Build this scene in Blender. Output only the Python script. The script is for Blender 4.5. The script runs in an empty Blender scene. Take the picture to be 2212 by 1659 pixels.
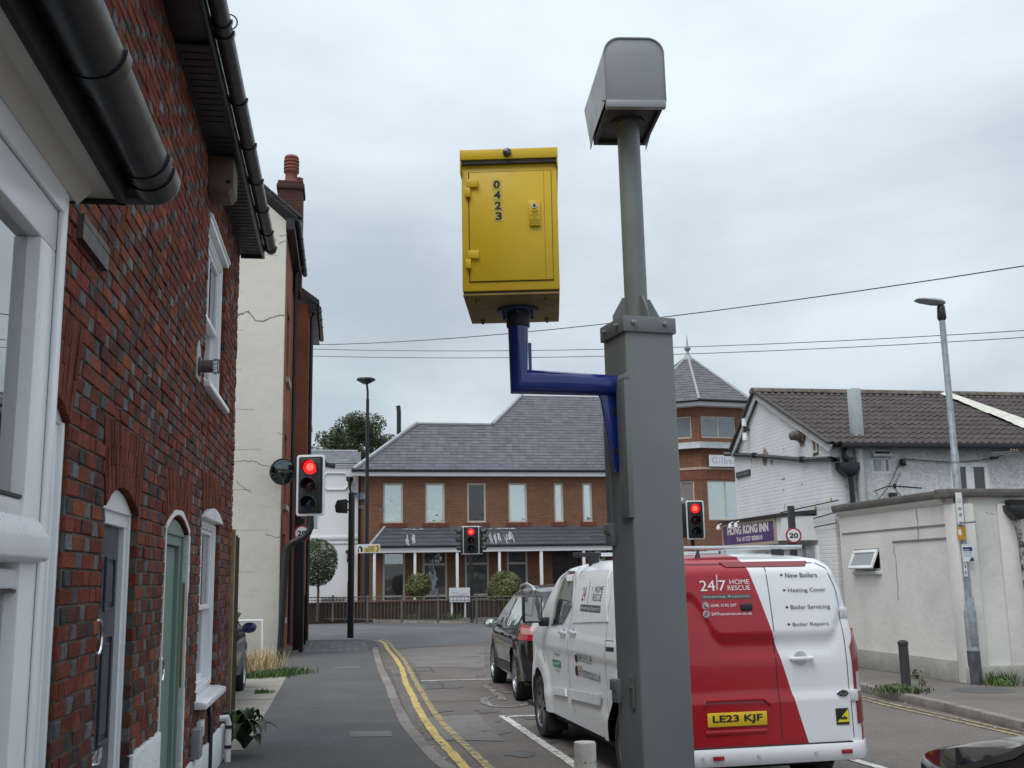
import bpy, bmesh, math, random
from mathutils import Vector, Matrix
from math import sin, cos, pi, radians as RD
rnd = random.Random(7)
SC = bpy.context.scene
COL = SC.collection

# ------------------------------------------------------------------ camera
EYE = 1.75; FPX = 2300.0; CX = 1106.0; CY = 829.5
PITCH = RD(10.35); ROLL = RD(1.03)
Fv = Vector((0, cos(PITCH), sin(PITCH)))
R0 = Vector((1, 0, 0)); U0 = Vector((0, -sin(PITCH), cos(PITCH)))
Rv = R0*cos(ROLL) - U0*sin(ROLL); Uv = R0*sin(ROLL) + U0*cos(ROLL)
CP = Vector((0, 0, EYE))
cam = bpy.data.cameras.new('camera'); camo = bpy.data.objects.new('camera', cam); COL.objects.link(camo)
m = Matrix((Rv, Uv, -Fv)).transposed().to_4x4(); m.translation = CP
camo.matrix_world = m
cam.sensor_width = 36.0; cam.lens = 36.0*FPX/2212.0
cam.clip_start = 0.05; cam.clip_end = 3000
SC.camera = camo

# ------------------------------------------------------------------ world, sun, exposure
SUN_EL, SUN_AZ = RD(58), RD(215)      # azimuth measured clockwise from +Y
w = bpy.data.worlds.new('World'); SC.world = w; w.use_nodes = True
nt = w.node_tree; nt.nodes.clear()
def wn(t, **k):
    n = nt.nodes.new(t)
    for a, b in k.items(): setattr(n, a, b)
    return n
def wl(a, b): nt.links.new(a, b)
out = wn('ShaderNodeOutputWorld'); bg = wn('ShaderNodeBackground'); wl(bg.outputs[0], out.inputs[0])
sky = wn('ShaderNodeTexSky', sky_type='NISHITA', sun_disc=False)
sky.sun_elevation = SUN_EL; sky.sun_rotation = SUN_AZ
tc = wn('ShaderNodeTexCoord'); sep = wn('ShaderNodeSeparateXYZ'); wl(tc.outputs['Generated'], sep.inputs[0])
zp = wn('ShaderNodeMath', operation='MAXIMUM'); wl(sep.outputs[2], zp.inputs[0]); zp.inputs[1].default_value = 0.0
za = wn('ShaderNodeMath', operation='ADD'); wl(zp.outputs[0], za.inputs[0]); za.inputs[1].default_value = 0.22
dv = wn('ShaderNodeVectorMath', operation='SCALE'); iv = wn('ShaderNodeMath', operation='DIVIDE'); iv.inputs[0].default_value = 1.0
wl(za.outputs[0], iv.inputs[1]); cmb = wn('ShaderNodeCombineXYZ'); wl(sep.outputs[0], cmb.inputs[0]); wl(sep.outputs[1], cmb.inputs[1])
wl(cmb.outputs[0], dv.inputs[0]); wl(iv.outputs[0], dv.inputs['Scale'])
n1 = wn('ShaderNodeTexNoise'); n1.inputs['Scale'].default_value = 0.85; n1.inputs['Detail'].default_value = 7; n1.inputs['Roughness'].default_value = 0.52
n1.inputs['Distortion'].default_value = 0.25
mp = wn('ShaderNodeMapping'); mp.inputs['Location'].default_value = (2.3, 5.1, 0); wl(dv.outputs[0], mp.inputs[0]); wl(mp.outputs[0], n1.inputs['Vector'])
n2 = wn('ShaderNodeTexNoise'); n2.inputs['Scale'].default_value = 0.33; n2.inputs['Detail'].default_value = 3
mp2 = wn('ShaderNodeMapping'); mp2.inputs['Location'].default_value = (7.7, 1.4, 0); wl(dv.outputs[0], mp2.inputs[0]); wl(mp2.outputs[0], n2.inputs['Vector'])
cr = wn('ShaderNodeValToRGB'); e = cr.color_ramp.elements
e[0].position = 0.37; e[0].color = (0.40, 0.455, 0.505, 1)
e[1].position = 0.62; e[1].color = (0.64, 0.705, 0.745, 1)
x = e.new(0.5); x.color = (0.53, 0.585, 0.63, 1)
wl(n1.outputs[0], cr.inputs[0])
cr2 = wn('ShaderNodeValToRGB'); e = cr2.color_ramp.elements
e[0].position = 0.38; e[0].color = (0.90, 0.91, 0.94, 1)
e[1].position = 0.62; e[1].color = (1.04, 1.07, 1.07, 1)
wl(n2.outputs[0], cr2.inputs[0])
mul = wn('ShaderNodeMix', data_type='RGBA', blend_type='MULTIPLY'); mul.inputs[0].default_value = 1
wl(cr.outputs[0], mul.inputs[6]); wl(cr2.outputs[0], mul.inputs[7])
# overcast luminance grows gently towards the zenith
zq = wn('ShaderNodeMath', operation='POWER'); zq.inputs[1].default_value = 1.8; wl(zp.outputs[0], zq.inputs[0]); zr = wn('ShaderNodeMapRange'); wl(zq.outputs[0], zr.inputs[0]); zr.inputs[1].default_value = 0.0; zr.inputs[2].default_value = 1.0
zr.inputs[3].default_value = 1.02; zr.inputs[4].default_value = 2.1
zm = wn('ShaderNodeVectorMath', operation='SCALE'); wl(mul.outputs[2], zm.inputs[0]); wl(zr.outputs[0], zm.inputs['Scale'])
sk = wn('ShaderNodeVectorMath', operation='SCALE'); wl(sky.outputs[0], sk.inputs[0]); sk.inputs['Scale'].default_value = 0.08
mx = wn('ShaderNodeMix', data_type='RGBA'); mx.inputs[0].default_value = 0.92
wl(sk.outputs[0], mx.inputs[6]); wl(zm.outputs[0], mx.inputs[7])
wl(mx.outputs[2], bg.inputs[0]); bg.inputs[1].default_value = 1.0
sl = bpy.data.lights.new('sun', 'SUN'); sl.energy = 1.5; sl.angle = RD(35); sl.color = (1, 0.97, 0.93)
so = bpy.data.objects.new('sun', sl); COL.objects.link(so)
sd = Vector((sin(SUN_AZ)*cos(SUN_EL), cos(SUN_AZ)*cos(SUN_EL), sin(SUN_EL)))
so.rotation_euler = sd.to_track_quat('Z', 'Y').to_euler()
SC.view_settings.view_transform = 'Standard'; SC.view_settings.look = 'None'
SC.view_settings.exposure = 0.26; SC.view_settings.gamma = 1.0; SC.view_settings.use_curve_mapping = False
SC.render.engine = 'CYCLES'
SC.cycles.max_bounces = 5; SC.cycles.diffuse_bounces = 3; SC.cycles.glossy_bounces = 3; SC.cycles.transmission_bounces = 3
SC.cycles.use_denoising = True

# ------------------------------------------------------------------ survey helpers (pixel ray -> point on a real surface)
def ray(x, y): return Fv + Rv*((x-CX)/FPX) + Uv*((CY-y)/FPX)
def gp(x, y, z=0.0):
    d = ray(x, y); return CP + d*((z-EYE)/d.z)
def dp(x, y, Y):
    d = ray(x, y); return CP + d*(Y/d.y)
class Frame:
    """a local frame: origin o, turned by yaw (deg) about z; u = local x, v = local y"""
    def __init__(s, o, yaw):
        s.o = Vector((o[0], o[1], 0)); s.yaw = RD(yaw)
        s.ex = Vector((cos(s.yaw), sin(s.yaw), 0)); s.ey = Vector((-sin(s.yaw), cos(s.yaw), 0))
    def W(s, u, v, z): return s.o + s.ex*u + s.ey*v + Vector((0, 0, z))
    def uz(s, x, y, v=0.0):
        d = ray(x, y); k = (v - (CP-s.o).dot(s.ey))/d.dot(s.ey); P = CP + d*k
        return ((P-s.o).dot(s.ex), P.z)
    def vz(s, x, y, u=0.0):
        d = ray(x, y); k = (u - (CP-s.o).dot(s.ex))/d.dot(s.ex); P = CP + d*k
        return ((P-s.o).dot(s.ey), P.z)
    def loc(s, P): q = P - s.o; return (q.dot(s.ex), q.dot(s.ey), P.z)

# ------------------------------------------------------------------ materials
MATS = {}
def M(name, col=(.5, .5, .5), rough=.6, metal=0.0, var=.12, vs=6.0, bump=0.0, bs=60.0, spec=.5, coat=0.0, emit=None, es=0.0,
      attr=False, rndv=0.0, stain=0.0, ss=.7, stain_col=None, fine=0.0, fs=150.):
    if name in MATS: return MATS[name]
    m = bpy.data.materials.new(name); m.use_nodes = True; t = m.node_tree; N = t.nodes; L = t.links.new
    b = N['Principled BSDF']
    b.inputs['Roughness'].default_value = rough; b.inputs['Metallic'].default_value = metal
    b.inputs['Specular IOR Level'].default_value = spec
    if coat: b.inputs['Coat Weight'].default_value = coat; b.inputs['Coat Roughness'].default_value = .04
    tcn = N.new('ShaderNodeTexCoord'); oi = N.new('ShaderNodeObjectInfo')
    ad = N.new('ShaderNodeVectorMath'); ad.operation = 'ADD'; L(tcn.outputs['Object'], ad.inputs[0])
    ms = N.new('ShaderNodeMath'); ms.operation = 'MULTIPLY'; ms.inputs[1].default_value = 37.0; L(oi.outputs['Random'], ms.inputs[0]); L(ms.outputs[0], ad.inputs[1])
    vec = ad.outputs[0]
    def noise(sc, det=5, ro=.55):
        n = N.new('ShaderNodeTexNoise'); n.inputs['Scale'].default_value = sc; n.inputs['Detail'].default_value = det
        n.inputs['Roughness'].default_value = ro; L(vec, n.inputs['Vector']); return n.outputs[0]
    def mixc(fac, a, bb, blend='MIX'):
        x = N.new('ShaderNodeMix'); x.data_type = 'RGBA'; x.blend_type = blend
        if hasattr(fac, 'links') or hasattr(fac, 'is_output'): L(fac, x.inputs[0])
        else: x.inputs[0].default_value = fac
        for i, q in ((6, a), (7, bb)):
            if isinstance(q, (tuple, list)): x.inputs[i].default_value = (*q[:3], 1)
            else: L(q, x.inputs[i])
        return x.outputs[2]
    def rng(o, a, bb, c, d):
        r = N.new('ShaderNodeMapRange'); L(o, r.inputs[0])
        for i, q in enumerate((a, bb, c, d)): r.inputs[i+1].default_value = q
        return r.outputs[0]
    def bright(c, f):
        x = N.new('ShaderNodeVectorMath'); x.operation = 'SCALE'
        if isinstance(c, (tuple, list)): x.inputs[0].default_value = c[:3]
        else: L(c, x.inputs[0])
        L(f, x.inputs['Scale']); return x.outputs[0]
    if attr:
        a = N.new('ShaderNodeAttribute'); a.attribute_name = 'Col'; c = a.outputs['Color']
    else: c = col
    if var: c = bright(c, rng(noise(vs), .3, .7, 1-var, 1+var))
    if fine: c = bright(c, rng(noise(fs, 2, .6), .3, .7, 1-fine, 1+fine))
    if rndv: c = bright(c, rng(oi.outputs['Random'], 0, 1, 1-rndv, 1+rndv))
    if stain:
        sc_ = stain_col or tuple(q*.45 for q in col)
        c = mixc(rng(noise(ss, 6, .65), .52, .72, 0, stain), c, sc_)
    if isinstance(c, (tuple, list)): b.inputs['Base Color'].default_value = (*c[:3], 1)
    else: L(c, b.inputs['Base Color'])
    if var and rough > .12: L(rng(noise(vs*2.3), .3, .7, max(0, rough-.08), min(1, rough+.08)), b.inputs['Roughness'])
    if bump:
        bn = N.new('ShaderNodeBump'); bn.inputs['Strength'].default_value = 1.0; bn.inputs['Distance'].default_value = bump
        L(noise(bs, 6, .6), bn.inputs['Height']); L(bn.outputs[0], b.inputs['Normal'])
    if emit: b.inputs['Emission Color'].default_value = (*emit, 1); b.inputs['Emission Strength'].default_value = es
    MATS[name] = m; return m

def brickmat(name, c1, c2, mortar, bw=.225, rh=.075, ms=.009, bump=.006, dirt=.15, rough=.85, smooth=.1):
    if name in MATS: return MATS[name]
    m = bpy.data.materials.new(name); m.use_nodes = True; t = m.node_tree; N = t.nodes; L = t.links.new
    b = N['Principled BSDF']; b.inputs['Roughness'].default_value = rough; b.inputs['Specular IOR Level'].default_value = .2
    tcn = N.new('ShaderNodeTexCoord'); s = N.new('ShaderNodeSeparateXYZ'); L(tcn.outputs['Object'], s.inputs[0])
    a = N.new('ShaderNodeMath'); a.operation = 'ADD'; L(s.outputs[0], a.inputs[0]); L(s.outputs[1], a.inputs[1])
    c = N.new('ShaderNodeCombineXYZ'); L(a.outputs[0], c.inputs[0]); L(s.outputs[2], c.inputs[1])
    br = N.new('ShaderNodeTexBrick'); L(c.outputs[0], br.inputs['Vector'])
    br.inputs['Color1'].default_value = (*c1, 1); br.inputs['Color2'].default_value = (*c2, 1); br.inputs['Mortar'].default_value = (*mortar, 1)
    br.inputs['Scale'].default_value = 1; br.inputs['Brick Width'].default_value = bw; br.inputs['Row Height'].default_value = rh
    br.inputs['Mortar Size'].default_value = ms; br.inputs['Mortar Smooth'].default_value = smooth
    no = N.new('ShaderNodeTexNoise'); no.inputs['Scale'].default_value = .9; no.inputs['Detail'].default_value = 7; no.inputs['Roughness'].default_value = .65
    L(tcn.outputs['Object'], no.inputs['Vector'])
    r = N.new('ShaderNodeMapRange'); L(no.outputs[0], r.inputs[0]); r.inputs[1].default_value = .3; r.inputs[2].default_value = .7
    r.inputs[3].default_value = 1-dirt; r.inputs[4].default_value = 1+dirt
    v = N.new('ShaderNodeVectorMath'); v.operation = 'SCALE'; L(br.outputs[0], v.inputs[0]); L(r.outputs[0], v.inputs['Scale']); L(v.outputs[0], b.inputs['Base Color'])
    inv = N.new('ShaderNodeMath'); inv.operation = 'SUBTRACT'; inv.inputs[0].default_value = 1; L(br.outputs['Fac'], inv.inputs[1])
    n3 = N.new('ShaderNodeTexNoise'); n3.inputs['Scale'].default_value = 40; L(tcn.outputs['Object'], n3.inputs['Vector'])
    ad = N.new('ShaderNodeMath'); ad.operation = 'MULTIPLY_ADD'; L(n3.outputs[0], ad.inputs[0]); ad.inputs[1].default_value = .5; L(inv.outputs[0], ad.inputs[2])
    bn = N.new('ShaderNodeBump'); bn.inputs['Distance'].default_value = bump; L(ad.outputs[0], bn.inputs['Height']); L(bn.outputs[0], b.inputs['Normal'])
    MATS[name] = m; return m

def glass(name, tint=(.03, .035, .04), refl=.35, rough=.03):
    """window glass: reflects the sky over a dim room or a blind behind it"""
    if name in MATS: return MATS[name]
    m = bpy.data.materials.new(name); m.use_nodes = True; t = m.node_tree; N = t.nodes; L = t.links.new
    b = N['Principled BSDF']; b.inputs['Base Color'].default_value = (*tint, 1); b.inputs['Roughness'].default_value = .25
    g = N.new('ShaderNodeBsdfGlossy'); g.inputs['Color'].default_value = (.9, .95, .95, 1); g.inputs['Roughness'].default_value = rough
    fr = N.new('ShaderNodeFresnel'); fr.inputs[0].default_value = 1.5
    ad = N.new('ShaderNodeMath'); ad.operation = 'ADD'; ad.use_clamp = True; L(fr.outputs[0], ad.inputs[0]); ad.inputs[1].default_value = refl-.04
    tcn = N.new('ShaderNodeTexCoord'); no = N.new('ShaderNodeTexNoise'); no.inputs['Scale'].default_value = 1.4; L(tcn.outputs['Object'], no.inputs['Vector'])
    bn = N.new('ShaderNodeBump'); bn.inputs['Distance'].default_value = .012; L(no.outputs[0], bn.inputs['Height']); L(bn.outputs[0], g.inputs['Normal'])
    x = N.new('ShaderNodeMixShader'); L(ad.outputs[0], x.inputs[0]); L(b.outputs[0], x.inputs[1]); L(g.outputs[0], x.inputs[2])
    L(x.outputs[0], N['Material Output'].inputs[0]); MATS[name] = m; return m
def clearglass(name='clear window glass', refl=.2):
    if name in MATS: return MATS[name]
    m = bpy.data.materials.new(name); m.use_nodes = True; t = m.node_tree; N = t.nodes; L = t.links.new
    tr = N.new('ShaderNodeBsdfTransparent'); g = N.new('ShaderNodeBsdfGlossy'); g.inputs['Roughness'].default_value = .01
    fr = N.new('ShaderNodeFresnel'); ad = N.new('ShaderNodeMath'); ad.operation = 'ADD'; ad.use_clamp = True
    L(fr.outputs[0], ad.inputs[0]); ad.inputs[1].default_value = refl
    x = N.new('ShaderNodeMixShader'); L(ad.outputs[0], x.inputs[0]); L(tr.outputs[0], x.inputs[1]); L(g.outputs[0], x.inputs[2])
    L(x.outputs[0], N['Material Output'].inputs[0]); MATS[name] = m; return m

# ------------------------------------------------------------------ mesh helpers
class MB:
    def __init__(s): s.v = []; s.f = []; s.mi = []; s.c = []
    def add(s, vs, fs, mi=0, col=None):
        o = len(s.v); s.v += [tuple(q) for q in vs]
        for f in fs: s.f.append([i+o for i in f]); s.mi.append(mi); s.c.append(col)
        return s
    def box(s, x0, x1, y0, y1, z0, z1, mi=0, M4=None, col=None, skip=''):
        v = [Vector(q) for q in ((x0, y0, z0), (x1, y0, z0), (x1, y1, z0), (x0, y1, z0), (x0, y0, z1), (x1, y0, z1), (x1, y1, z1), (x0, y1, z1))]
        if M4: v = [M4 @ q for q in v]
        F = {'b': (0, 3, 2, 1), 't': (4, 5, 6, 7), 'f': (0, 1, 5, 4), 'r': (1, 2, 6, 5), 'k': (2, 3, 7, 6), 'l': (3, 0, 4, 7)}
        return s.add(v, [F[k] for k in F if k not in skip], mi, col)
    def cbox(s, c, d, mi=0, M4=None, col=None):
        return s.box(c[0]-d[0]/2, c[0]+d[0]/2, c[1]-d[1]/2, c[1]+d[1]/2, c[2]-d[2]/2, c[2]+d[2]/2, mi, M4, col)
    def tube(s, pts, r, n=8, mi=0, caps=True, closed=False):
        pts = [Vector(p) for p in pts]; R = r if isinstance(r, (list, tuple)) else [r]*len(pts)
        rings = []; up = None
        for i, p in enumerate(pts):
            a = pts[i-1] if i else (pts[-1] if closed else p); b = pts[(i+1) % len(pts)] if (i < len(pts)-1 or closed) else p
            t = (b-a)
            if t.length < 1e-9: t = Vector((0, 0, 1))
            t.normalize()
            if up is None:
                up = Vector((0, 0, 1)) if abs(t.z) < .9 else Vector((1, 0, 0))
            x = up - t*up.dot(t); x.normalize(); y = t.cross(x); up = x
            # mitre
            k = 1.0
            if 0 < i < len(pts)-1:
                d1 = (p-pts[i-1]).normalized(); d2 = (pts[i+1]-p).normalized(); c_ = max(.35, math.sqrt(max(0, (1+d1.dot(d2))/2))); k = 1/c_
                ax = d1.cross(d2)
            ring = []
            for j in range(n):
                an = 2*pi*j/n; q = x*cos(an)+y*sin(an)
                if k > 1.001 and ax.length > 1e-6:
                    side = t.cross(ax.normalized()); q = q + side*(q.dot(side)*(k-1))
                ring.append(p+q*R[i])
            rings.append(ring)
        o = []
        for rg in rings: o += rg
        m_ = len(pts); F = []
        for i in range(m_ if closed else m_-1):
            for j in range(n):
                a = i*n+j; b = i*n+(j+1) % n; c = ((i+1) % m_)*n+(j+1) % n; d = ((i+1) % m_)*n+j
                F.append((a, b, c, d))
        if caps and not closed: F.append(tuple(range(n-1, -1, -1))); F.append(tuple((m_-1)*n+j for j in range(n)))
        return s.add(o, F, mi)
    def lathe(s, prof, c=(0, 0, 0), n=16, axis='z', mi=0, M4=None, caps=True):
        o = []; F = []
        for (r, h) in prof:
            for j in range(n):
                a = 2*pi*j/n
                q = (r*cos(a), r*sin(a), h) if axis == 'z' else ((h, r*cos(a), r*sin(a)) if axis == 'x' else (r*sin(a), h, r*cos(a)))
                v = Vector(q)+Vector(c); o.append(M4 @ v if M4 else v)
        for i in range(len(prof)-1):
            for j in range(n):
                F.append((i*n+j, i*n+(j+1) % n, (i+1)*n+(j+1) % n, (i+1)*n+j))
        if caps and prof[0][0] > 1e-6: F.append(tuple(range(n-1, -1, -1)))
        if caps and prof[-1][0] > 1e-6: F.append(tuple((len(prof)-1)*n+j for j in range(n)))
        return s.add(o, F, mi)
    def prism(s, poly, a, b, axis='y', mi=0, M4=None):
        """poly: 2D points; extruded from a to b along axis. axis y: (x,z); x: (y,z); z: (x,y)"""
        def P(p, h):
            q = (p[0], h, p[1]) if axis == 'y' else ((h, p[0], p[1]) if axis == 'x' else (p[0], p[1], h))
            q = Vector(q); return M4 @ q if M4 else q
        n = len(poly); v = [P(p, a) for p in poly]+[P(p, b) for p in poly]
        F = [tuple(range(n)), tuple(range(2*n-1, n-1, -1))]+[(i, i+n, (i+1) % n+n, (i+1) % n) for i in range(n)]
        return s.add(v, F, mi)
    def build(s, name, mat, parent=None, smooth=False, bevel=0.0, seg=2, ang=35, normals=True):
        me = bpy.data.meshes.new(name); me.from_pydata(s.v, [], s.f)
        mats = mat if isinstance(mat, (list, tuple)) else [mat]
        for q in mats: me.materials.append(q)
        if len(mats) > 1: me.polygons.foreach_set('material_index', s.mi)
        if any(c is not None for c in s.c):
            at = me.color_attributes.new('Col', 'FLOAT_COLOR', 'CORNER'); dat = []
            for p, c in zip(s.f, s.c):
                c = c or (.5, .5, .5)
                for _ in p: dat += [c[0], c[1], c[2], 1.0]
            at.data.foreach_set('color', dat)
        if normals or bevel:
            bm = bmesh.new(); bm.from_mesh(me)
            if normals: bmesh.ops.recalc_face_normals(bm, faces=bm.faces)
            if bevel:
                es = [e_ for e_ in bm.edges if len(e_.link_faces) == 2 and e_.calc_face_angle(0) > RD(ang)]
                bmesh.ops.bevel(bm, geom=es, offset=bevel, segments=seg, affect='EDGES', profile=.5, clamp_overlap=True)
            bm.to_mesh(me); bm.free()
        if smooth or bevel:
            me.polygons.foreach_set('use_smooth', [True]*len(me.polygons)); me.set_sharp_from_angle(angle=RD(ang))
        me.update()
        o = bpy.data.objects.new(name, me); COL.objects.link(o)
        if parent: o.parent = parent
        return o

def tag(o, label=None, cat=None, group=None, kind=None):
    if label: o['label'] = label
    if cat: o['category'] = cat
    if group: o['group'] = group
    if kind: o['kind'] = kind
    return o
def thing(name, label, cat, loc=(0, 0, 0), rotz=0.0, group=None):
    o = bpy.data.objects.new(name, None); COL.objects.link(o); o.location = loc; o.rotation_euler = (0, 0, rotz); o.empty_display_size = .2
    return tag(o, label, cat, group)
def framed(name, label, cat, fr, group=None): return thing(name, label, cat, fr.o, fr.yaw, group)
def put(o, fr):   # place a top-level mesh whose vertices are in frame coordinates
    o.location = fr.o; o.rotation_euler = (0, 0, fr.yaw); return o
def struct(o): o['kind'] = 'structure'; return o
def copytree(o, parent=None):
    c = o.copy(); COL.objects.link(c)
    if parent: c.parent = parent
    for ch in list(o.children): copytree(ch, c)
    return c

def text2d(body, w=None, h=None, bold=0.0, size=1.0, shear=0.0, spacing=1.0, align='L'):
    cu = bpy.data.curves.new('lettering', 'FONT'); cu.body = body; cu.size = size; cu.offset = bold; cu.shear = shear; cu.space_character = spacing
    cu.resolution_u = 3; cu.align_x = 'LEFT'
    o = bpy.data.objects.new('lettering', cu); COL.objects.link(o)
    dg = bpy.context.evaluated_depsgraph_get(); dg.update()
    me = bpy.data.meshes.new_from_object(o.evaluated_get(dg))
    vs = [(v.co.x, v.co.y) for v in me.vertices]; fs = [tuple(p.vertices) for p in me.polygons]
    bpy.data.objects.remove(o); bpy.data.curves.remove(cu); bpy.data.meshes.remove(me)
    if not vs: return [], []
    x0 = min(v[0] for v in vs); x1 = max(v[0] for v in vs); y0 = min(v[1] for v in vs); y1 = max(v[1] for v in vs)
    sx = w/(x1-x0) if w else (h/(y1-y0) if h else 1); sy = h/(y1-y0) if h else sx
    return [((v[0]-x0)*sx, (v[1]-y0)*sy) for v in vs], fs
def flat_text(mb, body, fn, x, z, w, h, mi=0, **k):
    """letters as a thin sheet; fn(a,b) gives the 3D point"""
    vs, fs = text2d(body, w, h, **k)
    mb.add([fn(x+a, z+b) for a, b in vs], fs, mi); return mb
def letters(body, fn, x, z, w, h, mat, parent, name='lettering', **k):
    mb = MB(); flat_text(mb, body, fn, x, z, w, h, **k); return mb.build(name, mat, parent, normals=False)
def poly_patch(poly, fn, mat, name, parent=None, step=.08, thick=.006, off=0.0, smooth=True, holes=()):
    """2D polygon laid onto a surface fn(a,b)->Vector, with a little thickness"""
    bm = bmesh.new(); vs = [bm.verts.new((p[0], p[1], 0)) for p in poly]; bm.faces.new(vs)
    x0 = min(p[0] for p in poly); x1 = max(p[0] for p in poly); y0 = min(p[1] for p in poly); y1 = max(p[1] for p in poly)
    for ax, a, b in ((0, x0, x1), (1, y0, y1)):
        n = int((b-a)/step)
        for i in range(1, n+1):
            c = a+(b-a)*i/(n+1); co = (c, 0, 0) if ax == 0 else (0, c, 0); no = (1, 0, 0) if ax == 0 else (0, 1, 0)
            bmesh.ops.bisect_plane(bm, geom=bm.verts[:]+bm.edges[:]+bm.faces[:], plane_co=co, plane_no=no, dist=1e-6)
    bmesh.ops.triangulate(bm, faces=[f for f in bm.faces if len(f.verts) > 4])
    def NP(a, b, o_):
        P = fn(a, b); e_ = .004; dx = fn(a+e_, b)-fn(a-e_, b); dz = fn(a, b+e_)-fn(a, b-e_); n_ = dx.cross(dz)
        if n_.length < 1e-12: n_ = Vector((0, -1, 0))
        return P+n_.normalized()*o_
    cache = [(v, NP(v.co.x, v.co.y, off), NP(v.co.x, v.co.y, off-thick)) for v in bm.verts]
    if thick:
        faces = bm.faces[:]; ret = bmesh.ops.duplicate(bm, geom=faces[:]); mp_ = {}
        for k_, v_ in ret['vert_map'].items():
            if isinstance(k_, bmesh.types.BMVert): mp_[k_] = v_
        bnd = [e_ for e_ in bm.edges if len(e_.link_faces) == 1 and e_.verts[0] in mp_ and e_.verts[1] in mp_]
        pairs = [(e_.verts[0], e_.verts[1]) for e_ in bnd]
        for v, a, b in cache:
            if v in mp_: mp_[v].co = b
            v.co = a
        for a, b in pairs:
            if mp_.get(a) is not None and mp_[a] is not a:
                try: bm.faces.new((a, b, mp_[b], mp_[a]))
                except Exception: pass
        bmesh.ops.recalc_face_normals(bm, faces=bm.faces)
    else:
        for v, a, b in cache: v.co = a
    me = bpy.data.meshes.new(name); bm.to_mesh(me); bm.free()
    for q in (mat if isinstance(mat, (list, tuple)) else [mat]): me.materials.append(q)
    if smooth:
        me.polygons.foreach_set('use_smooth', [True]*len(me.polygons)); me.set_sharp_from_angle(angle=RD(40))
    o = bpy.data.objects.new(name, me); COL.objects.link(o)
    if parent: o.parent = parent
    return o

def wall_cells(mb, x0, x1, z0, z1, y0, y1, holes, mi=0, axis='x'):
    """a wall slab between y0 and y1 with rectangular openings (xa,xb,za,zb)"""
    xs = sorted({x0, x1, *[h[0] for h in holes], *[h[1] for h in holes]}); zs = sorted({z0, z1, *[h[2] for h in holes], *[h[3] for h in holes]})
    xs = [q for q in xs if x0 <= q <= x1]; zs = [q for q in zs if z0 <= q <= z1]
    def inh(a, b): return any(h[0] < a < h[1] and h[2] < b < h[3] for h in holes)
    def P(x_, y_, z_): return (x_, y_, z_) if axis == 'x' else (y_, x_, z_)
    for i in range(len(xs)-1):
        for j in range(len(zs)-1):
            if inh((xs[i]+xs[i+1])/2, (zs[j]+zs[j+1])/2): continue
            a, b, c, d = xs[i], xs[i+1], zs[j], zs[j+1]
            mb.add([P(a, y0, c), P(b, y0, c), P(b, y0, d), P(a, y0, d)], [(0, 1, 2, 3)], mi)
            mb.add([P(a, y1, c), P(b, y1, c), P(b, y1, d), P(a, y1, d)], [(3, 2, 1, 0)], mi)
    for h in holes:
        a, b, c, d = h
        mb.add([P(a, y0, c), P(b, y0, c), P(b, y1, c), P(a, y1, c), P(a, y0, d), P(b, y0, d), P(b, y1, d), P(a, y1, d)],
               [(0, 1, 2, 3), (4, 7, 6, 5), (0, 3, 7, 4), (1, 5, 6, 2)], mi)
    a, b, c, d = x0, x1, z0, z1
    mb.add([P(a, y0, c), P(b, y0, c), P(b, y1, c), P(a, y1, c), P(a, y0, d), P(b, y0, d), P(b, y1, d), P(a, y1, d)],
           [(0, 1, 2, 3), (4, 7, 6, 5), (0, 3, 7, 4), (1, 5, 6, 2)], mi)
    return mb
def frame_rect(mb, xa, xb, za, zb, y0, y1, t, mi=0, axis='x'):
    def B(a, b, c, d):
        if axis == 'x': mb.box(a, b, y0, y1, c, d, mi)
        else: mb.box(y0, y1, a, b, c, d, mi)
    B(xa, xb, za, za+t); B(xa, xb, zb-t, zb); B(xa, xa+t, za+t, zb-t); B(xb-t, xb, za+t, zb-t); return mb

# common materials
asphalt = M('road asphalt', (.155, .132, .122), .9, spec=.25, var=.13, vs=.8, bump=.006, bs=110, fine=.42, fs=75, stain=.35, ss=.35, stain_col=(.085, .082, .08))
asphalt_dark = M('older grey asphalt', (.125, .122, .13), .9, var=.16, vs=.7, bump=.006, bs=100, fine=.38, fs=70, stain=.3, ss=.5, stain_col=(.09, .09, .095))
footway = M('footway asphalt', (.105, .104, .104), .92, spec=.25, var=.1, vs=1.3, bump=.005, bs=150, fine=.35, fs=110, stain=.25, ss=.6, stain_col=(.07, .07, .07))
footway_b = M('brown footway asphalt', (.16, .142, .124), .92, spec=.25, var=.13, vs=1.1, bump=.005, bs=150, fine=.35, fs=90, stain=.4, ss=.8, stain_col=(.09, .085, .08))
kerbm = M('kerb concrete', (.2, .175, .16), .9, var=.2, vs=5, bump=.006, bs=60, fine=.25, fs=90, rndv=.14)
kerbp = M('pale kerb concrete', (.27, .245, .21), .9, var=.15, vs=5, bump=.004, bs=60, fine=.2, fs=90, rndv=.16)
white = M('white gloss paint', (.78, .79, .8), .35, var=.04, vs=3, stain=.12, ss=2.5, stain_col=(.55, .54, .5))
upvc = M('white upvc', (.8, .81, .83), .3, var=.035, vs=1.2)
blackp = M('black painted metal', (.015, .016, .018), .38, var=.2, vs=4, bump=.0006, bs=30)
blackpl = M('black gutter plastic', (.011, .012, .016), .34, var=.15, vs=5, stain=.15, ss=2, stain_col=(.03, .033, .035))
soffm = M('dark brown soffit board', (.02, .019, .022), .45, var=.15, vs=5)
dark = M('dark interior', (.012, .012, .013), .9, var=0)
rubber = M('tyre rubber', (.018, .018, .019), .85, var=.2, vs=8, bump=.002, bs=40)
alloy = M('wheel alloy', (.45, .46, .48), .3, .85, var=.05)
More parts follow.
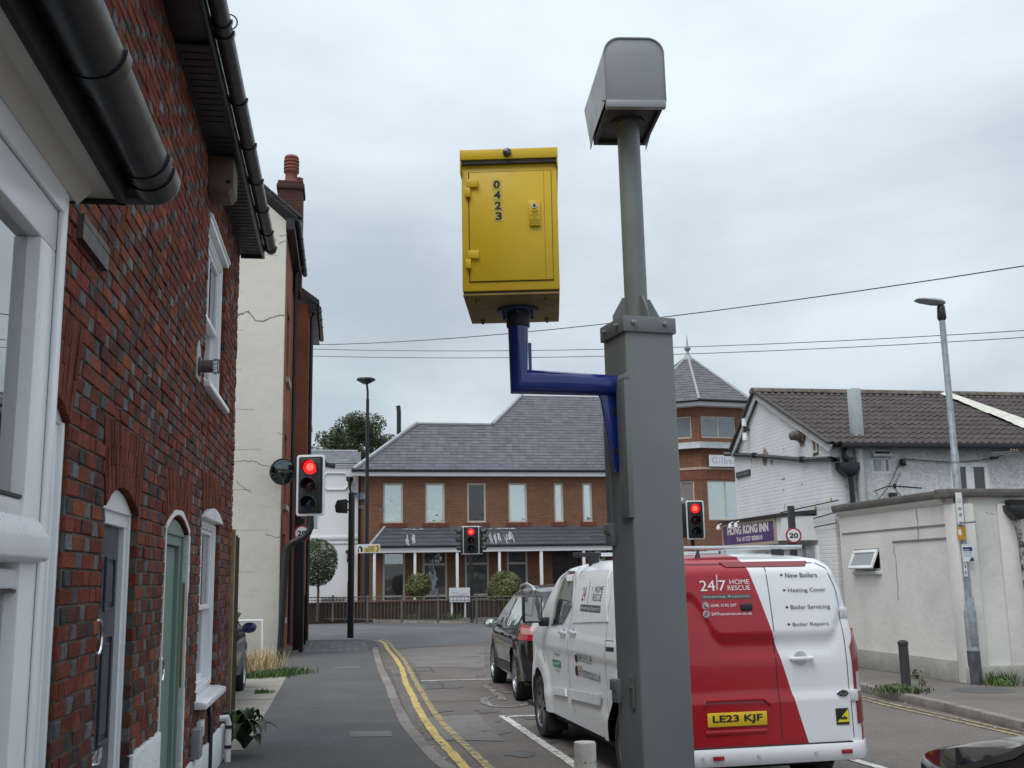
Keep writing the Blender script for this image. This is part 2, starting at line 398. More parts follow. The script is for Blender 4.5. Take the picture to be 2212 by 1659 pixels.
chrome = M('chrome', (.75, .76, .78), .1, 1.0, var=0)
steel = M('galvanised steel', (.33, .36, .38), .42, .55, var=.25, vs=14, bump=.0006, bs=40, stain=.4, ss=6, stain_col=(.2, .22, .24))
slate = M('blue grey slate', (.15, .15, .175), .55, var=.2, vs=3, bump=.003, bs=30, attr=True, stain=.3, ss=1.5, stain_col=(.1, .1, .11))
lead = M('lead flashing', (.33, .35, .37), .55, .2, var=.15, vs=4, bump=.002, bs=20)
ivoryfr = M('beige window frame', (.52, .46, .38), .45, var=.05, vs=3)

# ================================================================== SETTING
FA = Frame((0, 0), 9.07)      # the street: u = to the right, v = along it
FG0 = dp(775, 1250, 48)
FG = Frame((FG0.x, FG0.y), 12)   # the brick office facade
FW0 = dp(1812, 1240, 20)
FW = Frame((FW0.x, FW0.y), 11)   # the white building: gable on u=0, long wall on v=0

def sheet(name, pts, z, mat, thick=None, parent=None):
    mb = MB(); n = len(pts)
    if thick is None: mb.add([(p[0], p[1], z) for p in pts], [tuple(range(n))])
    else: mb.prism([(p[0], p[1]) for p in pts], z-thick, z, 'z')
    o = mb.build(name, mat, parent); return o
g = struct(sheet('ground', [(-600, -300), (600, -300), (600, 900), (-600, 900)], -.012, M('distant ground', (.1, .1, .09), .95, var=.2, vs=.1)))
KL = [(-3.62, 28.2), (-3.44, 27.0), (-2.57, 21.1), (-1.95, 17.3), (-1.57, 14.8), (-1.23, 12.8), (-.937, 11.4), (-.63, 10.06), (-.12, 8.5), (.42, 7.1), (.92, 5.9), (1.3, 4.6), (1.55, 3.2), (1.7, 1.0), (1.75, -4)]
KR = [(3.9, 27.5), (4.75, 22), (4.98, 19), (5.15, 15.7), (5.38, 13.98), (5.52, 12.16), (5.6, 11.67), (5.9, 9), (6.3, 5), (6.6, -4)]
struct(sheet('road', [(-40, -10), (60, -10), (60, 60), (-40, 60)], 0.0, asphalt))
FR_ = [gp(640, 1384), gp(812, 1404), gp(1050, 1388), gp(1500, 1372), gp(1900, 1366)]
mr = [(q.x, q.y) for q in FR_]; mr = [(-45, mr[0][1]-1.5)] + mr + [(60, mr[-1][1]+6), (60, 62), (-45, 52)]
struct(sheet('main_road', mr, .004, asphalt_dark))
# left pavement: everything left of the kerb
pl = [(p[0], p[1]) for p in KL]
struct(sheet('pavement', [(-40, 30.6), (-4.6, 31.6), (-4.0, 30.6), (-3.7, 29.2)] + pl + [(-40, -4)], .1, footway, .1))
# right pavement
struct(sheet('footpath', [(2.5, 29.5), (3.4, 28.6)] + KR + [(60, -4), (60, 40), (12, 33)], .1, footway_b, .1))
fp = [gp(600, 1343), gp(760, 1344), gp(1050, 1349), gp(1300, 1350), gp(1700, 1343)]
struct(sheet('far_pavement', [(-60, fp[0].y+3)] + [(q.x, q.y) for q in fp] + [(60, fp[-1].y+10), (60, 90), (-60, 90)], .1, footway, .1))

def polyline_pts(P, step):
    out_ = []; acc = 0; segs = [(Vector((*a, 0)), Vector((*b, 0))) for a, b in zip(P[:-1], P[1:])]
    d = 0; tot = sum((b-a).length for a, b in segs); res = []
    t = 0
    while t <= tot+1e-6:
        s_ = t
        for a, b in segs:
            l = (b-a).length
            if s_ <= l+1e-9: res.append(a.lerp(b, s_/l)); break
            s_ -= l
        t += step
    return res
def kerb(P, side, length, mats, name='kerb', dropped=None):
    """stones laid end to end; side = +1 when the pavement is to the left of the running direction"""
    root = bpy.data.objects.new(name, None); COL.objects.link(root); root['kind'] = 'structure'
    pts = polyline_pts(P, length)
    for i, (a, b) in enumerate(zip(pts[:-1], pts[1:])):
        d = (b-a); L_ = d.length; d.normalize(); n_ = Vector((-d.y, d.x, 0))*side
        dz = .0; h = .105
        dr = dropped(i) if dropped else 0
        y0, y1 = -.012, .125
        mb = MB(); g_ = .006
        z0 = .112 if not dr else .035; zb = .112 if not dr else .095
        j1 = rnd.uniform(-.004, .004)
        q = [(g_, y0), (L_-g_, y0), (L_-g_, y1), (g_, y1)]
        vs = [a+d*p[0]+n_*(p[1]+j1) for p in q]
        vs = [Vector((v.x, v.y, -.01)) for v in vs]+[Vector((v.x, v.y, (z0 if k < 2 else zb)+rnd.uniform(-.002, .002))) for k, v in enumerate(vs)]
        mb.add(vs, [(0, 3, 2, 1), (4, 5, 6, 7), (0, 1, 5, 4), (1, 2, 6, 5), (2, 3, 7, 6), (3, 0, 4, 7)])
        mb.build('kerb_stone', mats[1] if (dr or (len(mats) > 2 and i % 6 == 4)) else mats[0], root, bevel=.012, seg=2)
    return root
kerb(KL[::-1], 1, .915, [kerbm, kerbp], 'kerb')
kerb(KR[::-1], -1, .9, [kerbm, kerbp], 'kerb', dropped=lambda i: 12 < i < 18)
kerb([(-6.5, 30.9), (-4.6, 31.6), (-4.0, 30.6), (-3.7, 29.2), (-3.62, 28.2)][::-1], 1, .9, [kerbm, kerbp], 'kerb', dropped=lambda i: 1)
kerb([(q.x, q.y) for q in fp], 1, .92, [kerbp, kerbp], 'kerb')

def ribbon(name, P, w_, z, mat, wear=0.0, parent=None, seg=None):
    mb = MB(); P = [Vector((p[0], p[1], 0)) for p in P]; vs = []
    # densify with ragged edges
    Q = []
    for a, b in zip(P[:-1], P[1:]):
        n_ = max(1, int((b-a).length/.12))
        for k in range(n_): Q.append(a.lerp(b, k/n_))
    Q.append(P[-1])
    for i, p in enumerate(Q):
        t = (Q[min(i+1, len(Q)-1)]-Q[max(i-1, 0)]).normalized(); n_ = Vector((-t.y, t.x, 0))
        for s_ in (-1, 1):
            q = p+n_*(w_/2*s_*(1+rnd.uniform(-wear, wear)*.25)); vs.append((q.x, q.y, z))
    mb.add(vs, [(2*i, 2*i+1, 2*i+3, 2*i+2) for i in range(len(Q)-1)])
    return mb.build(name, mat, parent)
def wornpaint(name, col, asp=(.12, .11, .1), amt=.5, sc=9):
    if name in MATS: return MATS[name]
    m = bpy.data.materials.new(name); m.use_nodes = True; t = m.node_tree; N = t.nodes; L = t.links.new; b = N['Principled BSDF']; b.inputs['Roughness'].default_value = .8
    tcn = N.new('ShaderNodeTexCoord'); n = N.new('ShaderNodeTexNoise'); n.inputs['Scale'].default_value = sc; n.inputs['Detail'].default_value = 8; n.inputs['Roughness'].default_value = .75
    L(tcn.outputs['Object'], n.inputs['Vector']); r = N.new('ShaderNodeMapRange'); L(n.outputs[0], r.inputs[0])
    r.inputs[1].default_value = .62-.3*amt; r.inputs[2].default_value = .7-.2*amt; r.inputs[3].default_value = 0; r.inputs[4].default_value = 1
    n4 = N.new('ShaderNodeTexNoise'); n4.inputs['Scale'].default_value = 2; L(tcn.outputs['Object'], n4.inputs['Vector'])
    x = N.new('ShaderNodeMix'); x.data_type = 'RGBA'; L(r.outputs[0], x.inputs[0]); x.inputs[6].default_value = (*col, 1); x.inputs[7].default_value = (*asp, 1)
    v = N.new('ShaderNodeVectorMath'); v.operation = 'SCALE'; r2 = N.new('ShaderNodeMapRange'); L(n4.outputs[0], r2.inputs[0]); r2.inputs[3].default_value = .75; r2.inputs[4].default_value = 1.2
    L(x.outputs[2], v.inputs[0]); L(r2.outputs[0], v.inputs['Scale']); L(v.outputs[0], b.inputs['Base Color'])
    MATS[name] = m; return m
yel = wornpaint('yellow road paint', (.55, .4, .12), amt=.35); yelw = wornpaint('worn yellow road paint', (.42, .32, .12), amt=.6)
whp = wornpaint('white road paint', (.6, .59, .55), amt=.4); whw = wornpaint('worn white road paint', (.42, .41, .38), amt=.85, sc=14)
def Z1(zx, zy, z=0): return gp((560+zx/2.676)*.864, (1300+zy/2.676)*.864, z)
def Z2(zx, zy, z=0): return gp((1180+zx/3.073)*.864, (1380+zy/3.073)*.864, z)
def Z7(zx, zy, z=0): return gp((2000+zx/2.861)*.864, (1340+zy/2.861)*.864, z)
y1 = [Z1(*p) for p in [(1000, 806), (1040, 808), (1075, 825), (1098, 870), (1150, 930), (1188, 990), (1215, 1090), (1262, 1180), (1295, 1260), (1350, 1350), (1420, 1450), (1520, 1560), (1610, 1659)]]
y1 += [Vector((.05, 8.75, 0)), Vector((.55, 7.45, 0)), Vector((1.1, 6.1, 0)), Vector((1.5, 4.6, 0)), Vector((1.8, 2.5, 0))]
y2 = [Z1(*p) for p in [(1050, 800), (1085, 806), (1110, 825), (1140, 868), (1190, 920), (1235, 990), (1270, 1060), (1310, 1130), (1350, 1200), (1400, 1280), (1470, 1370), (1560, 1460), (1700, 1590), (1770, 1659)]]
y2 += [Vector((.3, 8.9, 0)), Vector((.85, 7.5, 0)), Vector((1.35, 6.2, 0)), Vector((1.75, 4.7, 0)), Vector((2.0, 2.5, 0))]
struct(ribbon('yellow_line', y1, .1, .008, yel, .6)); struct(ribbon('yellow_line', y2, .09, .008, yelw, .8))
struct(ribbon('yellow_line', [Z1(925, 850, 0.104), Z1(1010, 852, 0.104)], .07, .104, yelw, .5))
y3 = [gp(1700, 1462), Z7(440, 1150), Z7(700, 1215), Z7(960, 1270), Z7(1250, 1335), Z7(1560, 1405), Vector((5.75, 9.5, 0)), Vector((6.2, 5, 0))]
y4 = [gp(1700, 1468), Z7(440, 1170), Z7(700, 1235), Z7(950, 1290), Z7(1250, 1358), Z7(1540, 1425), Vector((5.55, 9.5, 0)), Vector((6.0, 5, 0))]
struct(ribbon('yellow_line', y3, .055, .008, yelw, .5)); struct(ribbon('yellow_line', y4, .055, .008, yelw, .5))
struct(ribbon('white_line', [Z1(1320, 1078), Z1(1873, 1066), Z1(2100, 1060)], .09, .008, whp, .3))
struct(ribbon('white_line', [Z2(250, 1268), Z2(620, 1255), Z2(900, 1250)], .1, .008, whp, .3))
struct(ribbon('white_line', [Z2(235, 1262), Z2(535, 1468), Z2(830, 1668), Vector((1.45, 6.9, 0))], .1, .008, whp, .3))
P_ = gp((1400+1640/2.304)*.864, (1200+1600/2.304)*.864)
struct(ribbon('white_line', [gp(1790, 1612), P_, gp(1910, 1662), Vector((2.9, 8.2, 0))], .1, .008, whp, .3))
# wheelchair symbol of the disabled bay, worn, laid flat on the road
def arc(c, r, a0, a1, n, sx=1, sy=1): return [(c[0]+r*sx*cos(RD(a0+(a1-a0)*i/n)), c[1]+r*sy*sin(RD(a0+(a1-a0)*i/n))) for i in range(n+1)]
bay = bpy.data.objects.new('road_symbol', None); COL.objects.link(bay); bay['kind'] = 'structure'
sc0 = Z2(230, 1150)
ribbon('wheel_ring', [Z2(*p) for p in [(200, 1108), (120, 1118), (88, 1135), (110, 1165), (170, 1188), (270, 1195), (370, 1185), (430, 1165), (435, 1145), (380, 1120)]], .12, .008, whw, .3, bay)
ribbon('back_stroke', [Z2(*p) for p in [(95, 1025), (135, 1050), (175, 1078), (230, 1120), (235, 1140)]], .13, .008, whw, .3, bay)
ribbon('arm_stroke', [Z2(*p) for p in [(95, 1022), (150, 1012), (265, 1006)]], .09, .008, whw, .3, bay)
ribbon('seat_stroke', [Z2(*p) for p in [(180, 1075), (260, 1082), (340, 1092), (430, 1108), (480, 1120)]], .1, .008, whw, .3, bay)
# tar joints
tar = M('tar joint', (.035, .035, .036), .6, var=.1)
for P in ([(1090, 1000), (1180, 995)], [(1270, 990), (1320, 1080)], [(1280, 990), (1375, 985), (1410, 1025)], [(1340, 1085), (1440, 1082), (1475, 1125), (1340, 1135)],
          [(1380, 1218), (1740, 1208)], [(1350, 1315), (1873, 1295)], [(1310, 1470), (1873, 1482)], [(1130, 868), (1300, 852), (1500, 845)]):
    struct(ribbon('tar_joint', [Z1(*p) for p in P], .022, .006, tar, .9))
# covers in the pavement
cov = M('cast iron cover', (.13, .125, .12), .6, .3, var=.15, vs=12, bump=.002, bs=60)
for q in ([(735, 985), (912, 978), (912, 993), (733, 999)], [(838, 1417), (1118, 1415), (1126, 1450), (836, 1454)]):
    P = [Z1(*p, .1) for p in q]; mb = MB(); mb.prism([(p.x, p.y) for p in P], .1, .106, 'z')
    c = sum(((p) for p in P), Vector())/4
    o = mb.build('inspection_cover', cov, bevel=.003)
    o['kind'] = 'structure'
mb = MB(); c = Z7(1310, 1105, .1)
mb.lathe([(.42, .1005), (.42, .104)], (c.x, c.y, 0), 20); struct(mb.build('pavement_patch', footway))

# repaired trenches, oil spots and trodden gum
patchm = M('newer dark patch', (.1, .096, .095), .92, var=.12, vs=2, bump=.005, bs=120, fine=.4, fs=85)
patchl = M('pale worn patch', (.165, .15, .138), .92, var=.15, vs=1.5, bump=.005, bs=120, fine=.42, fs=75)
for q, m_ in (([(1345, 1090), (1440, 1087), (1472, 1128), (1352, 1136)], patchm), ([(1350, 1320), (1700, 1300), (1873, 1480), (1480, 1478)], patchl), ([(1150, 870), (1500, 848), (1740, 850), (1745, 990), (1290, 985)], patchl), ([(1085, 1000), (1110, 1000), (1230, 1310), (1190, 1300)], patchm)):
    struct(sheet('road_patch', [tuple(Z1(*p)[:2]) for p in q], .0045, m_))
gum = MB(); spot = MB()
for _ in range(240):
    v = rnd.uniform(9.5, 26); u = rnd.uniform(-.9, .6-(v-10)*.02); p = FA.W(u, v, .1025); r_ = rnd.uniform(.008, .022)
    gum.add([(p.x+r_*cos(a)*rnd.uniform(.7, 1.2), p.y+r_*sin(a)*rnd.uniform(.7, 1.2), .1025) for a in [2*pi*k/7 for k in range(7)]], [tuple(range(7))])
for _ in range(60):
    p = FA.W(rnd.uniform(1.2, 4.5), rnd.uniform(9, 30), 0); r_ = rnd.uniform(.04, .22)
    spot.add([(p.x+r_*cos(a)*rnd.uniform(.6, 1.3), p.y+r_*1.3*sin(a)*rnd.uniform(.6, 1.3), .0052+rnd.uniform(0, .0008)) for a in [2*pi*k/11 for k in range(11)]], [tuple(range(11))])
o = gum.build('gum_spots', M('trodden gum', (.17, .165, .16), .85, var=.2)); o['kind'] = 'stuff'
o = spot.build('oil_spots', M('oil stain', (.085, .08, .078), .6, var=.25, vs=6)); o['kind'] = 'stuff'
# block paving at the crossing
bp = bpy.data.objects.new('block_paving', None); COL.objects.link(bp); bp['kind'] = 'structure'
bpm = M('grey paving blocks', (.125, .13, .138), .85, var=.12, vs=5, bump=.004, bs=60, rndv=.22)
cnt = 0; rest = MB()
x_lo, x_hi = -5.9, -3.75
yy = 26.2
while yy < 30.6:
    r_ = int((yy-26.2)/.21)
    xx = FA.W(-1.0, yy, 0).x
    xe = -3.55-.17*(yy-27.0) if yy > 27 else -3.55-.17*(yy-27.0)
    xx += .0 if r_ % 2 else -.0525
    while xx < xe-.16:
        h = .104+rnd.uniform(0, .003)
        if cnt < 300:
            mb = MB(); mb.box(xx+.008, xx+.192, yy+.008, yy+.2, .09, h); mb.build('paving_block', bpm, bp, normals=False); cnt += 1
        else: rest.box(xx+.004, xx+.196, yy+.004, yy+.204, .09, h)
        xx += .2
    yy += .21
if rest.v: o = rest.build('paving_blocks', bpm, bp, normals=False); o['kind'] = 'stuff'
# drive slabs beside the cottage
dr = bpy.data.objects.new('driveway_paving', None); COL.objects.link(dr); dr['kind'] = 'structure'; dr.location = FA.o; dr.rotation_euler = (0, 0, FA.yaw)
slabm = M('concrete paving slab', (.27, .245, .21), .9, var=.16, vs=2.5, bump=.003, bs=70, rndv=.12, fine=.15, fs=80, stain=.3, ss=2, stain_col=(.15, .14, .11))
for i in range(14):
    for j in range(4):
        v0 = 11.45+i*.6; u1 = -.96-j*.75+(.0 if i % 2 else .0)
        mb = MB(); jz = rnd.uniform(-.003, .004); mb.box(u1-.742, u1, v0+.006, v0+.592, .06, .108+jz, M4=Matrix.Rotation(rnd.uniform(-.003, .003), 4, 'Y'))
        mb.build('paving_slab', slabm, dr, bevel=.004, seg=1)
# ================================================================== LEFT TERRACE
brickr = M('red clay brick', (.3, .07, .04), .95, spec=.12, var=.25, vs=7, bump=.006, bs=50, attr=True, fine=.28, fs=60, stain=.45, ss=3.2, stain_col=(.085, .042, .032))
mortar = M('dark mortar', (.1, .09, .078), .95, var=.45, vs=5, bump=.006, bs=80)
house = framed('brick_house', 'red and blue brick cottage with grey and green front doors', 'house', FA)
UW = -1.13
V0, V1, ZT = 2.45, 11.35, 5.29
# openings: v0, v1, z0, spring, rise, arch top, splay
OPN = [(4.0, 4.64, .1, 2.42, .1, 2.86, .14), (5.38, 6.25, .1, 2.13, .12, 2.56, .12), (7.2, 8.22, .1, 2.1, .11, 2.5, .12), (8.95, 10.25, .84, 2.3, .1, 2.66, .1), (8.8, 10.15, 3.38, 4.74, .0, 4.74, 0)]
mb = MB()
holes = [(a-.006, b+.006, c, d+r_+.01) for a, b, c, d, r_, t_, s_ in OPN]
wall_cells(mb, V0, V1, .0, ZT+.1, UW-.3, UW-.009, holes, axis='y')
mb.build('wall', mortar, house)
mb = MB(); mb.box(UW-5, UW-.3, V1-.3, V1, 0, ZT+.1); mb.build('side_wall', brickmat('cottage side brick', (.2, .05, .03), (.1, .05, .04), (.09, .085, .08)), house)
def redcol():
    q = rnd.random()
    if q < .03: return (.26, .08, .036)
    if q < .24: return (.105, .042, .033)
    k = rnd.uniform(.75, 1.2); return (.175*k, .05*k*rnd.uniform(.85, 1.2), .032*k)
def bluecol():
    if rnd.random() < .25: return redcol()
    k = rnd.uniform(.5, 1.7); return (.098*k, .1*k, .102*k)
bricks = []
row = 0; z = .1
while z < ZT-.02:
    zt = z+.0635; zm = (z+zt)/2
    blk = []
    for a, b, c, d, r_, t_, s_ in OPN:
        if zm < c-.01: continue
        if zm < d-.03: blk.append((a, b))
        elif zm < t_-.02: 
            f = (zm-d)/max(.01, t_-d); blk.append((a-s_*f-.004, b+s_*f+.004))
    blk.sort()
    x = V0-.17*(row % 2)-(0.0)+rnd.uniform(-.006, .006); st = True
    while x < V1:
        L_ = (.212 if st else .1)+rnd.uniform(-.008, .006); segs = [(max(x, V0), min(x+L_, V1))]
        for a, b in blk:
            ns = []
            for p, q in segs:
                if b <= p or a >= q: ns.append((p, q)); continue
                if a > p: ns.append((p, a-.002))
                if b < q: ns.append((b+.002, q))
            segs = ns
        for p, q in segs:
            if q-p > .028: bricks.append((p, q, z, zt, st, 1))
        x += L_+.012; st = not st
    z += .075; row += 1
# gauged arches of bricks on end
arch = []
for a, b, c, d, r_, t_, s_ in OPN[:4]:
    n = int((b-a)/.042); vc = (a+b)/2; hw = (b-a)/2
    for i in range(n):
        p0 = -1+2*i/n; p1 = -1+2*(i+1)/n; g = .004
        zb = lambda p: d+r_*(1-p*p)
        g = .003; zm0 = (zb(p0)+t_)/2+(.05 if i % 2 else -.04); zm1 = zm0; hm = hw+s_*.5
        arch.append([(vc+hw*p0+g*.5, zb(p0)), (vc+hw*p1-g*.5, zb(p1)), (vc+hm*p1-g*.5, zm1-.002), (vc+hm*p0+g*.5, zm0-.002)])
        arch.append([(vc+hm*p0+g*.5, zm0+.002), (vc+hm*p1-g*.5, zm1+.002), (vc+(hw+s_)*p1-g*.5, t_), (vc+(hw+s_)*p0+g*.5, t_)])
    if s_ == 0: continue
n = 21; a, b = 8.75, 10.2
for i in range(n): arch.append([(a+(b-a)*i/n+.003, 4.76), (a+(b-a)*(i+1)/n-.003, 4.76), (a+(b-a)*(i+1)/n-.003, 4.98), (a+(b-a)*i/n+.003, 4.98)])
bricks = [k for k in bricks if not (k[0] > 8.7 and k[1] < 10.25 and 4.75 < k[2] < 4.95)]
def brick_mb(mb, k):
    p, q, z0, z1, st, _ = k
    off = rnd.uniform(-.004, .003); col = redcol() if st else bluecol()
    j = lambda: rnd.uniform(-.0035, .0035)
    fy = UW+off
    f = [(fy+j(), p+j(), z0+j()), (fy+j(), q+j(), z0+j()), (fy+j(), q+j(), z1+j()), (fy+j(), p+j(), z1+j())]
    e_ = .006
    mid = [(fy-e_, p-.001, z0-.001), (fy-e_, q+.001, z0-.001), (fy-e_, q+.001, z1+.001), (fy-e_, p-.001, z1+.001)]
    f = [(u, v+(e_ if i in (0, 3) else -e_)*.6, zz+(e_ if i < 2 else -e_)*.6) for i, (u, v, zz) in enumerate(f)]
    bk = [(UW-.1, v, zz) for _, v, zz in mid]
    F = [(0, 1, 2, 3)]+[(i, i+4, (i+1) % 4+4, (i+1) % 4) for i in range(4)]+[(i+4, i+8, (i+1) % 4+8, (i+1) % 4+4) for i in range(4)]
    mb.add(f+mid+bk, F, 0, col)
def arch_mb(mb, q):
    off = rnd.uniform(-.002, .003); k = rnd.uniform(.65, 1.2); col = (.165*k, .049*k, .031*k)
    v = [(UW+off, a, b) for a, b in q]+[(UW-.1, a, b) for a, b in q]
    mb.add(v, [(0, 1, 2, 3)]+[(i, i+4, (i+1) % 4+4, (i+1) % 4) for i in range(4)], 0, col)
def vis(v, z):
    P = FA.W(UW, v, z)-CP; d = P.dot(Fv)
    if d < .3: return False
    X = CX+FPX*P.dot(Rv)/d; Y = CY-FPX*P.dot(Uv)/d
    return 135 < X < 700 and -20 < Y < 1680
near = sorted(bricks, key=lambda k: (0 if vis((k[0]+k[1])/2, k[2]) else 1, k[0]))
for k in near[:300]:
    mb = MB(); brick_mb(mb, k); mb.build('brick', brickr, house, normals=False)
mb = MB()
for k in near[300:]: brick_mb(mb, k)
o = mb.build('bricks', brickr, house, normals=False); o['kind'] = 'stuff'
for q in arch[:150]:
    mb = MB(); arch_mb(mb, q); mb.build('arch_brick', brickr, house, normals=False)
mb = MB()
for q in arch[150:]: arch_mb(mb, q)
mb.build('arch_bricks', brickr, house, normals=False)['kind'] = 'stuff'
# white painted plinths with an uneven top edge
plm = M('white masonry paint', (.74, .75, .76), .7, var=.05, vs=6, bump=.008, bs=25, stain=.2, ss=5, stain_col=(.5, .48, .45))
for a, b, zt in ((4.66, 5.36, .86), (6.27, 7.18, .84), (8.24, 11.3, .42)):
    mb = MB(); n = int((b-a)/.05); pts = [(a, .1)]+[(b, .1)]+[(b-(b-a)*i/n, zt+rnd.uniform(-.008, .012)) for i in range(n+1)]
    mb.prism(pts, UW-.02, UW+.022, 'x'); mb.build('plinth', plm, house, bevel=.008)
# --- doors
greyd = M('dark grey door paint', (.045, .05, .065), .35, var=.1, vs=3)
greend = M('sage green paint', (.17, .25, .21), .45, var=.05, vs=3)
def door(a, b, zs, rise, matd, framem, u_f, panels, knob_v, knob_z, fan=.0, fw=.065):
    fr_ = MB(); vc = (a+b)/2; hw = (b-a)/2
    zb = lambda v: zs+rise*(1-((v-vc)/hw)**2)
    for side in (0, 1):
        x0 = a if side == 0 else b-fw; x1 = a+fw if side == 0 else b
        fr_.box(u_f-.07, u_f, x0, x1, .1, zs)
        fr_.box(u_f-.07, u_f+.018, x0 if side == 0 else x1-.03, x0+.03 if side == 0 else x1, .1, zs)
    n = 12; top = [(a+(b-a)*i/n, zb(a+(b-a)*i/n)) for i in range(n+1)]
    fr_.prism([(a, zs-.07)]+[(b, zs-.07)]+top[::-1], u_f-.07, u_f+.004, 'x')
    fr_.prism([(a, zs-.0)]+[(b, zs-.0)]+top[::-1], u_f-.07, u_f+.022, 'x')
    f = fr_.build('door_frame', framem, house, bevel=.004, seg=1)
    zd = zs-.07
    d = MB(); d.box(u_f-.05, u_f-.03, a+fw+.004, b-fw-.004, .12, zd-.004)
    dd = d.build('door', matd, house, bevel=.003, seg=1)
    for (p, q, r, s_) in panels:
        v0 = a+fw+(b-a-2*fw)*p; v1 = a+fw+(b-a-2*fw)*q
        for (e1, e2, dz) in ((.0, .018, .005), (.045, .2, .004)):
            m2 = MB()
            if e1 == 0: frame_rect(m2, v0, v1, r, s_, u_f-.031, u_f-.018, .016, axis='y')
            else: m2.box(u_f-.031, u_f-.024, v0+e1, v1-e1, r+e1, s_-e1)
            m2.build('panel_moulding' if e1 == 0 else 'panel', matd, dd, bevel=.003, seg=1)
    return dd
d2 = door(5.385, 6.245, 2.13, .115, greyd, upvc, UW-.06, [(.12, .44, 1.62, 1.9), (.56, .88, 1.62, 1.9), (.12, .44, .95, 1.5), (.56, .88, .95, 1.5), (.12, .44, .2, .75), (.56, .88, .2, .75)], 0, 0)
# ring knocker and letter flap
mb = MB(); u = UW-.085; c = (5.62, 1.5)
mb.tube([(u+.03, c[0]+.085*sin(2*pi*i/24), c[1]+.085*cos(2*pi*i/24)) for i in range(24)], .009, 8, closed=True)
mb.tube([(u-.01, c[0], c[1]+.085), (u+.032, c[0], c[1]+.085)], .016, 8); mb.tube([(u-.01, c[0], c[1]-.085), (u+.025, c[0], c[1]-.085)], .012, 8)
mb.build('handle', chrome, d2, smooth=True)
mb = MB(); mb.box(u+.005, u+.02, 5.6, 5.9, .88, .95); mb.tube([(u+.03, 5.62, .9), (u+.035, 5.75, .885), (u+.03, 5.88, .9)], .008, 6); mb.build('letter_flap', chrome, d2, bevel=.004)
d3 = door(7.215, 8.205, 2.09, .105, greend, greend, UW-.045, [], 0, 0, fw=.1)
mb = MB(); u = UW-.07; c = (7.5, 1.2)
mb.tube([(u+.03, c[0]+.075*sin(2*pi*i/24), c[1]+.075*cos(2*pi*i/24)) for i in range(24)], .009, 8, closed=True); mb.tube([(u-.01, c[0], c[1]+.075), (u+.032, c[0], c[1]+.075)], .014, 8)
mb.build('handle', chrome, d3, smooth=True)
mb = MB(); mb.box(UW-.078, UW-.068, 7.36, 7.46, .85, 1.0); mb.build('letter_flap', greend, d3, bevel=.004)
# rendered reveal of the green door, plaster knocked off in patches
rev = M('white reveal render', (.7, .7, .68), .8, var=.05, bump=.01, bs=20)
mb = MB(); n = 60; a_, b_ = [], []
for i in range(n+1):
    zz = .1+2.0*i/n; k = .055 if zz > 1.75 else (.012 if 1.0 < zz < 1.7 else .05)
    b_.append((8.225+k+rnd.uniform(-.008, .008), zz))
mb.prism([(8.2, .1)]+b_+[(8.2, 2.1)], UW-.01, UW+.008, 'x')
mb.box(UW-.09, UW-.0, 8.205, 8.222, 1.75, 2.12); mb.box(UW-.09, UW-.0, 8.205, 8.222, .1, 1.02)
n = 14
top = [(7.18+1.06*i/n, 2.1+.125*(1-(2*i/n-1)**2)) for i in range(n+1)]
mb.prism(top+[(v, z_+.035+rnd.uniform(-.006, .008)) for v, z_ in top[::-1]], UW-.01, UW+.008, 'x')
mb.box(UW-.01, UW+.006, 7.165, 7.2, .1, 2.12)
mb.build('reveal_render', rev, house)
mb = MB(); mb.box(UW-.09, UW-.002, 8.203, 8.22, 1.02, 1.76); mb.build('bare_reveal', M('ochre bare plaster', (.25, .18, .045), .9, var=.2, vs=8), house)
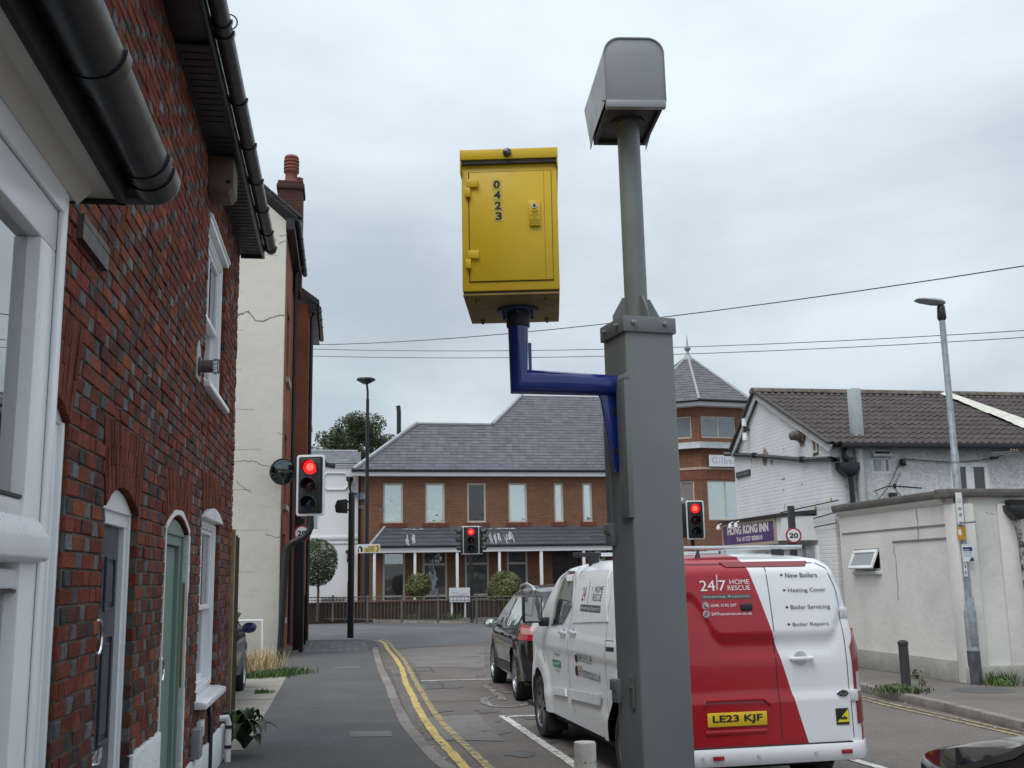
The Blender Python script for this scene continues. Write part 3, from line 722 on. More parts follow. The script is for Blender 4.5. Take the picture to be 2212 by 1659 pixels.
# --- sash windows
gl = clearglass(); curtain = M('net curtain', (.55, .56, .57), .9, var=.12, vs=2)
def sash(a, b, z0, zt, rise, sill=True, hood=False):
    u = UW-.045; fr_ = MB(); frame_rect(fr_, a, b, z0, zt, u-.09, u, .07, axis='y')
    frame_rect(fr_, a+.02, b-.02, z0+.02, zt-.02, u-.06, u+.012, .03, axis='y')
    if rise:
        n = 12; vc = (a+b)/2; hw = (b-a)/2; top = [(a+(b-a)*i/n, zt+rise*(1-(2*i/n-1)**2)) for i in range(n+1)]
        fr_.prism([(a, zt-.002), (b, zt-.002)]+top[::-1], u-.09, UW+.03, 'x')
    w_ = fr_.build('window', upvc, house, bevel=.004, seg=1)
    zm = z0+(zt-z0)*.47
    s1 = MB(); frame_rect(s1, a+.07, b-.07, zm, zt-.07, u-.06, u-.02, .04, axis='y'); s1.box(u-.055, u-.03, (a+b)/2-.012, (a+b)/2+.012, zm+.04, zt-.11)
    s1.build('upper_sash', upvc, w_, bevel=.003, seg=1)
    s2 = MB(); frame_rect(s2, a+.07, b-.07, z0+.07, zm+.045, u-.1, u-.062, .045, axis='y'); s2.box(u-.095, u-.07, (a+b)/2-.012, (a+b)/2+.012, z0+.11, zm)
    s2.build('lower_sash', upvc, w_, bevel=.003, seg=1)
    p = MB(); p.box(u-.045, u-.041, a+.1, b-.1, zm+.03, zt-.1); p.box(u-.085, u-.081, a+.1, b-.1, z0+.1, zm+.01); p.build('pane', gl, w_)
    c_ = MB(); n = 40
    for i in range(n):
        x0 = a+.05+(b-a-.1)*i/n; x1 = a+.05+(b-a-.1)*(i+1)/n; k0 = .02*sin(i*1.3); k1 = .02*sin((i+1)*1.3)
        c_.add([(u-.19+k0, x0, z0), (u-.19+k1, x1, z0), (u-.19+k1, x1, zt), (u-.19+k0, x0, zt)], [(0, 1, 2, 3)])
    c_.build('curtain', curtain, w_, smooth=True)
    bx = MB(); bx.box(u-.3, u-.295, a-.1, b+.1, z0-.1, zt+.1); bx.build('dark_room', dark, w_)
    if sill:
        s_ = MB(); pr_ = .055 if z0 > 2 else .09; s_.prism([(UW-.06, z0-.0), (UW+pr_, z0-.03), (UW+pr_, z0-.075), (UW-.06, z0-.075)], a-.06, b+.08, 'y')
        s_.build('sill', upvc, w_, bevel=.006)
    return w_
sash(8.96, 10.24, .86, 2.29, .1); sash(8.81, 10.14, 3.4, 4.73, 0)
mb = MB(); mb.box(UW-.05, UW+.015, 8.78, 10.18, 4.73, 4.765); mb.prism([(UW, 4.765), (UW+.03, 4.775), (UW+.03, 4.79), (UW, 4.81)], 8.76, 10.2, 'y'); mb.build('window_head', upvc, house, bevel=.005)
# --- eaves: soffit boards, fascia, gutter
mb = MB(); mb.box(UW-.02, -.90, 2.0, 6.75, 5.275, 5.295); mb.build('soffit', soffm, house, bevel=.003)
sf = MB(); sf.box(UW-.02, -.90, 6.75, 11.42, 5.25, 5.265); so_ = sf.build('soffit', soffm, house)
i = 0; v = 6.85
while v < 11.35:
    if not 8.0 < v < 8.2: MB().box(UW+.03, -.92, v, v+.01, 5.245, 5.249).build('soffit_rib', soffm, so_)
    v += .1

mb = MB(); mb.box(-.90, -.875, 2.0, 11.42, 5.22, 5.42); mb.build('fascia', blackpl, house, bevel=.003)
mb = MB(); mb.box(UW, -.875, 11.42, 11.44, 5.22, 5.42); mb.build('barge_end', blackpl, house)
def gutter(name, x, z, y0, y1, r, parent, segs, bump_=.008, mat=blackpl):
    mb = MB(); n = 14; vs = []
    prof = [(x+r*cos(pi+pi*i/n), z+r*sin(pi+pi*i/n)) for i in range(n+1)]
    prof2 = [(x+(r-.004)*cos(pi+pi*i/n), z+(r-.004)*sin(pi+pi*i/n)) for i in range(n+1)]
    mb.prism(prof+prof2[::-1], y0, y1, 'y')
    mb.prism([(x+r*cos(pi+pi*i/n), z+r*sin(pi+pi*i/n)) for i in range(n+1)], y1-.003, y1, 'y'); mb.prism([(x+r*cos(pi+pi*i/n), z+r*sin(pi+pi*i/n)) for i in range(n+1)], y0, y0+.003, 'y')
    g_ = mb.build(name, mat, parent, smooth=True, ang=60)
    for k, y in enumerate(segs):
        mb = MB(); r1 = r+bump_; w_ = .045 if k % 2 else .03
        p1 = [(x+r1*cos(pi+pi*i/n), z+.004+r1*sin(pi+pi*i/n)) for i in range(n+1)]; p2 = [(x+r*cos(pi+pi*i/n), z+.004+r*sin(pi+pi*i/n)) for i in range(n+1)]
        mb.prism(p1+p2[::-1], y-w_/2, y+w_/2, 'y'); mb.box(x-r-.03, x-r+.01, y-w_/2, y+w_/2, z-r*.6, z+.02)
        mb.build('gutter_bracket', mat, g_, smooth=True, ang=50)
    return g_
gt = gutter('gutter', -.812, 5.33, 2.0, 11.44, .06, house, [5.0, 5.9, 6.55, 6.7, 7.7, 8.55, 9.35, 10.1, 10.8, 11.35], .012)
mb = MB(); mb.tube([(-.775+.055*cos(a), 6.62, 5.36+.055*sin(a)) for a in [pi*1.2-2*pi*.8*i/14 for i in range(15)]], .005, 6); mb.build('loose_strap', blackpl, house, smooth=True)
mb = MB(); mb.prism([(-.87, 5.43), (-4.2, 7.9), (-7.6, 5.43)], 2.0, 11.45, 'y'); mb.build('roof', M('dark roof tiles', (.09, .085, .085), .8, var=.2), house)
# things fixed on the wall
wood = M('weathered timber', (.16, .12, .085), .85, var=.3, vs=7, bump=.002, bs=40)
t = framed('nest_box', 'brown wooden box fixed under the black eaves of the cottage', 'nest box', FA)
mb = MB(); mb.prism([(UW, 4.93), (UW+.16, 4.93), (UW+.2, 4.98), (UW+.2, 5.245), (UW, 5.245)], 8.62, 8.95, 'y'); mb.build('box_body', M('stained plywood', (.13, .085, .06), .8, var=.3, vs=6, stain=.4, ss=8), t, bevel=.004)
mb = MB(); mb.lathe([(.018, 0), (.018, .004)], (UW+.16, 8.615, 5.02), 12, 'y'); mb.build('entrance_hole', dark, t)
t = framed('flue_terminal', 'short boiler flue in a square wall plate beside the upper sash window', 'flue', FA)
fm = M('brown grey flue metal', (.14, .12, .115), .5, .3, var=.1)
mb = MB(); mb.box(UW, UW+.012, 8.25, 8.47, 3.3, 3.52); mb.prism([(8.25, 3.52), (8.47, 3.52), (8.36, 3.62)], UW, UW+.012, 'x'); mb.build('wall_plate', M('pale flue plate', (.42, .4, .37), .7, var=.2, vs=20), t, bevel=.003)
mb = MB(); mb.lathe([(.075, UW+.01), (.075, UW+.03), (.05, UW+.032), (.05, UW+.12), (.042, UW+.12)], (0, 8.36, 3.41), 20, 'x'); mb.build('flue_pipe', fm, t, smooth=True)
mb = MB()
for i in range(10):
    a = 2*pi*i/10; mb.tube([(UW+.12, 8.36+.058*cos(a), 3.41+.058*sin(a)), (UW+.15, 8.36+.058*cos(a), 3.41+.058*sin(a))], .003, 5)
mb.tube([(UW+.16, 8.36+.058*cos(2*pi*i/16), 3.41+.058*sin(2*pi*i/16)) for i in range(16)], .004, 5, closed=True)
mb.build('flue_guard', blackp, t)
t = framed('meter_box', 'grey electric box with a white cover low on the brick wall', 'meter box', FA)
mb = MB(); mb.box(UW, UW+.07, 8.72, 8.9, .44, .66); mb.build('grey_case', M('grey plastic', (.25, .26, .28), .5), t, bevel=.008)
mb = MB(); mb.box(UW, UW+.045, 9.02, 9.2, .55, .68); mb.build('white_case', upvc, t, bevel=.006)
o = put(MB().tube([(UW+.03, 9.75, .1), (UW+.03, 9.75, .62), (UW+.012, 9.78, .7), (UW-.01, 9.8, .72)], .02, 8).build('gas_pipe', blackp, smooth=True), FA); tag(o, 'thin black gas pipe running down the white plinth', 'pipe')
t = framed('waste_pipe', 'short white waste pipe with black clips near the fence', 'pipe', FA)
MB().tube([(UW-.01, 10.75, .5), (UW+.06, 10.78, .5), (UW+.075, 10.8, .44), (UW+.075, 10.8, .1)], .028, 10).build('pipe', upvc, t, smooth=True)
for zz in (.22, .4): MB().lathe([(.033, zz), (.033, zz+.03)], (UW+.075, 10.8, 0), 12).build('clip', blackp, t)
mb = MB(); mb.box(UW-.1, UW+.03, 4.55, 5.05, 3.28, 3.31); mb.box(UW-.1, UW+.028, 4.55, 5.05, 3.2, 3.28)
mb.build('timber_lintel', M('dark brown timber', (.06, .045, .04), .6), house)

# --- neighbour house with the bay
bayh = framed('bay_house', 'house with white upvc bay window and fat black gutter', 'house', FA)
UB = -.68
uv2 = upvc
mb = MB(); mb.box(UW-.3, UW-.012, -3, 2.45, 0, 6); mb.build('wall', brickmat('bay house brick', (.25, .06, .035), (.2, .06, .04), (.1, .09, .08)), bayh)
fr_ = MB()
frame_rect(fr_, -.4, 2.61, .1, 2.7, UB-.07, UB, .17, axis='y')
fr_.box(UB-.07, UB, .0, .12, .24, 2.5); fr_.box(UB-.0, UB+.01, 2.56, 2.618, .1, 2.7)
fr_.build('bay_frame', uv2, bayh, bevel=.006)
tr_ = MB(); tr_.prism([(UB-.07, 1.795), (UB+.02, 1.805), (UB+.03, 1.812), (UB+.03, 1.857), (UB, 1.9), (UB-.07, 1.9)], -.4, 2.55, 'y'); tr_.build('transom_sill', uv2, bayh, bevel=.004)
for (za, zb) in ((.25, 1.79), (1.895, 2.62)):
    w_ = MB(); frame_rect(w_, .13, 2.52, za, zb, UB-.055, UB-.008, .045, axis='y')
    wo = w_.build('window', uv2, bayh, bevel=.01)
    p = MB(); p.box(UB-.035, UB-.03, .16, 2.48, za+.04, zb-.04); p.build('pane', clearglass('bay window glass', .38), wo)
    gk = MB(); frame_rect(gk, .174, 2.476, za+.044, zb-.044, UB-.03, UB-.006, .007, axis='y'); gk.build('gasket', blackp, wo)
mb = MB(); n = 90
for i in range(n):
    x0 = .0+2.485*i/n; x1 = .0+2.485*(i+1)/n; k0 = .004*sin(i*.9); k1 = .004*sin((i+1)*.9)
    mb.add([(UB-.043+k0, x0, .2), (UB-.043+k1, x1, .2), (UB-.043+k1, x1, 2.7), (UB-.043+k0, x0, 2.7)], [(0, 1, 2, 3)])
mb.build('curtain', M('grey net curtain', (.52, .54, .56), .9, var=.15, vs=3), bayh, smooth=True)
mb = MB(); mb.box(UW-.05, UB-.07, 2.53, 2.61, .1, 2.7); mb.box(UW-.05, UB-.02, 2.61, 2.615, .1, 2.7); mb.build('bay_return', uv2, bayh)
mb = MB(); mb.box(UB+.0, UB+.012, -.4, 2.583, 2.63, 2.7); mb.box(UW, UB+.02, -.4, 2.68, 2.7, 2.73); mb.build('head_board', uv2, bayh, bevel=.004)
ivory = M('cream soffit board', (.56, .53, .46), .5, var=.04, vs=2, stain=.12, ss=3, stain_col=(.4, .37, .3))
mb = MB(); mb.box(UB-.0, -.585, -3, 2.74, 2.73, 2.745); mb.box(UW, UB, 2.68, 2.74, 2.73, 2.745); mb.build('soffit', ivory, bayh, bevel=.003)
mb = MB(); mb.prism([(UB+.013, 2.69), (UB+.05, 2.73), (UB+.013, 2.73)], -3, 2.68, 'y'); mb.build('soffit_trim', ivory, bayh)
mb = MB(); mb.box(-.585, -.567, -3, 2.76, 2.72, 2.9); mb.box(UW, -.567, 2.74, 2.758, 2.72, 2.9); mb.build('fascia', M('matt black fascia', (.012, .012, .014), .8, var=.1), bayh, bevel=.002)
gutter('gutter', -.51, 2.815, -3, 2.82, .062, bayh, [1.3, 2.12, 2.66], .007)
mb = MB(); n = 14; r = .064; x = 2.82; z = 2.815
mb.prism([(x+r*cos(pi+pi*i/n), z+r*sin(pi+pi*i/n)) for i in range(n+1)], UW, -.51, 'x')
mb.build('end_gutter', blackpl, bayh, smooth=True, ang=60)
mb = MB(); mb.lathe([(.0, 0), (.066, 0.0), (.07, .01)], (0, 0, 0), 16); 
cornr = MB(); n = 14
for (r2,) in ((.068,),):
    cornr.prism([(-.51+r2*cos(pi+pi*i/n), 2.817+r2*sin(pi+pi*i/n)) for i in range(n+1)], 2.73, 2.82, 'y')
    cornr.prism([(2.82+r2*cos(pi+pi*i/n), 2.817+r2*sin(pi+pi*i/n)) for i in range(n+1)], -.62, -.51, 'x')
    cornr.lathe([(r2*sin(pi*k/10), -r2*cos(pi*k/10)) for k in range(6)], (-.51, 2.82, 2.817), 24)
cornr.build('gutter_angle', blackpl, bayh, smooth=True, ang=60)
mb = MB(); mb.box(UW, -.57, -3, 2.75, 2.86, 2.93); mb.build('bay_roof', lead, bayh)
# white door of the bay house, set in the brick wall
dw = MB(); a, b = 4.0, 4.635
dw.box(UW-.12, UW-.04, b-.08, b, .1, 2.42); dw.box(UW-.12, UW-.02, b-.035, b, .1, 2.42); dw.box(UW-.12, UW-.04, a, b-.08, 2.32, 2.42)
n = 10; top = [(a+(b-a)*i/n, 2.42+.1*(1-(2*i/n-1)**2)) for i in range(n+1)]; dw.prism([(a, 2.41), (b, 2.41)]+top[::-1], UW-.12, UW-.03, 'x')
o = dw.build('door_frame', upvc, bayh, bevel=.006)
mb = MB(); mb.box(UW-.11, UW-.07, a, b-.085, .12, 2.31); mb.box(UW-.07, UW-.055, a+.0, b-.16, .9, 2.2); dwo = mb.build('door', upvc, bayh, bevel=.006)
mb = MB(); mb.box(UW-.06, UW+.04, a, b, .1, .16); mb.build('door_threshold', upvc, dwo)

# --- fence at the end of the cottage
fence = framed('timber_fence', 'weathered brown feather edge fence beside the driveway', 'fence', FA)
fw_ = M('weathered fence board', (.105, .08, .06), .9, var=.3, vs=5, bump=.002, bs=35, rndv=.2)
mb = MB(); mb.box(-1.2, -1.1, 11.38, 11.47, .1, 2.3); mb.build('post', M('new pale timber', (.28, .2, .12), .85, var=.25, vs=6), fence, bevel=.004)
for i in range(6):
    v = 11.47+i*.1; h = 2.24+rnd.uniform(-.03, .03)-(.22 if i == 1 else 0)
    mb = MB(); mb.prism([(-1.13, v), (-1.108, v), (-1.12, v+.11), (-1.13, v+.11)], .14, h, 'z'); mb.build('board', fw_, fence, bevel=.002, seg=1)
mb = MB(); mb.box(-1.16, -1.13, 11.42, 12.05, .5, .58); mb.box(-1.16, -1.13, 11.42, 12.05, 1.9, 1.98); mb.build('rail', fw_, fence)

# ================================================================== CREAM GABLED HOUSE
cream = framed('cream_house', 'tall cream rendered gable house with brick street front', 'house', FA)
UC = -1.43; VC = 25.0; HE = 10.3
crm = M('cream render', (.74, .7, .6), .85, var=.05, vs=.8, bump=.012, bs=4, stain=.18, ss=.9, stain_col=(.5, .46, .38))
redb = brickmat('street front brick', (.33, .095, .05), (.26, .085, .05), (.2, .12, .08), dirt=.2)
apx = -6.6; HA = HE+4.7
mb = MB(); mb.prism([(UC, .0), (UC, HE), (apx, HA), (apx*2-UC, HE), (apx*2-UC, 0)], VC, VC+.25, 'y'); mb.build('gable_wall', crm, cream, bevel=.01)
# hairline cracks in the render
def crackline(mb, pts, fn, w_=.012, thick=.004):
    Q = []
    for a, b in zip(pts[:-1], pts[1:]):
        n_ = 6
        for k in range(n_): Q.append((a[0]+(b[0]-a[0])*k/n_+rnd.uniform(-.015, .015), a[1]+(b[1]-a[1])*k/n_+rnd.uniform(-.015, .015)))
    Q.append(pts[-1])
    for a, b in zip(Q[:-1], Q[1:]):
        d = Vector((b[0]-a[0], b[1]-a[1])); L_ = d.length
        if L_ < 1e-6: continue
        n_ = Vector((-d.y, d.x))/L_*w_/2*rnd.uniform(.5, 1.2)
        mb.add([fn(a[0]-n_.x, a[1]-n_.y), fn(b[0]-n_.x, b[1]-n_.y), fn(b[0]+n_.x, b[1]+n_.y), fn(a[0]+n_.x, a[1]+n_.y)], [(0, 1, 2, 3)])
mb = MB()
def z4(zx, zy): u, z_ = FA.uz((560+zx/2.513)*.864, (340+zy/2.513)*.864, VC); return (u, z_)
def z5(zx, zy): u, z_ = FA.uz((560+zx/2.513)*.864, (1000+zy/2.513)*.864, VC); return (u, z_)
CR = [[z4(78, 1130), z4(110, 1118), z4(150, 1105), z4(165, 1112), z4(195, 1160), z4(245, 1163), z4(300, 1140), z4(360, 1125), z4(392, 1127)],
      [z4(350, 628), z4(380, 628), z4(402, 612)], [z4(345, 675), z4(370, 662), z4(400, 658)], [z4(300, 640), z4(325, 650), z4(320, 680)],
      [z5(70, 390), z5(130, 380), z5(190, 385), z5(230, 405), z5(300, 418)], [z5(80, 510), z5(120, 550), z5(170, 582)], [z5(335, 205), z5(372, 220)], [z5(255, 845), z5(330, 865), z5(360, 855)]]
for c in CR: crackline(mb, c, lambda a, b: (a, VC-.004, b), .03 if c is CR[0] else .014)
for k in range(9):
    zz = 2+k*.93; crackline(mb, [(UC-.02-rnd.uniform(0, 1), zz), (UC-1.6-rnd.uniform(0, 1.5), zz+rnd.uniform(-.03, .03))], lambda a, b: (a, VC-.003, b), .006)
mb.build('render_cracks', M('crack shadow', (.2, .175, .14), .9, var=0), cream)['kind'] = 'stuff'
# street front with recessed windows
mb = MB(); so_h = []
wins = [(26.2, 27.2, 6.7, 8.4), (26.2, 27.2, 3.6, 5.3), (26.0, 27.3, .9, 2.9)]
wall_cells(mb, VC+.25, 29.4, 0, HE-.1, UC-.3, UC, wins, axis='y'); mb.build('front_wall', redb, cream)
mb = MB(); mb.box(UC-.28, UC-.26, VC+.3, 29.3, .1, HE-.2); mb.build('dark_room', dark, cream)
for a, b, c, d in wins:
    f = MB(); frame_rect(f, a, b, c, d, UC-.16, UC-.1, .1, axis='y'); fo = f.build('window', white, cream); p = MB(); p.box(UC-.13, UC-.12, a+.05, b-.05, c, d); p.build('pane', glass('dim glass', refl=.25), fo)
    s_ = MB(); s_.box(UC-.1, UC+.08, a-.1, b+.1, c-.12, c); s_.build('sill', M('weathered stone', (.4, .38, .33), .8, var=.2), fo)
    mb = MB(); n = 10
    for i in range(n): 
        y0_ = a-.08+(b-a+.16)*i/n; mb.box(UC-.02, UC+.012, y0_+.005, y0_+(b-a+.16)/n-.005, d, d+.34)
    mb.build('arch_bricks', brickr if False else M('arch brick', (.2, .055, .035), .85, var=.2), cream)
# dark board painting the shade inside an arched porch near the corner
mb = MB(); n = 12; mb.prism([(25.45, .1), (25.95, .1), (25.95, 3.1)]+[(25.7+.25*cos(pi*i/n), 3.1+.3*sin(pi*i/n)) for i in range(n+1)]+[(25.45, 3.1)], UC-.02, UC+.006, 'x'); mb.build('porch_shadow_board', M('painted porch shade', (.02, .018, .018), .5), cream)
# quoin strip darker bricks at the base, gutter, rafters end, downpipe
mb = MB(); mb.prism([(UC+.28, HE+.02), (UC+.28, HE+.16), (apx, HA+.2), (apx, HA+.04)], VC-.12, 29.6, 'y'); rf = mb.build('roof', M('dark slate roof', (.085, .08, .08), .8, var=.25, vs=3), cream)
mb = MB(); mb.prism([(apx*2-UC-.28, HE+.02), (apx*2-UC-.28, HE+.16), (apx, HA+.2), (apx, HA+.04)], VC-.12, 29.6, 'y'); mb.build('rear_roof', MATS['dark slate roof'], cream)
n = 14
for i in range(n):
    t0 = i/n; a = UC+.3+(apx-UC-.3)*t0; zz = HE+.18+(HA-HE)*t0*(1.0)
    mb = MB(); ang_ = math.atan2(HA-HE, apx-UC-.28)
    mb.cbox((0, 0, 0), (.46, .34, .035), M4=Matrix.Translation((a-.1, VC-.02, zz+.02)) @ Matrix.Rotation(-ang_, 4, 'Y'))
    mb.build('verge_tile', MATS['dark slate roof'], cream)
mb = MB(); mb.box(UC+.02, UC+.2, VC-.05, 29.6, HE-.22, HE+.06); mb.build('fascia', blackp, cream)
gutter('gutter', UC+.28, HE+.03, VC-.1, 29.7, .07, cream, [VC+.5+i*.9 for i in range(5)], .01)
mb = MB(); mb.tube([(UC+.25, 28.6, HE), (UC+.08, 28.65, HE-.3), (UC+.08, 28.65, .2)], .05, 8); mb.build('downpipe', blackp, cream, smooth=True)
# projecting second part with its own eaves
c2 = framed('brick_terrace_house', 'dark red brick house projecting beyond the cream gable', 'house', FA)
U2 = -1.02
mb = MB(); w2 = [(30.4, 31.4, 6.2, 7.7), (30.4, 31.4, 3.4, 5.0)]
wall_cells(mb, 29.8, 34, 0, 9.5, U2-.4, U2, w2, axis='y'); mb.box(-6, U2-.4, 29.8, 30.1, 0, 9.5); mb.build('wall', redb, c2)
for a, b, c, d in w2:
    f = MB(); frame_rect(f, a, b, c, d, U2-.14, U2-.08, .1, axis='y'); fo = f.build('window', white, c2); MB().box(U2-.12, U2-.11, a, b, c, d).build('pane', glass('dim glass'), fo); MB().box(U2-.1, U2+.1, a-.1, b+.1, c-.12, c).build('sill', MATS['weathered stone'], fo)
mb = MB(); mb.prism([(U2+.28, 9.45), (U2+.28, 9.6), (-6, 13.5), (-6, 13.3)], 29.7, 34.1, 'y'); mb.build('roof', MATS['dark slate roof'], c2)
mb = MB(); mb.box(U2, U2+.2, 29.75, 34.05, 9.25, 9.5); mb.build('fascia', blackp, c2)
gutter('gutter', U2+.27, 9.42, 29.75, 34.0, .07, c2, [30.2, 31.2, 32.2], .012)
MB().tube([(U2+.2, 29.95, 9.4), (U2+.07, 29.95, 9.1), (U2+.07, 29.95, .2)], .05, 8).build('downpipe', blackp, c2, smooth=True)
# chimney
ch = framed('chimney_stack', 'brick chimney with a banded terracotta pot above the cream gable', 'chimney', FA)
cb = brickmat('chimney brick', (.13, .05, .04), (.09, .04, .035), (.06, .05, .045))
uc, zc = FA.uz(628, 470, 29.0); ut, zt_ = FA.uz(629, 398, 29.0)
mb = MB(); mb.box(ut-.33, ut+.33, 28.7, 29.6, zc-2.2, zt_-.25); mb.build('stack', cb, ch)
mb = MB(); mb.box(ut-.38, ut+.38, 28.65, 29.65, zt_-.25, zt_-.1); mb.box(ut-.35, ut+.35, 28.68, 29.62, zt_-.1, zt_); mb.build('cap', cb, ch, bevel=.02)
terr = M('terracotta', (.25, .085, .055), .8, var=.15, vs=4, stain=.3, ss=5)
pr = [(.25, 0), (.22, .04), (.2, .35), (.24, .4)]
for k in range(4): pr += [(.26, .42+k*.12), (.26, .49+k*.12), (.22, .495+k*.12), (.22, .535+k*.12)]
pr += [(.25, .92), (.23, .99), (.17, 1.02), (.0, 1.03)]
MB().lathe([(r*.82, h*.82) for r, h in pr], (ut, 29.0, zt_), 18).build('pot', terr, ch, smooth=True, ang=50)
MB().lathe([(.12, 0), (.12, .3), (.14, .34)], (ut+.18, 29.45, zt_), 14).build('pot', terr, ch, smooth=True)
# white rail and boxes at the foot of the cream wall
t = framed('handrail', 'low white metal handrail against the cream wall', 'handrail', FA)
ua, za = FA.uz((560+175/2.513)*.864, (1000+1385/2.513)*.864, 24.6); ub, zb = FA.uz((560+240/2.513)*.864, (1000+1385/2.513)*.864, 24.6)
mb = MB(); mb.tube([(ua-.6, 24.6, za), (ub, 24.6, zb), (ub+.02, 24.6, .1)], .025, 8)
for k in range(5): mb.tube([(ua-.2-k*.09, 24.7, za-.25), (ua-.2-k*.09, 24.7, .1)], .012, 6)
mb.tube([(ua-.7, 24.7, za-.25), (ua-.1, 24.7, za-.25)], .015, 6); mb.build('rail', white, t, smooth=True)
# ================================================================== GILBERTS OFFICE (brick facade on v=0 of FG)
def G3(zx, zy): return ((860+zx/2.676)*.864, (940+zy/2.676)*.864)
def g3(zx, zy, v=0.0): return FG.uz(*G3(zx, zy), v)
ofb = brickmat('office brick', (.25, .105, .052), (.19, .075, .04), (.25, .2, .15), ms=.008, dirt=.16)
office = framed('brick_office', 'two storey brown brick office with grey slate roof and canopy', 'office building', FG)
UR = 25.0
zE = g3(65, 668)[1]
ups = [(262, 722, 396, 988), (543, 720, 676, 985), (822, 718, 952, 980), (1097, 716, 1228, 980), (1402, 716, 1472, 978), (1592, 715, 1665, 978), (1800, 714, 1870, 976)]
los = [(258, 1165, 410, 1515), (525, 1165, 693, 1508), (808, 1165, 975, 1500), (1088, 1160, 1235, 1490), (1390, 1165, 1590, 1500), (1640, 1165, 1760, 1490)]
def rects(L_, v=0):
    r = []
    for a, b, c, d in L_:
        u0, z1 = g3(a, b, v); u1, z0 = g3(c, d, v); r.append([u0, u1, z0, z1])
    return r
RU = rects(ups); RL = rects(los)
for R_ in RU: R_[2] = sum(q[2] for q in RU[:6])/6; R_[3] = sum(q[3] for q in RU[:6])/6
zt_ = sum(q[3] for q in RL)/6; zb_ = RL[0][2]
for R_ in RL: R_[3] = zt_; R_[2] = zb_
RL[4][2] = .2
mb = MB(); wall_cells(mb, 0, 17.2, 0, zE+.1, 0, .35, [tuple(q) for q in RU+RL if q[1] < 17]); mb.box(0, .35, .35, 9, 0, zE+.1); mb.build('wall', ofb, office)
MB().box(.4, 17, .6, .65, 0, zE).build('dim_interior', M('dim room', (.035, .033, .03), .9, var=.3, vs=.5), office)
skyg = glass('sky reflecting glass', tint=(.3, .36, .36), refl=.55, rough=.02); dimg = glass('office ground floor glass', tint=(.09, .1, .11), refl=.3, rough=.02); drkg = glass('dark office glass', tint=(.03, .025, .025), refl=.06)
def window(parent, a, b, c, d, v, gm, t=.07, bars=(), fm=ivoryfr, deep=.07, name='window', vbars=()):
    f = MB(); frame_rect(f, a, b, c, d, v-.01, v+deep, t); frame_rect(f, a+.015, b-.015, c+.015, d-.015, v-.02, v-.005, .025)
    for z_ in bars: f.box(a+t, b-t, v, v+deep, z_-t*.5, z_+t*.5); f.box(a+t, b-t, v-.015, v, z_-t*.22, z_+t*.22)
    for x_ in vbars: f.box(x_-t*.5, x_+t*.5, v, v+deep, c+t, d-t)
    fo = f.build(name, fm, parent, bevel=.006, seg=1)
    xs = [a+t]+[q for q in vbars]+[b-t]; zs = [c+t]+[q for q in bars]+[d-t]; k = 0
    for i in range(len(xs)-1):
        for j in range(len(zs)-1):
            g_ = gm[k % len(gm)] if isinstance(gm, (list, tuple)) else gm; k += 1
            x0 = xs[i]+(t*.5 if i else 0); x1 = xs[i+1]-(t*.5 if i < len(xs)-2 else 0)
            z0 = zs[j]+(t*.5 if j else 0); z1 = zs[j+1]-(t*.5 if j < len(zs)-2 else 0)
            MB().box(x0-.005, x1+.005, v+deep*.5, v+deep*.5+.008, z0-.005, z1+.005).build('pane', g_, fo)
    return fo
for i, R_ in enumerate(RU):
    if R_[1] > 17: continue
    window(office, *R_, .03, drkg if i == 2 else skyg, t=.09)
    mb = MB(); n = int((R_[1]-R_[0]+.3)/.075)
    for k in range(n): x0 = R_[0]-.15+(R_[1]-R_[0]+.3)*k/n; mb.box(x0+.004, x0+(R_[1]-R_[0]+.3)/n-.004, -.05, .0, R_[2]-.19, R_[2]-.005)
    mb.build('brick_sill', M('dark brick sill', (.17, .06, .035), .85, var=.25, vs=6), office)['kind'] = 'stuff'
for i, R_ in enumerate(RL):
    if R_[1] > 17: continue
    H_ = R_[3]-R_[2]
    if i == 4: window(office, *R_, .1, drkg, t=.07, bars=(R_[2]+H_*.78,), vbars=((R_[0]+R_[1])/2,), fm=M('brown door frame', (.06, .03, .022), .5)); continue
    window(office, *R_, .03, [drkg, drkg if i == 0 else dimg, dimg], t=.1, bars=(R_[2]+H_*.115, R_[2]+H_*.73))
# fascia + gutter at the eaves
mb = MB(); mb.box(-.35, 17.0, -.36, -.32, zE-.02, zE+.16); mb.box(-.35, 17, -.33, .0, zE-.04, zE-.02); mb.build('fascia', white, office)
mb = MB(); mb.box(-.4, 17.0, -.46, -.34, zE+.15, zE+.27); mb.build('gutter', blackpl, office, bevel=.03)
# roof plane: z = ze + (v+.35)*k
ze = zE+.24; KP = .86
def roofpt(px, py):
    d = ray(px, py); o_ = CP-FG.o; n_ = Vector((0, 0, 1))-FG.ey*KP
    t_ = (ze+.35*KP - o_.dot(n_))/d.dot(n_); P = o_+d*t_; return (P.dot(FG.ex), P.dot(FG.ey))
RP = [roofpt(*G3(*q)) for q in ((75, 655), (485, 322), (985, 319), (1190, 132))]
v1 = RP[1][1]; v2 = RP[3][1]
RP = [(-.35, -.35), (RP[1][0], v1), (RP[2][0], v1), (RP[3][0], v2), (17.2, v2), (17.2, -.35)]
def zr_(v): return ze+(v+.35)*KP
mb = MB(); mb.add([(u, v, zr_(v)) for u, v in RP], [tuple(range(6))])
mb.add([(-.35, -.35, ze), (RP[1][0], v1, zr_(v1)), (RP[1][0]-.05, v1+4, zr_(v1)-.0), (-.35, v1+4.5, ze)], [(0, 1, 2, 3)])
mb.add([(RP[1][0], v1, zr_(v1)), (RP[2][0], v1, zr_(v1)), (RP[2][0], v1+5, ze), (RP[1][0], v1+5, ze)], [(0, 1, 2, 3)])
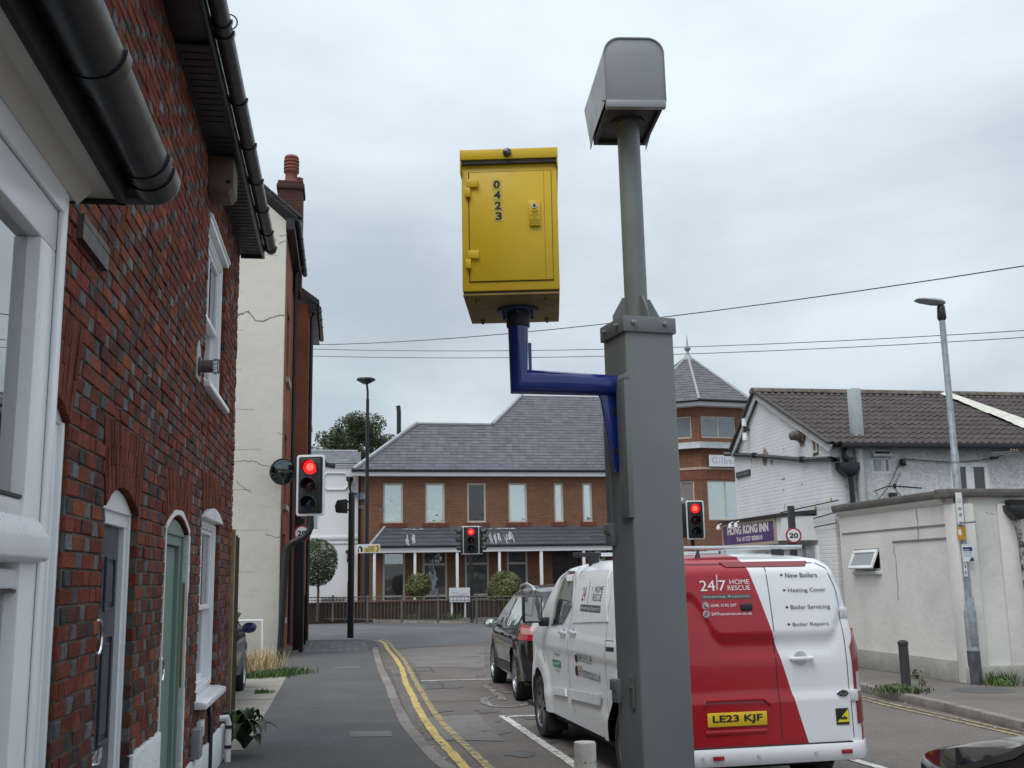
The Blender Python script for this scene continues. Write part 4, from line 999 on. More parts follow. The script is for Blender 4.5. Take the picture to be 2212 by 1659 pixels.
mb.add([(RP[2][0], v1, zr_(v1)), (RP[3][0], v2, zr_(v2)), (RP[3][0], v2+3, zr_(v2)), (RP[2][0], v1+5, zr_(v1))], [(0, 1, 2, 3)])
mb.add([(RP[3][0], v2, zr_(v2)), (17.2, v2, zr_(v2)), (17.2, v2+5, ze), (RP[3][0], v2+5, ze)], [(0, 1, 2, 3)])
rfo = mb.build('roof', M('roof underlay', (.09, .09, .1), .9), office, normals=False)
def slate_field(poly, P, up, parent, row=.23, wd=.3, base=(.098, .094, .112), maxn=300, mat=None, lift=.02, jit=.2, name='slate', order=None):
    """slates laid in courses over the 2D polygon (a along the eaves, b up the slope); P(a,b,h)->3D"""
    b0 = min(p[1] for p in poly); b1 = max(p[1] for p in poly); L_ = []
    r = 0; b = b0
    while b < b1-.03:
        bm_ = b+row*.5; xs = []
        n = len(poly)
        for i in range(n):
            p, q = poly[i], poly[(i+1) % n]
            if (p[1] <= bm_) != (q[1] <= bm_): xs.append(p[0]+(q[0]-p[0])*(bm_-p[1])/(q[1]-p[1]))
        xs.sort()
        for k in range(0, len(xs)-1, 2):
            a = xs[k]; a -= (wd/2 if r % 2 else 0); 
            while a < xs[k+1]-.02:
                s0 = max(a, xs[k]); s1 = min(a+wd-.006, xs[k+1])
                if s1-s0 > .03: L_.append((s0, s1, b, min(b+row*1.1, b1+.02)))
                a += wd
        b += row; r += 1
    def one(mb, s):
        s0, s1, c, d = s; k = rnd.uniform(1-jit, 1+jit*.8); cc = (base[0]*k, base[1]*k*rnd.uniform(.97, 1.03), base[2]*k)
        h = lift+rnd.uniform(-.003, .004)
        mb.add([P(s0, c, h), P(s1, c, h), P(s1, d, lift*.35), P(s0, d, lift*.35), P(s0, c, h-.012), P(s1, c, h-.012)], [(0, 1, 2, 3), (4, 5, 1, 0)], 0, cc)
    if order: L_.sort(key=order)
    for s in L_[:maxn]:
        mb = MB(); one(mb, s); mb.build(name, mat or slate, parent, normals=False)
    if len(L_) > maxn:
        mb = MB()
        for s in L_[maxn:]: one(mb, s)
        mb.build(name+'s', mat or slate, parent, normals=False)['kind'] = 'stuff'
kk = math.sqrt(1+KP*KP)
def PR(a, b, h): v = -.35+b/kk; return (a-0, v-h*KP/kk, zr_(v)+h/kk)
slate_field([(u, (v+.35)*kk) for u, v in RP], PR, None, office, row=.245, wd=.33)
mb = MB()
mb.tube([PR(RP[0][0]+.05, 0, .03), PR(RP[1][0], (v1+.35)*kk, .05)], .11, 6)
mb.tube([PR(RP[2][0]+.05, (v1+.35)*kk, .03), PR(RP[3][0], (v2+.35)*kk, .05)], .1, 6)
mb.tube([PR(RP[1][0], (v1+.35)*kk, .03), PR(RP[2][0], (v1+.35)*kk, .03)], .07, 6); mb.build('ridge_flashing', lead, office)
# canopy over the ground floor
cz1 = g3(300, 1015, 0)[1]; cu0 = g3(272, 1015, 0)[0]; cz0 = g3(300, 1140, -1.1)[1]; cu_ = g3(168, 1130, -1.1)[0]
CVF = -1.1
mb = MB(); mb.add([(cu_, CVF, cz0), (17, CVF, cz0), (17, 0, cz1), (cu0, 0, cz1), (cu_, 0, cz0)], [(0, 1, 2, 3), (0, 3, 4)]); mb.add([(cu_, CVF, cz0-.01), (17, CVF, cz0-.01), (17, 0, cz0-.01), (cu_, 0, cz0-.01)], [(0, 1, 2, 3)])
cano = mb.build('canopy_roof', MATS['roof underlay'], office)
Lc = math.hypot(1.1, cz1-cz0)
def PC(a, b, h): f = b/Lc; return (a, CVF+1.1*f-h*.6, cz0+(cz1-cz0)*f+h*.8)
slate_field([(cu_, 0), (17, 0), (17, Lc), (cu0, Lc)], PC, None, office, row=Lc/5, wd=.6, base=(.06, .064, .078), jit=.12, name='canopy_slate', lift=.025)
mb = MB(); mb.tube([PC(cu_, 0, .03), PC(cu0, Lc, .04)], .07, 6); mb.build('canopy_hip', lead, office)
mb = MB(); mb.box(cu_, 17, CVF-.03, CVF+.0, cz0-.28, cz0-.04); mb.build('canopy_fascia', white, office)
mb = MB(); mb.box(cu_, 17, CVF-.12, CVF-.02, cz0-.07, cz0+.03); mb.build('canopy_gutter', blackpl, office, bevel=.02)
# bird droppings run down the slates
limem = M('white bird lime', (.45, .45, .44), .9, var=.15, vs=10)
mb = MB()
for (c0, c1, n) in ((400, 480, 10), (965, 1130, 24)):
    for i in range(n):
        zx = rnd.uniform(c0+10, c1) if n < 20 else rnd.choice([rnd.uniform(970, 1040), rnd.uniform(1065, 1125)]); a = g3(zx, 1060, -.5)[0]; b0 = rnd.uniform(.03, .5) if n > 12 else rnd.uniform(.0, .5); L0 = rnd.uniform(.3, .75)
        if b0+L0 > Lc: L0 = Lc-b0
        w0 = rnd.uniform(.01, .035)
        pts = [(a+w0*rnd.uniform(-.8, .8)*.5*s_, b0+L0*k/6) for s_ in (1,) for k in range(7)]
        mb.add([PC(p[0]-w0*rnd.uniform(.4, 1), p[1], .037) for p in pts]+[PC(p[0]+w0*rnd.uniform(.4, 1), p[1], .037) for p in pts], [(k, k+1, k+8, k+7) for k in range(6)])
    a0 = g3(c0-20, 1040, -.2)[0]; a1 = g3(c1+20, 1040, -.2)[0]
    for k in range(8):
        p = rnd.uniform(a0, a1); mb.add([PC(p, Lc*.86+rnd.uniform(-.08, .05), .037), PC(p+rnd.uniform(.2, .5), Lc*.86+rnd.uniform(-.03, .05), .037), PC(p+.3, Lc*.9, .037)], [(0, 1, 2)])
mb.build('bird_lime', limem, office, normals=False)['kind'] = 'stuff'
for a, b in ((195, 213), (467, 484), (750, 768), (1034, 1051), (1313, 1333), (1600, 1618)):
    u0 = g3(a, 1300, CVF)[0]; u1 = g3(b, 1300, CVF)[0]; MB().box(u0, u1, CVF, CVF+(u1-u0), .1, cz0-.2).build('canopy_post', white, office, bevel=.01)
u_, z_ = g3(103, 700); MB().tube([(u_, -.3, zE), (u_, -.08, zE-.3), (u_, -.08, .2)], .055, 8).build('downpipe', blackpl, office, smooth=True)
t = framed('numbered_plate', 'small blue grey numbered plate high on the brick office corner', 'sign', FG)
a = g3(85, 782, -.12); b = g3(143, 826, -.12); MB().box(a[0], b[0], -.13, -.11, b[1], a[1]).build('plate', M('blue grey plate', (.11, .15, .2), .5), t)
letters('529', lambda x_, z_: Vector((x_, -.134, z_)), a[0]+.3, b[1]+.3*(a[1]-b[1]), .5*(b[0]-a[0]), .4*(a[1]-b[1]), M('pale lettering', (.45, .5, .55), .5), t, bold=.02)
# flue on the roof
o = put(MB().tube([(RP[1][0]-.75, v1+1, zr_(v1)-1), (RP[1][0]-.75, v1+1, zr_(v1)+.75), (RP[1][0]-.78, v1+1, zr_(v1)+1.05)], .11, 8).build('roof_flue', blackp, smooth=True), FG); tag(o, 'short black flue behind the left hip of the office roof', 'flue')
# dwarf wall, office board
dwb = brickmat('dark dwarf wall brick', (.07, .04, .03), (.05, .032, .028), (.07, .06, .05), dirt=.3)
dw = framed('dwarf_wall', 'low dark brick wall behind the roadside railings', 'wall', FG)
tz = FG.uz(900, 1300, -1.5)[1]
MB().box(-4.2, 22, -1.5, -1.3, 0, tz).build('wall_body', dwb, dw); MB().box(-4.2, 22, -1.53, -1.27, tz, tz+.06).build('coping', M('brick coping', (.16, .06, .04), .85, var=.2), dw)
t = framed('office_board', 'white name board on short posts before the brick office', 'sign', FG)
a = FG.uz(970, 1270, -1.7); b = FG.uz(1016, 1300, -1.7)
MB().box(a[0], b[0], -1.73, -1.68, b[1], a[1]).build('board', M('matt white board', (.7, .72, .76), .5, var=.03), t)
for u_ in (a[0]+.08, (a[0]+b[0])/2+.2): MB().box(u_, u_+.08, -1.68, -1.62, .1, b[1]+.1).build('post', white, t)
gt_ = M('faded grey lettering', (.38, .43, .5), .6, var=.1)
letters('Gilberts', lambda x_, z_: Vector((x_, -1.734, z_)), a[0]+.1, (a[1]+b[1])/2-.12, (b[0]-a[0])-.2, .26, gt_, t, bold=.005, spacing=1.15)

# ================================================================== TURRET
TC = dp(1508.6, 1243, 51.5); FT = Frame((TC.x, TC.y), 12+0)
tw = framed('office_turret', 'octagonal brick turret with pointed slate roof and finial', 'tower', Frame((TC.x, TC.y), 0))
view0 = 0.0
def tv(R_, k, z): a = RD(-3+45*k); return Vector((R_*sin(a), -R_*cos(a), z))
def Z5p(zx, zy): return ((1600+zx/2.86)*.864, (820+zy/2.86)*.864)
def tz_(py, px=1545, Y=48.7): return dp(px, py, Y).z
RW, RR = 2.98, 3.62
zea = tz_(878); zap = dp(1489, 768, 51.5).z
for k in range(8):
    A, B = tv(RW, k, 0), tv(RW, k+1, 0); L_ = (B-A).length; ang_ = math.atan2(B.y-A.y, B.x-A.x)
    sub = bpy.data.objects.new('wall_face', None)
    fr = Matrix.Translation(A) @ Matrix.Rotation(ang_, 4, 'Z')
    vis_ = k in (7, 0, 1)
    za, zb = tz_(946), tz_(898); zc, zd = tz_(1124), tz_(1037); ze_, zf = tz_(1250), tz_(1178)
    hs = [(.12, L_-.35, za, zb), (.28, L_-.06, zc, zd), (.1, L_-.2, ze_, zf)] if k == 0 else ([(.35, L_-.35, za, zb), (.35, L_-.35, zc, zd)] if vis_ else [])
    mb = MB(); wall_cells(mb, 0, L_, 0, zea, 0, .3, hs)
    mb.v = [tuple(fr @ Vector(q)) for q in mb.v]; mb.build('wall', brickmat('turret brick', (.24, .095, .05), (.19, .07, .04), (.22, .16, .12), dirt=.15), tw)
    for hi, h in enumerate(hs):
        e_ = bpy.data.objects.new('window', None)
        wnd = window(tw, *h, .05, glass('blinds glass', tint=(.16, .19, .21), refl=.15) if hi == 0 else skyg, t=.07, vbars=((h[0]+h[1])/2,))
        wnd.matrix_local = fr
        if hi == 0 and k == 0:
            mb = MB(); n = 17
            for j in range(n): z_ = h[2]+.1+(h[3]-h[2]-.2)*j/n; mb.box(h[0]+.1, (h[0]+h[1])/2-.05, .045, .052, z_, z_+.015); mb.box((h[0]+h[1])/2+.05, h[1]-.1, .045, .052, z_, z_+.015)
            mb.build('blind_slats', M('pale blind', (.4, .42, .44), .6), wnd)['kind'] = 'stuff'
    def band(name, z0, z1, R2, mat, R3=None):
        a_, b_ = tv(R2, k, z0), tv(R2, k+1, z0); c_, d_ = tv(R3 or R2, k, z1), tv(R3 or R2, k+1, z1); e0, f0 = tv(RW-.05, k, z0), tv(RW-.05, k+1, z0); g0, h0 = tv(RW-.05, k, z1), tv(RW-.05, k+1, z1)
        MB().add([a_, b_, c_, d_, e0, f0, g0, h0], [(0, 1, 3, 2), (0, 4, 5, 1), (2, 3, 7, 6)]).build(name, mat, tw)
    band('lead_skirt', tz_(969), tz_(954), RW+.32, lead, RW+.02)
    band('brick_string', tz_(978), tz_(970), RW+.03, MATS['dark brick sill'])
    band('stone_string', tz_(1014), tz_(1009), RW+.05, M('stone band', (.4, .33, .26), .8))
    band('soldier_course', tz_(1036), tz_(1015), RW+.02, MATS['dark brick sill'])
    band('soffit', zea-.02, zea+.2, RW+.45, white, RR-.05)
    a_, b_ = tv(RR, k, zea+.2), tv(RR, k+1, zea+.2)
    MB().tube([a_, b_], .07, 8).build('gutter', blackpl, tw)
    ap = Vector((0, 0, zap)); a_, b_ = tv(RR, k, zea+.24), tv(RR, k+1, zea+.24)
    MB().add([a_, b_, ap], [(0, 1, 2)]).build('roof', MATS['roof underlay'], tw)
    if k in (6, 7, 0, 1, 2):
        mid = (a_+b_)/2; ex_ = (b_-a_).normalized(); up_ = (ap-mid); H_ = up_.length; up_.normalize(); nn = ex_.cross(up_); W_ = (b_-a_).length
        slate_field([(-W_/2, 0), (W_/2, 0), (0, H_)], lambda a, b, h: mid+ex_*a+up_*b+nn*h, None, tw, row=.24, wd=.33, maxn=60, order=lambda s: s[2], base=(.1, .095, .11), jit=.2)
    MB().tube([a_, ap], .06, 6).build('hip_lead', lead, tw)
mb = MB(); mb.lathe([(.42, -.35), (.3, -.2), (.14, .0), (.08, .1), (.06, .2), (.14, .28), (.17, .36), (.12, .45), (.05, .5), (.02, .95), (0, 1.1)], (0, 0, zap), 12); mb.build('finial', lead, tw, smooth=True)
t = thing('turret_sign', 'white office name board fixed below the turret lead band', 'sign', (TC.x, TC.y, 0), 0)
A, B = tv(RW+.12, 0, 0), tv(RW+.12, 1, 0); ex_ = (B-A).normalized(); za, zb = tz_(1008), tz_(983); L_ = (B-A).length
mb = MB(); fr = Matrix.Translation(A) @ Matrix.Rotation(math.atan2(ex_.y, ex_.x), 4, 'Z'); mb.box(.42, 2.35, -.05, 0, za, zb, M4=fr); mb.build('board', MATS['matt white board'], t)
letters('Gilberts', lambda x_, z_: fr @ Vector((x_, -.055, z_)), .55, za+.13, 1.65, .3, gt_, t, bold=.004, spacing=1.15)

# ================================================================== WHITE HOUSE BEYOND (left of the office)
WH0 = dp(775, 1250, 48.4); FH = Frame((WH0.x, WH0.y), 12)
wh = framed('white_house', 'white rendered house with slate roof left of the brick office', 'house', FH)
wr = M('bright white render', (.82, .83, .84), .7, var=.04, vs=1)
zr1 = FH.uz(720, 1003, 0)[1]; zr2 = FH.uz(720, 973, 1.0)[1]
wnh = [(*sorted((FH.uz(660, 1100)[0], FH.uz(690, 1100)[0])), FH.uz(690, 1147)[1], FH.uz(690, 1105)[1])]
wnh = [(wnh[0][0], wnh[0][1], wnh[0][2], wnh[0][3]+.3), (-4.6, -3.05, .2, 2.55)]
mb = MB(); wall_cells(mb, -9, -.05, 0, zr1, 0, .3, wnh); mb.build('wall', wr, wh)
window(wh, *wnh[0], .05, dimg, fm=white); MB().box(-4.6, -3.05, .1, .15, .2, 2.55).build('door', M('black front door', (.015, .015, .02), .3), wh)
mb = MB(); mb.box(-9, -.1, -.06, .0, zr1-.15, zr1-.05); mb.box(-9, -.1, -.12, 0, zr1-.05, zr1+.03); mb.box(-9, -.05, -.05, .0, 3.6, 3.75); mb.box(-9, -.05, -.03, 0, 3.4, 3.5)
mb.box(-3.3, -2.3, -.22, 0, 3.15, 3.22); mb.box(-3.2, -2.4, -.14, 0, 3.05, 3.15)
for u_ in (-2.45, -2.25): mb.box(u_, u_+.05, -.03, 0, 3.75, zr1-.9)
mb.build('mouldings', white, wh, bevel=.008)
ou, oz = FH.uz(725, 1040); mb = MB(); o8 = [(ou-.55, oz-.22), (ou-.4, oz-.37), (ou+.4, oz-.37), (ou+.55, oz-.22), (ou+.55, oz+.22), (ou+.4, oz+.37), (ou-.4, oz+.37), (ou-.55, oz+.22)]
for k in range(8):
    p, q = o8[k], o8[(k+1) % 8]; mb.tube([(p[0], -.02, p[1]), (q[0], -.02, q[1])], .045, 5)
mb.build('plaque_moulding', white, wh)
mb = MB(); mb.add([(-9, -.15, zr1+.03), (-.0, -.15, zr1+.03), (-.0, 1.6, zr2), (-9, 1.6, zr2), (-9, 6, zr1), (0, 6, zr1)], [(0, 1, 2, 3), (3, 2, 5, 4)]); mb.build('roof', MATS['roof underlay'], wh)
Lh = math.hypot(1.75, zr2-zr1-.03)
slate_field([(-9, 0), (0, 0), (0, Lh), (-9, Lh)], lambda a, b, h: (a, -.15+1.75*b/Lh-h*.6, zr1+.03+(zr2-zr1-.03)*b/Lh+h*.8), None, wh, row=.24, wd=.33, maxn=120, base=(.15, .16, .18), jit=.15, order=lambda s: -s[0])
mb = MB(); mb.tube([(-9, 1.6, zr2+.03), (0, 1.6, zr2+.03)], .07, 6); mb.box(-.25, .05, -.1, 2.4, zr1-.35, zr1+.55); mb.build('ridge_and_verge', lead, wh)
hu, hz = FH.uz(755, 1043)
mb = MB(); mb.lathe([(.0, -.25), (.06, -.2), (.08, 0), (.16, .1), (.16, .25)], (hu, -.18, hz), 4); mb.tube([(hu, -.15, hz-.2), (hu+.05, -.12, hz-.45), (hu+.45, -.1, hz-.55)], .045, 8); mb.build('hopper', blackpl, wh)
t = framed('wall_lamp', 'small black lantern on the white house wall', 'lamp', FH); lu, lz = FH.uz(752, 1192)
mb = MB(); mb.lathe([(0, .1), (.12, .06), (.12, -.06), (.03, -.1), (.03, -.25), (.07, -.3), (.05, -.45), (0, -.5)], (lu, -.13, lz), 10); mb.box(lu-.02, lu+.02, -.1, 0, lz-.02, lz+.02); mb.build('lantern', blackp, t, smooth=True)
t = framed('yellow_grit_bin', 'upright yellow box beside the black post before the white house', 'box', FH)
a = FH.uz(750, 1256, -1.2); b = FH.uz(760, 1292, -1.2); MB().box(a[0], b[0], -1.5, -1.2, b[1], a[1]).build('bin_body', M('ochre box', (.3, .22, .04), .5), t, bevel=.04); MB().box((a[0]+b[0])/2-.03, (a[0]+b[0])/2+.03, -1.4, -1.3, .1, b[1]).build('stand', blackp, t)
t = framed('street_name_plate', 'white street name plate behind the railings by the white house', 'sign', FH)
a = FH.uz(692, 1290, -1.0); b = FH.uz(748, 1301, -1.0)
MB().box(a[0], b[0], -1.04, -1.0, b[1], a[1]).build('plate', white, t); letters('LONDON ROAD', lambda x_, z_: Vector((x_, -1.043, z_)), a[0]+.06, b[1]+.05, b[0]-a[0]-.12, a[1]-b[1]-.1, blackp, t, bold=.02)
for u_ in (a[0]+.15, b[0]-.2): MB().box(u_, u_+.06, -1.0, -.95, .1, a[1]).build('post', blackp, t)

# ================================================================== WHITE GABLED BUILDING (right)
wg = framed('white_gabled_building', 'white painted building with brown tiled roof and gable end', 'building', FW)
pbr = brickmat('white painted brick', (.7, .71, .72), (.74, .75, .76), (.7, .71, .72), ms=.012, bump=.0025, dirt=.08, smooth=.8)
peb = M('pebbledash', (.68, .68, .67), .95, var=.2, vs=16, bump=.022, bs=14, stain=.35, ss=1.4, stain_col=(.33, .33, .33), fine=.25, fs=60)
vr, zr = FW.vz(1628, 848, -.12); vf, zf = FW.vz(1578, 976, -.12)
zeN = FW.vz(1805, 957, 0)[1]; ve = -.22
vfw = FW.vz(1592, 1100, 0)[0]
XL = 13.0
mb = MB(); mb.prism([(0, 0), (0, zeN), (vr, zr-.12), (vfw, zf+(vf-vfw)*.5), (vfw, 0)], 0, .25, 'x'); mb.build('gable_wall', pbr, wg)
def w7(zx, zy, v=0): return FW.uz((1800+zx/2.911)*.864, (900+zy/2.911)*.864, v)
h1 = (w7(1092, 640)[0], w7(1235, 640)[0], w7(1100, 828)[1], w7(1100, 648)[1]); h2 = (w7(1668, 750)[0], w7(1942, 750)[0], w7(1700, 1000)[1]-.6, w7(1700, 750)[1])
mb = MB(); wall_cells(mb, .25, XL, 0, zeN, 0, .25, [h1, h2]); mb.build('pebbledash_wall', peb, wg)
MB().box(.3, XL, .5, .55, 0, zeN).build('dim_interior', MATS['dim room'], wg)
# small window: open top light
f = MB(); frame_rect(f, *h1, .0, .09, .045); zm = h1[2]+(h1[3]-h1[2])*.62; f.box(h1[0], h1[1], 0, .09, zm-.025, zm+.025); wo = f.build('window', upvc, wg, bevel=.005)
MB().box(h1[0]+.04, h1[1]-.04, .05, .055, h1[2]+.04, zm).build('pane', clearglass('clear window glass'), wo)
tp = MB(); Mt = Matrix.Translation(((h1[0]), 0, h1[3]-.03)) @ Matrix.Rotation(RD(-38), 4, 'X'); ww = h1[1]-h1[0]; hh_ = h1[3]-zm-.02
for q in ((0, ww, -.045, 0), (0, ww, -hh_, -hh_+.045), (0, .045, -hh_+.045, -.045), (ww-.045, ww, -hh_+.045, -.045)): tp.box(q[0], q[1], -.04, 0, q[2], q[3], M4=Mt)
tp.build('open_toplight', upvc, wo, bevel=.004); MB().box(.04, ww-.04, -.02, -.015, -hh_+.04, -.04, M4=Mt).build('toplight_pane', drkg, wo)
MB().lathe([(.11, 0), (.14, .22), (.15, .3)], ((h1[0]+h1[1])/2-.05, .14, h1[2]+.05), 14).build('pot_on_sill', M('pale blue pot', (.45, .5, .52), .5), wo)
f = MB(); frame_rect(f, *h2, -.02, .06, .05); xm = (h2[0]+h2[1])/2; f.box(xm-.05, xm+.05, -.02, .06, h2[2], h2[3]); frame_rect(f, h2[0]+.05, xm-.045, h2[2]+.05, h2[3]-.045, -.035, .03, .035); frame_rect(f, xm+.045, h2[1]-.05, h2[2]+.05, h2[3]-.045, -.035, .03, .035); wo = f.build('window', upvc, wg, bevel=.008)
for a, b in ((h2[0]+.08, xm-.07), (xm+.07, h2[1]-.08)): MB().box(a, b, .0, .01, h2[2]+.08, h2[3]-.07).build('pane', drkg, wo)
# roof: front slope with tiles
tilem = M('brown concrete tile', (.07, .056, .054), .92, var=.2, vs=5, bump=.005, bs=50, attr=False, rndv=.14, stain=.45, ss=2.2, stain_col=(.045, .045, .042), fine=.2, fs=40)
SL = math.hypot(vr-ve, zr-zeN+.02); cs_ = (vr-ve)/SL; sn_ = (zr-zeN+.02)/SL
mb = MB(); x0_ = -.14
def PT(a, b, h): return (a, ve+b*cs_-h*sn_, zeN-.02+b*sn_+h*cs_)
mb.add([PT(x0_, 0, 0), PT(XL, 0, 0), PT(XL, SL, 0), PT(x0_, SL, 0), (x0_, vf, zf-.03), (XL, vf, zf-.03)], [(0, 1, 2, 3), (3, 2, 5, 4)]); mb.build('roof', MATS['roof underlay'], wg)
row_ = .31; tw_ = .31; nr = int(SL/row_)+1; row_ = SL/nr
tv_ = []; tf_ = []
n = 12
for i in range(n+1):
    a = tw_*i/n; h = .022*(1-cos(4*pi*i/n))*.5*1.6+.012
    tv_ += [(a, 0, h+.018), (a, row_*1.06, h), (a, 0, h-.006)]
for i in range(n): o_ = 3*i; tf_ += [(o_, o_+3, o_+4, o_+1), (o_+2, o_+5, o_+3, o_)]
tm = bpy.data.meshes.new('roof_tile'); tm.from_pydata([(p[0], p[1], p[2]) for p in tv_], [], tf_); tm.materials.append(tilem); tm.polygons.foreach_set('use_smooth', [True]*len(tm.polygons)); tm.set_sharp_from_angle(angle=RD(50))
RT = Matrix(((1, 0, 0), (0, cs_, -sn_), (0, sn_, cs_))).to_4x4()
cells = [(i, j) for j in range(nr) for i in range(int((XL-x0_)/tw_))]
def onscr(i, j):
    P = FW.W(*PT(x0_+i*tw_, j*row_, 0)) ; d = (P-CP).dot(Fv); X = CX+FPX*(P-CP).dot(Rv)/d; return X < 2240
cells.sort(key=lambda c: (0 if onscr(*c) else 1, c[1], c[0])); rest = MB()
for k, (i, j) in enumerate(cells):
    T = Matrix.Translation(PT(x0_+i*tw_, j*row_+rnd.uniform(-.008, .008), rnd.uniform(0, .006))) @ RT @ Matrix.Rotation(rnd.uniform(-.012, .012), 4, 'Z')
    if k < 300:
        o = bpy.data.objects.new('roof_tile', tm); COL.objects.link(o); o.parent = wg; o.matrix_local = T
    else: rest.add([T @ Vector(p) for p in tv_], tf_)
rest.build('roof_tiles', tilem, wg, smooth=True, normals=False)['kind'] = 'stuff'
# ridge tiles, verge, barge boards
ridm = M('lichened ridge tile', (.12, .105, .09), .95, var=.35, vs=9, bump=.01, bs=30, stain=.6, ss=4, stain_col=(.2, .13, .06), rndv=.2)
i = 0; a = x0_-.03
while a < XL:
    mb = MB(); n = 6; mb.prism([(vr+.15*cos(pi*k/n), zr+.0+.11*sin(pi*k/n)) for k in range(n+1)], a+.006, a+.44, 'x'); mb.build('ridge_tile', ridm, wg, smooth=True, ang=60, normals=True); a += .45
bb = M('weathered white bargeboard', (.6, .61, .6), .6, var=.1, stain=.4, ss=5, stain_col=(.3, .3, .27))
mb = MB(); mb.prism([PT(0, 0.02, -.15)[1:], PT(0, SL, -.13)[1:], PT(0, SL, -.01)[1:], PT(0, -.02, -.01)[1:]], -.1, -.06, 'x'); mb.build('bargeboard', bb, wg)
mb = MB(); mb.prism([(vf, zf-.14), (vr, zr-.14), (vr, zr-.0), (vf, zf)], -.1, -.06, 'x'); mb.build('bargeboard', bb, wg)
mb = MB(); mb.prism([(vf+.02, zf-.01), (vr, zr), (vr, zr+.07), (vf+.02, zf+.06)], -.16, .3, 'x'); mb.prism([PT(0, 0, 0)[1:], PT(0, SL, 0)[1:], PT(0, SL, .06)[1:], PT(0, 0, .05)[1:]], -.17, -.1, 'x'); mb.build('mortared_verge', M('dark mossy mortar', (.07, .068, .06), .95, var=.3, vs=8, bump=.01), wg)
mb = MB(); mb.box(0.1, XL, ve-.1, ve+.03, zeN-.09, zeN+.01); mb.box(0, XL, ve+.05, 0, zeN-.06, zeN-.04); mb.build('gutter', blackpl, wg, bevel=.03)
# rainwater pipe run across the gable to a hopper, then down
def gz(zx, zy, u=-.06): v_, z_ = FW.vz((1800+zx/2.911)*.864, (900+zy/2.911)*.864, u); return (u, v_, z_)
pa = gz(35, 685); pb = gz(250, 695); pc = gz(600, 725); pd = gz(820, 722)
hp = w7(925, 770, -.1)
mb = MB(); mb.tube([pa, pb, pc, pd, (-.02, -.08, pd[2]), (hp[0]-.15, -.1, hp[1]+.12)], .045, 8); mb.build('waste_pipe', blackpl, wg, smooth=True)
for q in (pb, pc): mb = MB(); mb.cbox((q[0]-.01, q[1], q[2]), (.12, .1, .12)); mb.build('pipe_clip', blackpl, wg, bevel=.015)
mb = MB(); H4 = hp; mb.prism([(H4[0]-.2, H4[1]+.06), (H4[0]-.2, H4[1]-.06), (H4[0]-.07, H4[1]-.2), (H4[0]+.07, H4[1]-.2), (H4[0]+.2, H4[1]-.06), (H4[0]+.2, H4[1]+.06)], -.22, -.02, 'y'); mb.build('hopper', blackpl, wg, bevel=.01)
q0 = w7(895, 625, -.08); q1 = w7(905, 740, -.08); q2 = w7(940, 830, -.08); q3 = w7(972, 1110, -.08)
mb = MB(); mb.tube([(q0[0], -.2, zeN-.05), (q0[0], -.1, zeN-.12), (q1[0], -.1, q1[1]+.08), (q1[0]+.1, -.11, q1[1]+.03), (hp[0], -.12, hp[1]+.05)], .05, 8); mb.tube([(q2[0], -.12, hp[1]-.15), (q3[0], -.1, q3[1]), (q3[0], -.1, 2.4)], .05, 8); mb.build('downpipe', blackpl, wg, smooth=True)
# grey vertical duct and its upper stack through the roof
gs = M('grey white plastic duct', (.42, .45, .47), .5, var=.06)
d0 = w7(1008, 630, -.12); d1 = w7(1035, 1105, -.12); MB().tube([(d0[0], -.12, zeN-.08), (d0[0]+.02, -.12, 2.4)], .08, 12).build('soil_pipe', gs, wg, smooth=True)
s0 = FW.uz((1800+998/2.911)*.864, (900+550/2.911)*.864, .25); s1 = FW.uz((1800+975/2.911)*.864, (900+210/2.911)*.864, .25)
t = framed('roof_stack', 'tall square grey vent stack through the eaves of the tiled roof', 'vent', FW)
MB().box(s0[0]-.095, s0[0]+.095, .15, .35, s0[1]-.05, s1[1]).build('stack', gs, t, bevel=.01); MB().lathe([(.1, -.25), (.09, 0)], (s0[0], .25, s0[1]-.02), 12).build('base', blackpl, t)
MB().box(s0[0]-.42, s0[0]+.45, -.24, .14, s0[1]-.3, s0[1]-.26, M4=Matrix.Rotation(.0, 4, 'X')).build('flashing', lead, t, bevel=.008)
# silvery flashing strip laid down the roof
t = framed('roof_flashing', 'long silver flashing strip running down the brown tiled roof', 'flashing', FW)
def onroof(px, py, h=.09):
    d = ray(px, py); n_ = Vector((0, 0, 1))*cs_-FW.ey*sn_; P0 = FW.W(*PT(0, 0, h)); k_ = (P0-CP).dot(n_)/d.dot(n_); return FW.loc(CP+d*k_)
A = onroof(2028, 848); B = onroof(2215, 925); C_ = onroof(2215, 905); D_ = onroof(2045, 845)
mb = MB(); n = 26
vs = []
for i in range(n+1):
    t_ = i/n; lo = [A[k]+(B[k]-A[k])*t_ for k in range(3)]; hi = [D_[k]+(C_[k]-D_[k])*t_ for k in range(3)]; lo[2] += rnd.uniform(-.015, .015)
    mid_ = [(lo[k]+hi[k])/2 for k in range(3)]; mid_[2] += .035
    vs += [lo, mid_, hi]
mb.add(vs, [(3*i+j, 3*i+3+j, 3*i+4+j, 3*i+1+j) for i in range(n) for j in range(2)]); mb.build('strip', M('pale silver flashing', (.62, .6, .5), .35, .3, var=.2, vs=9, bump=.02, bs=8), t, smooth=True)
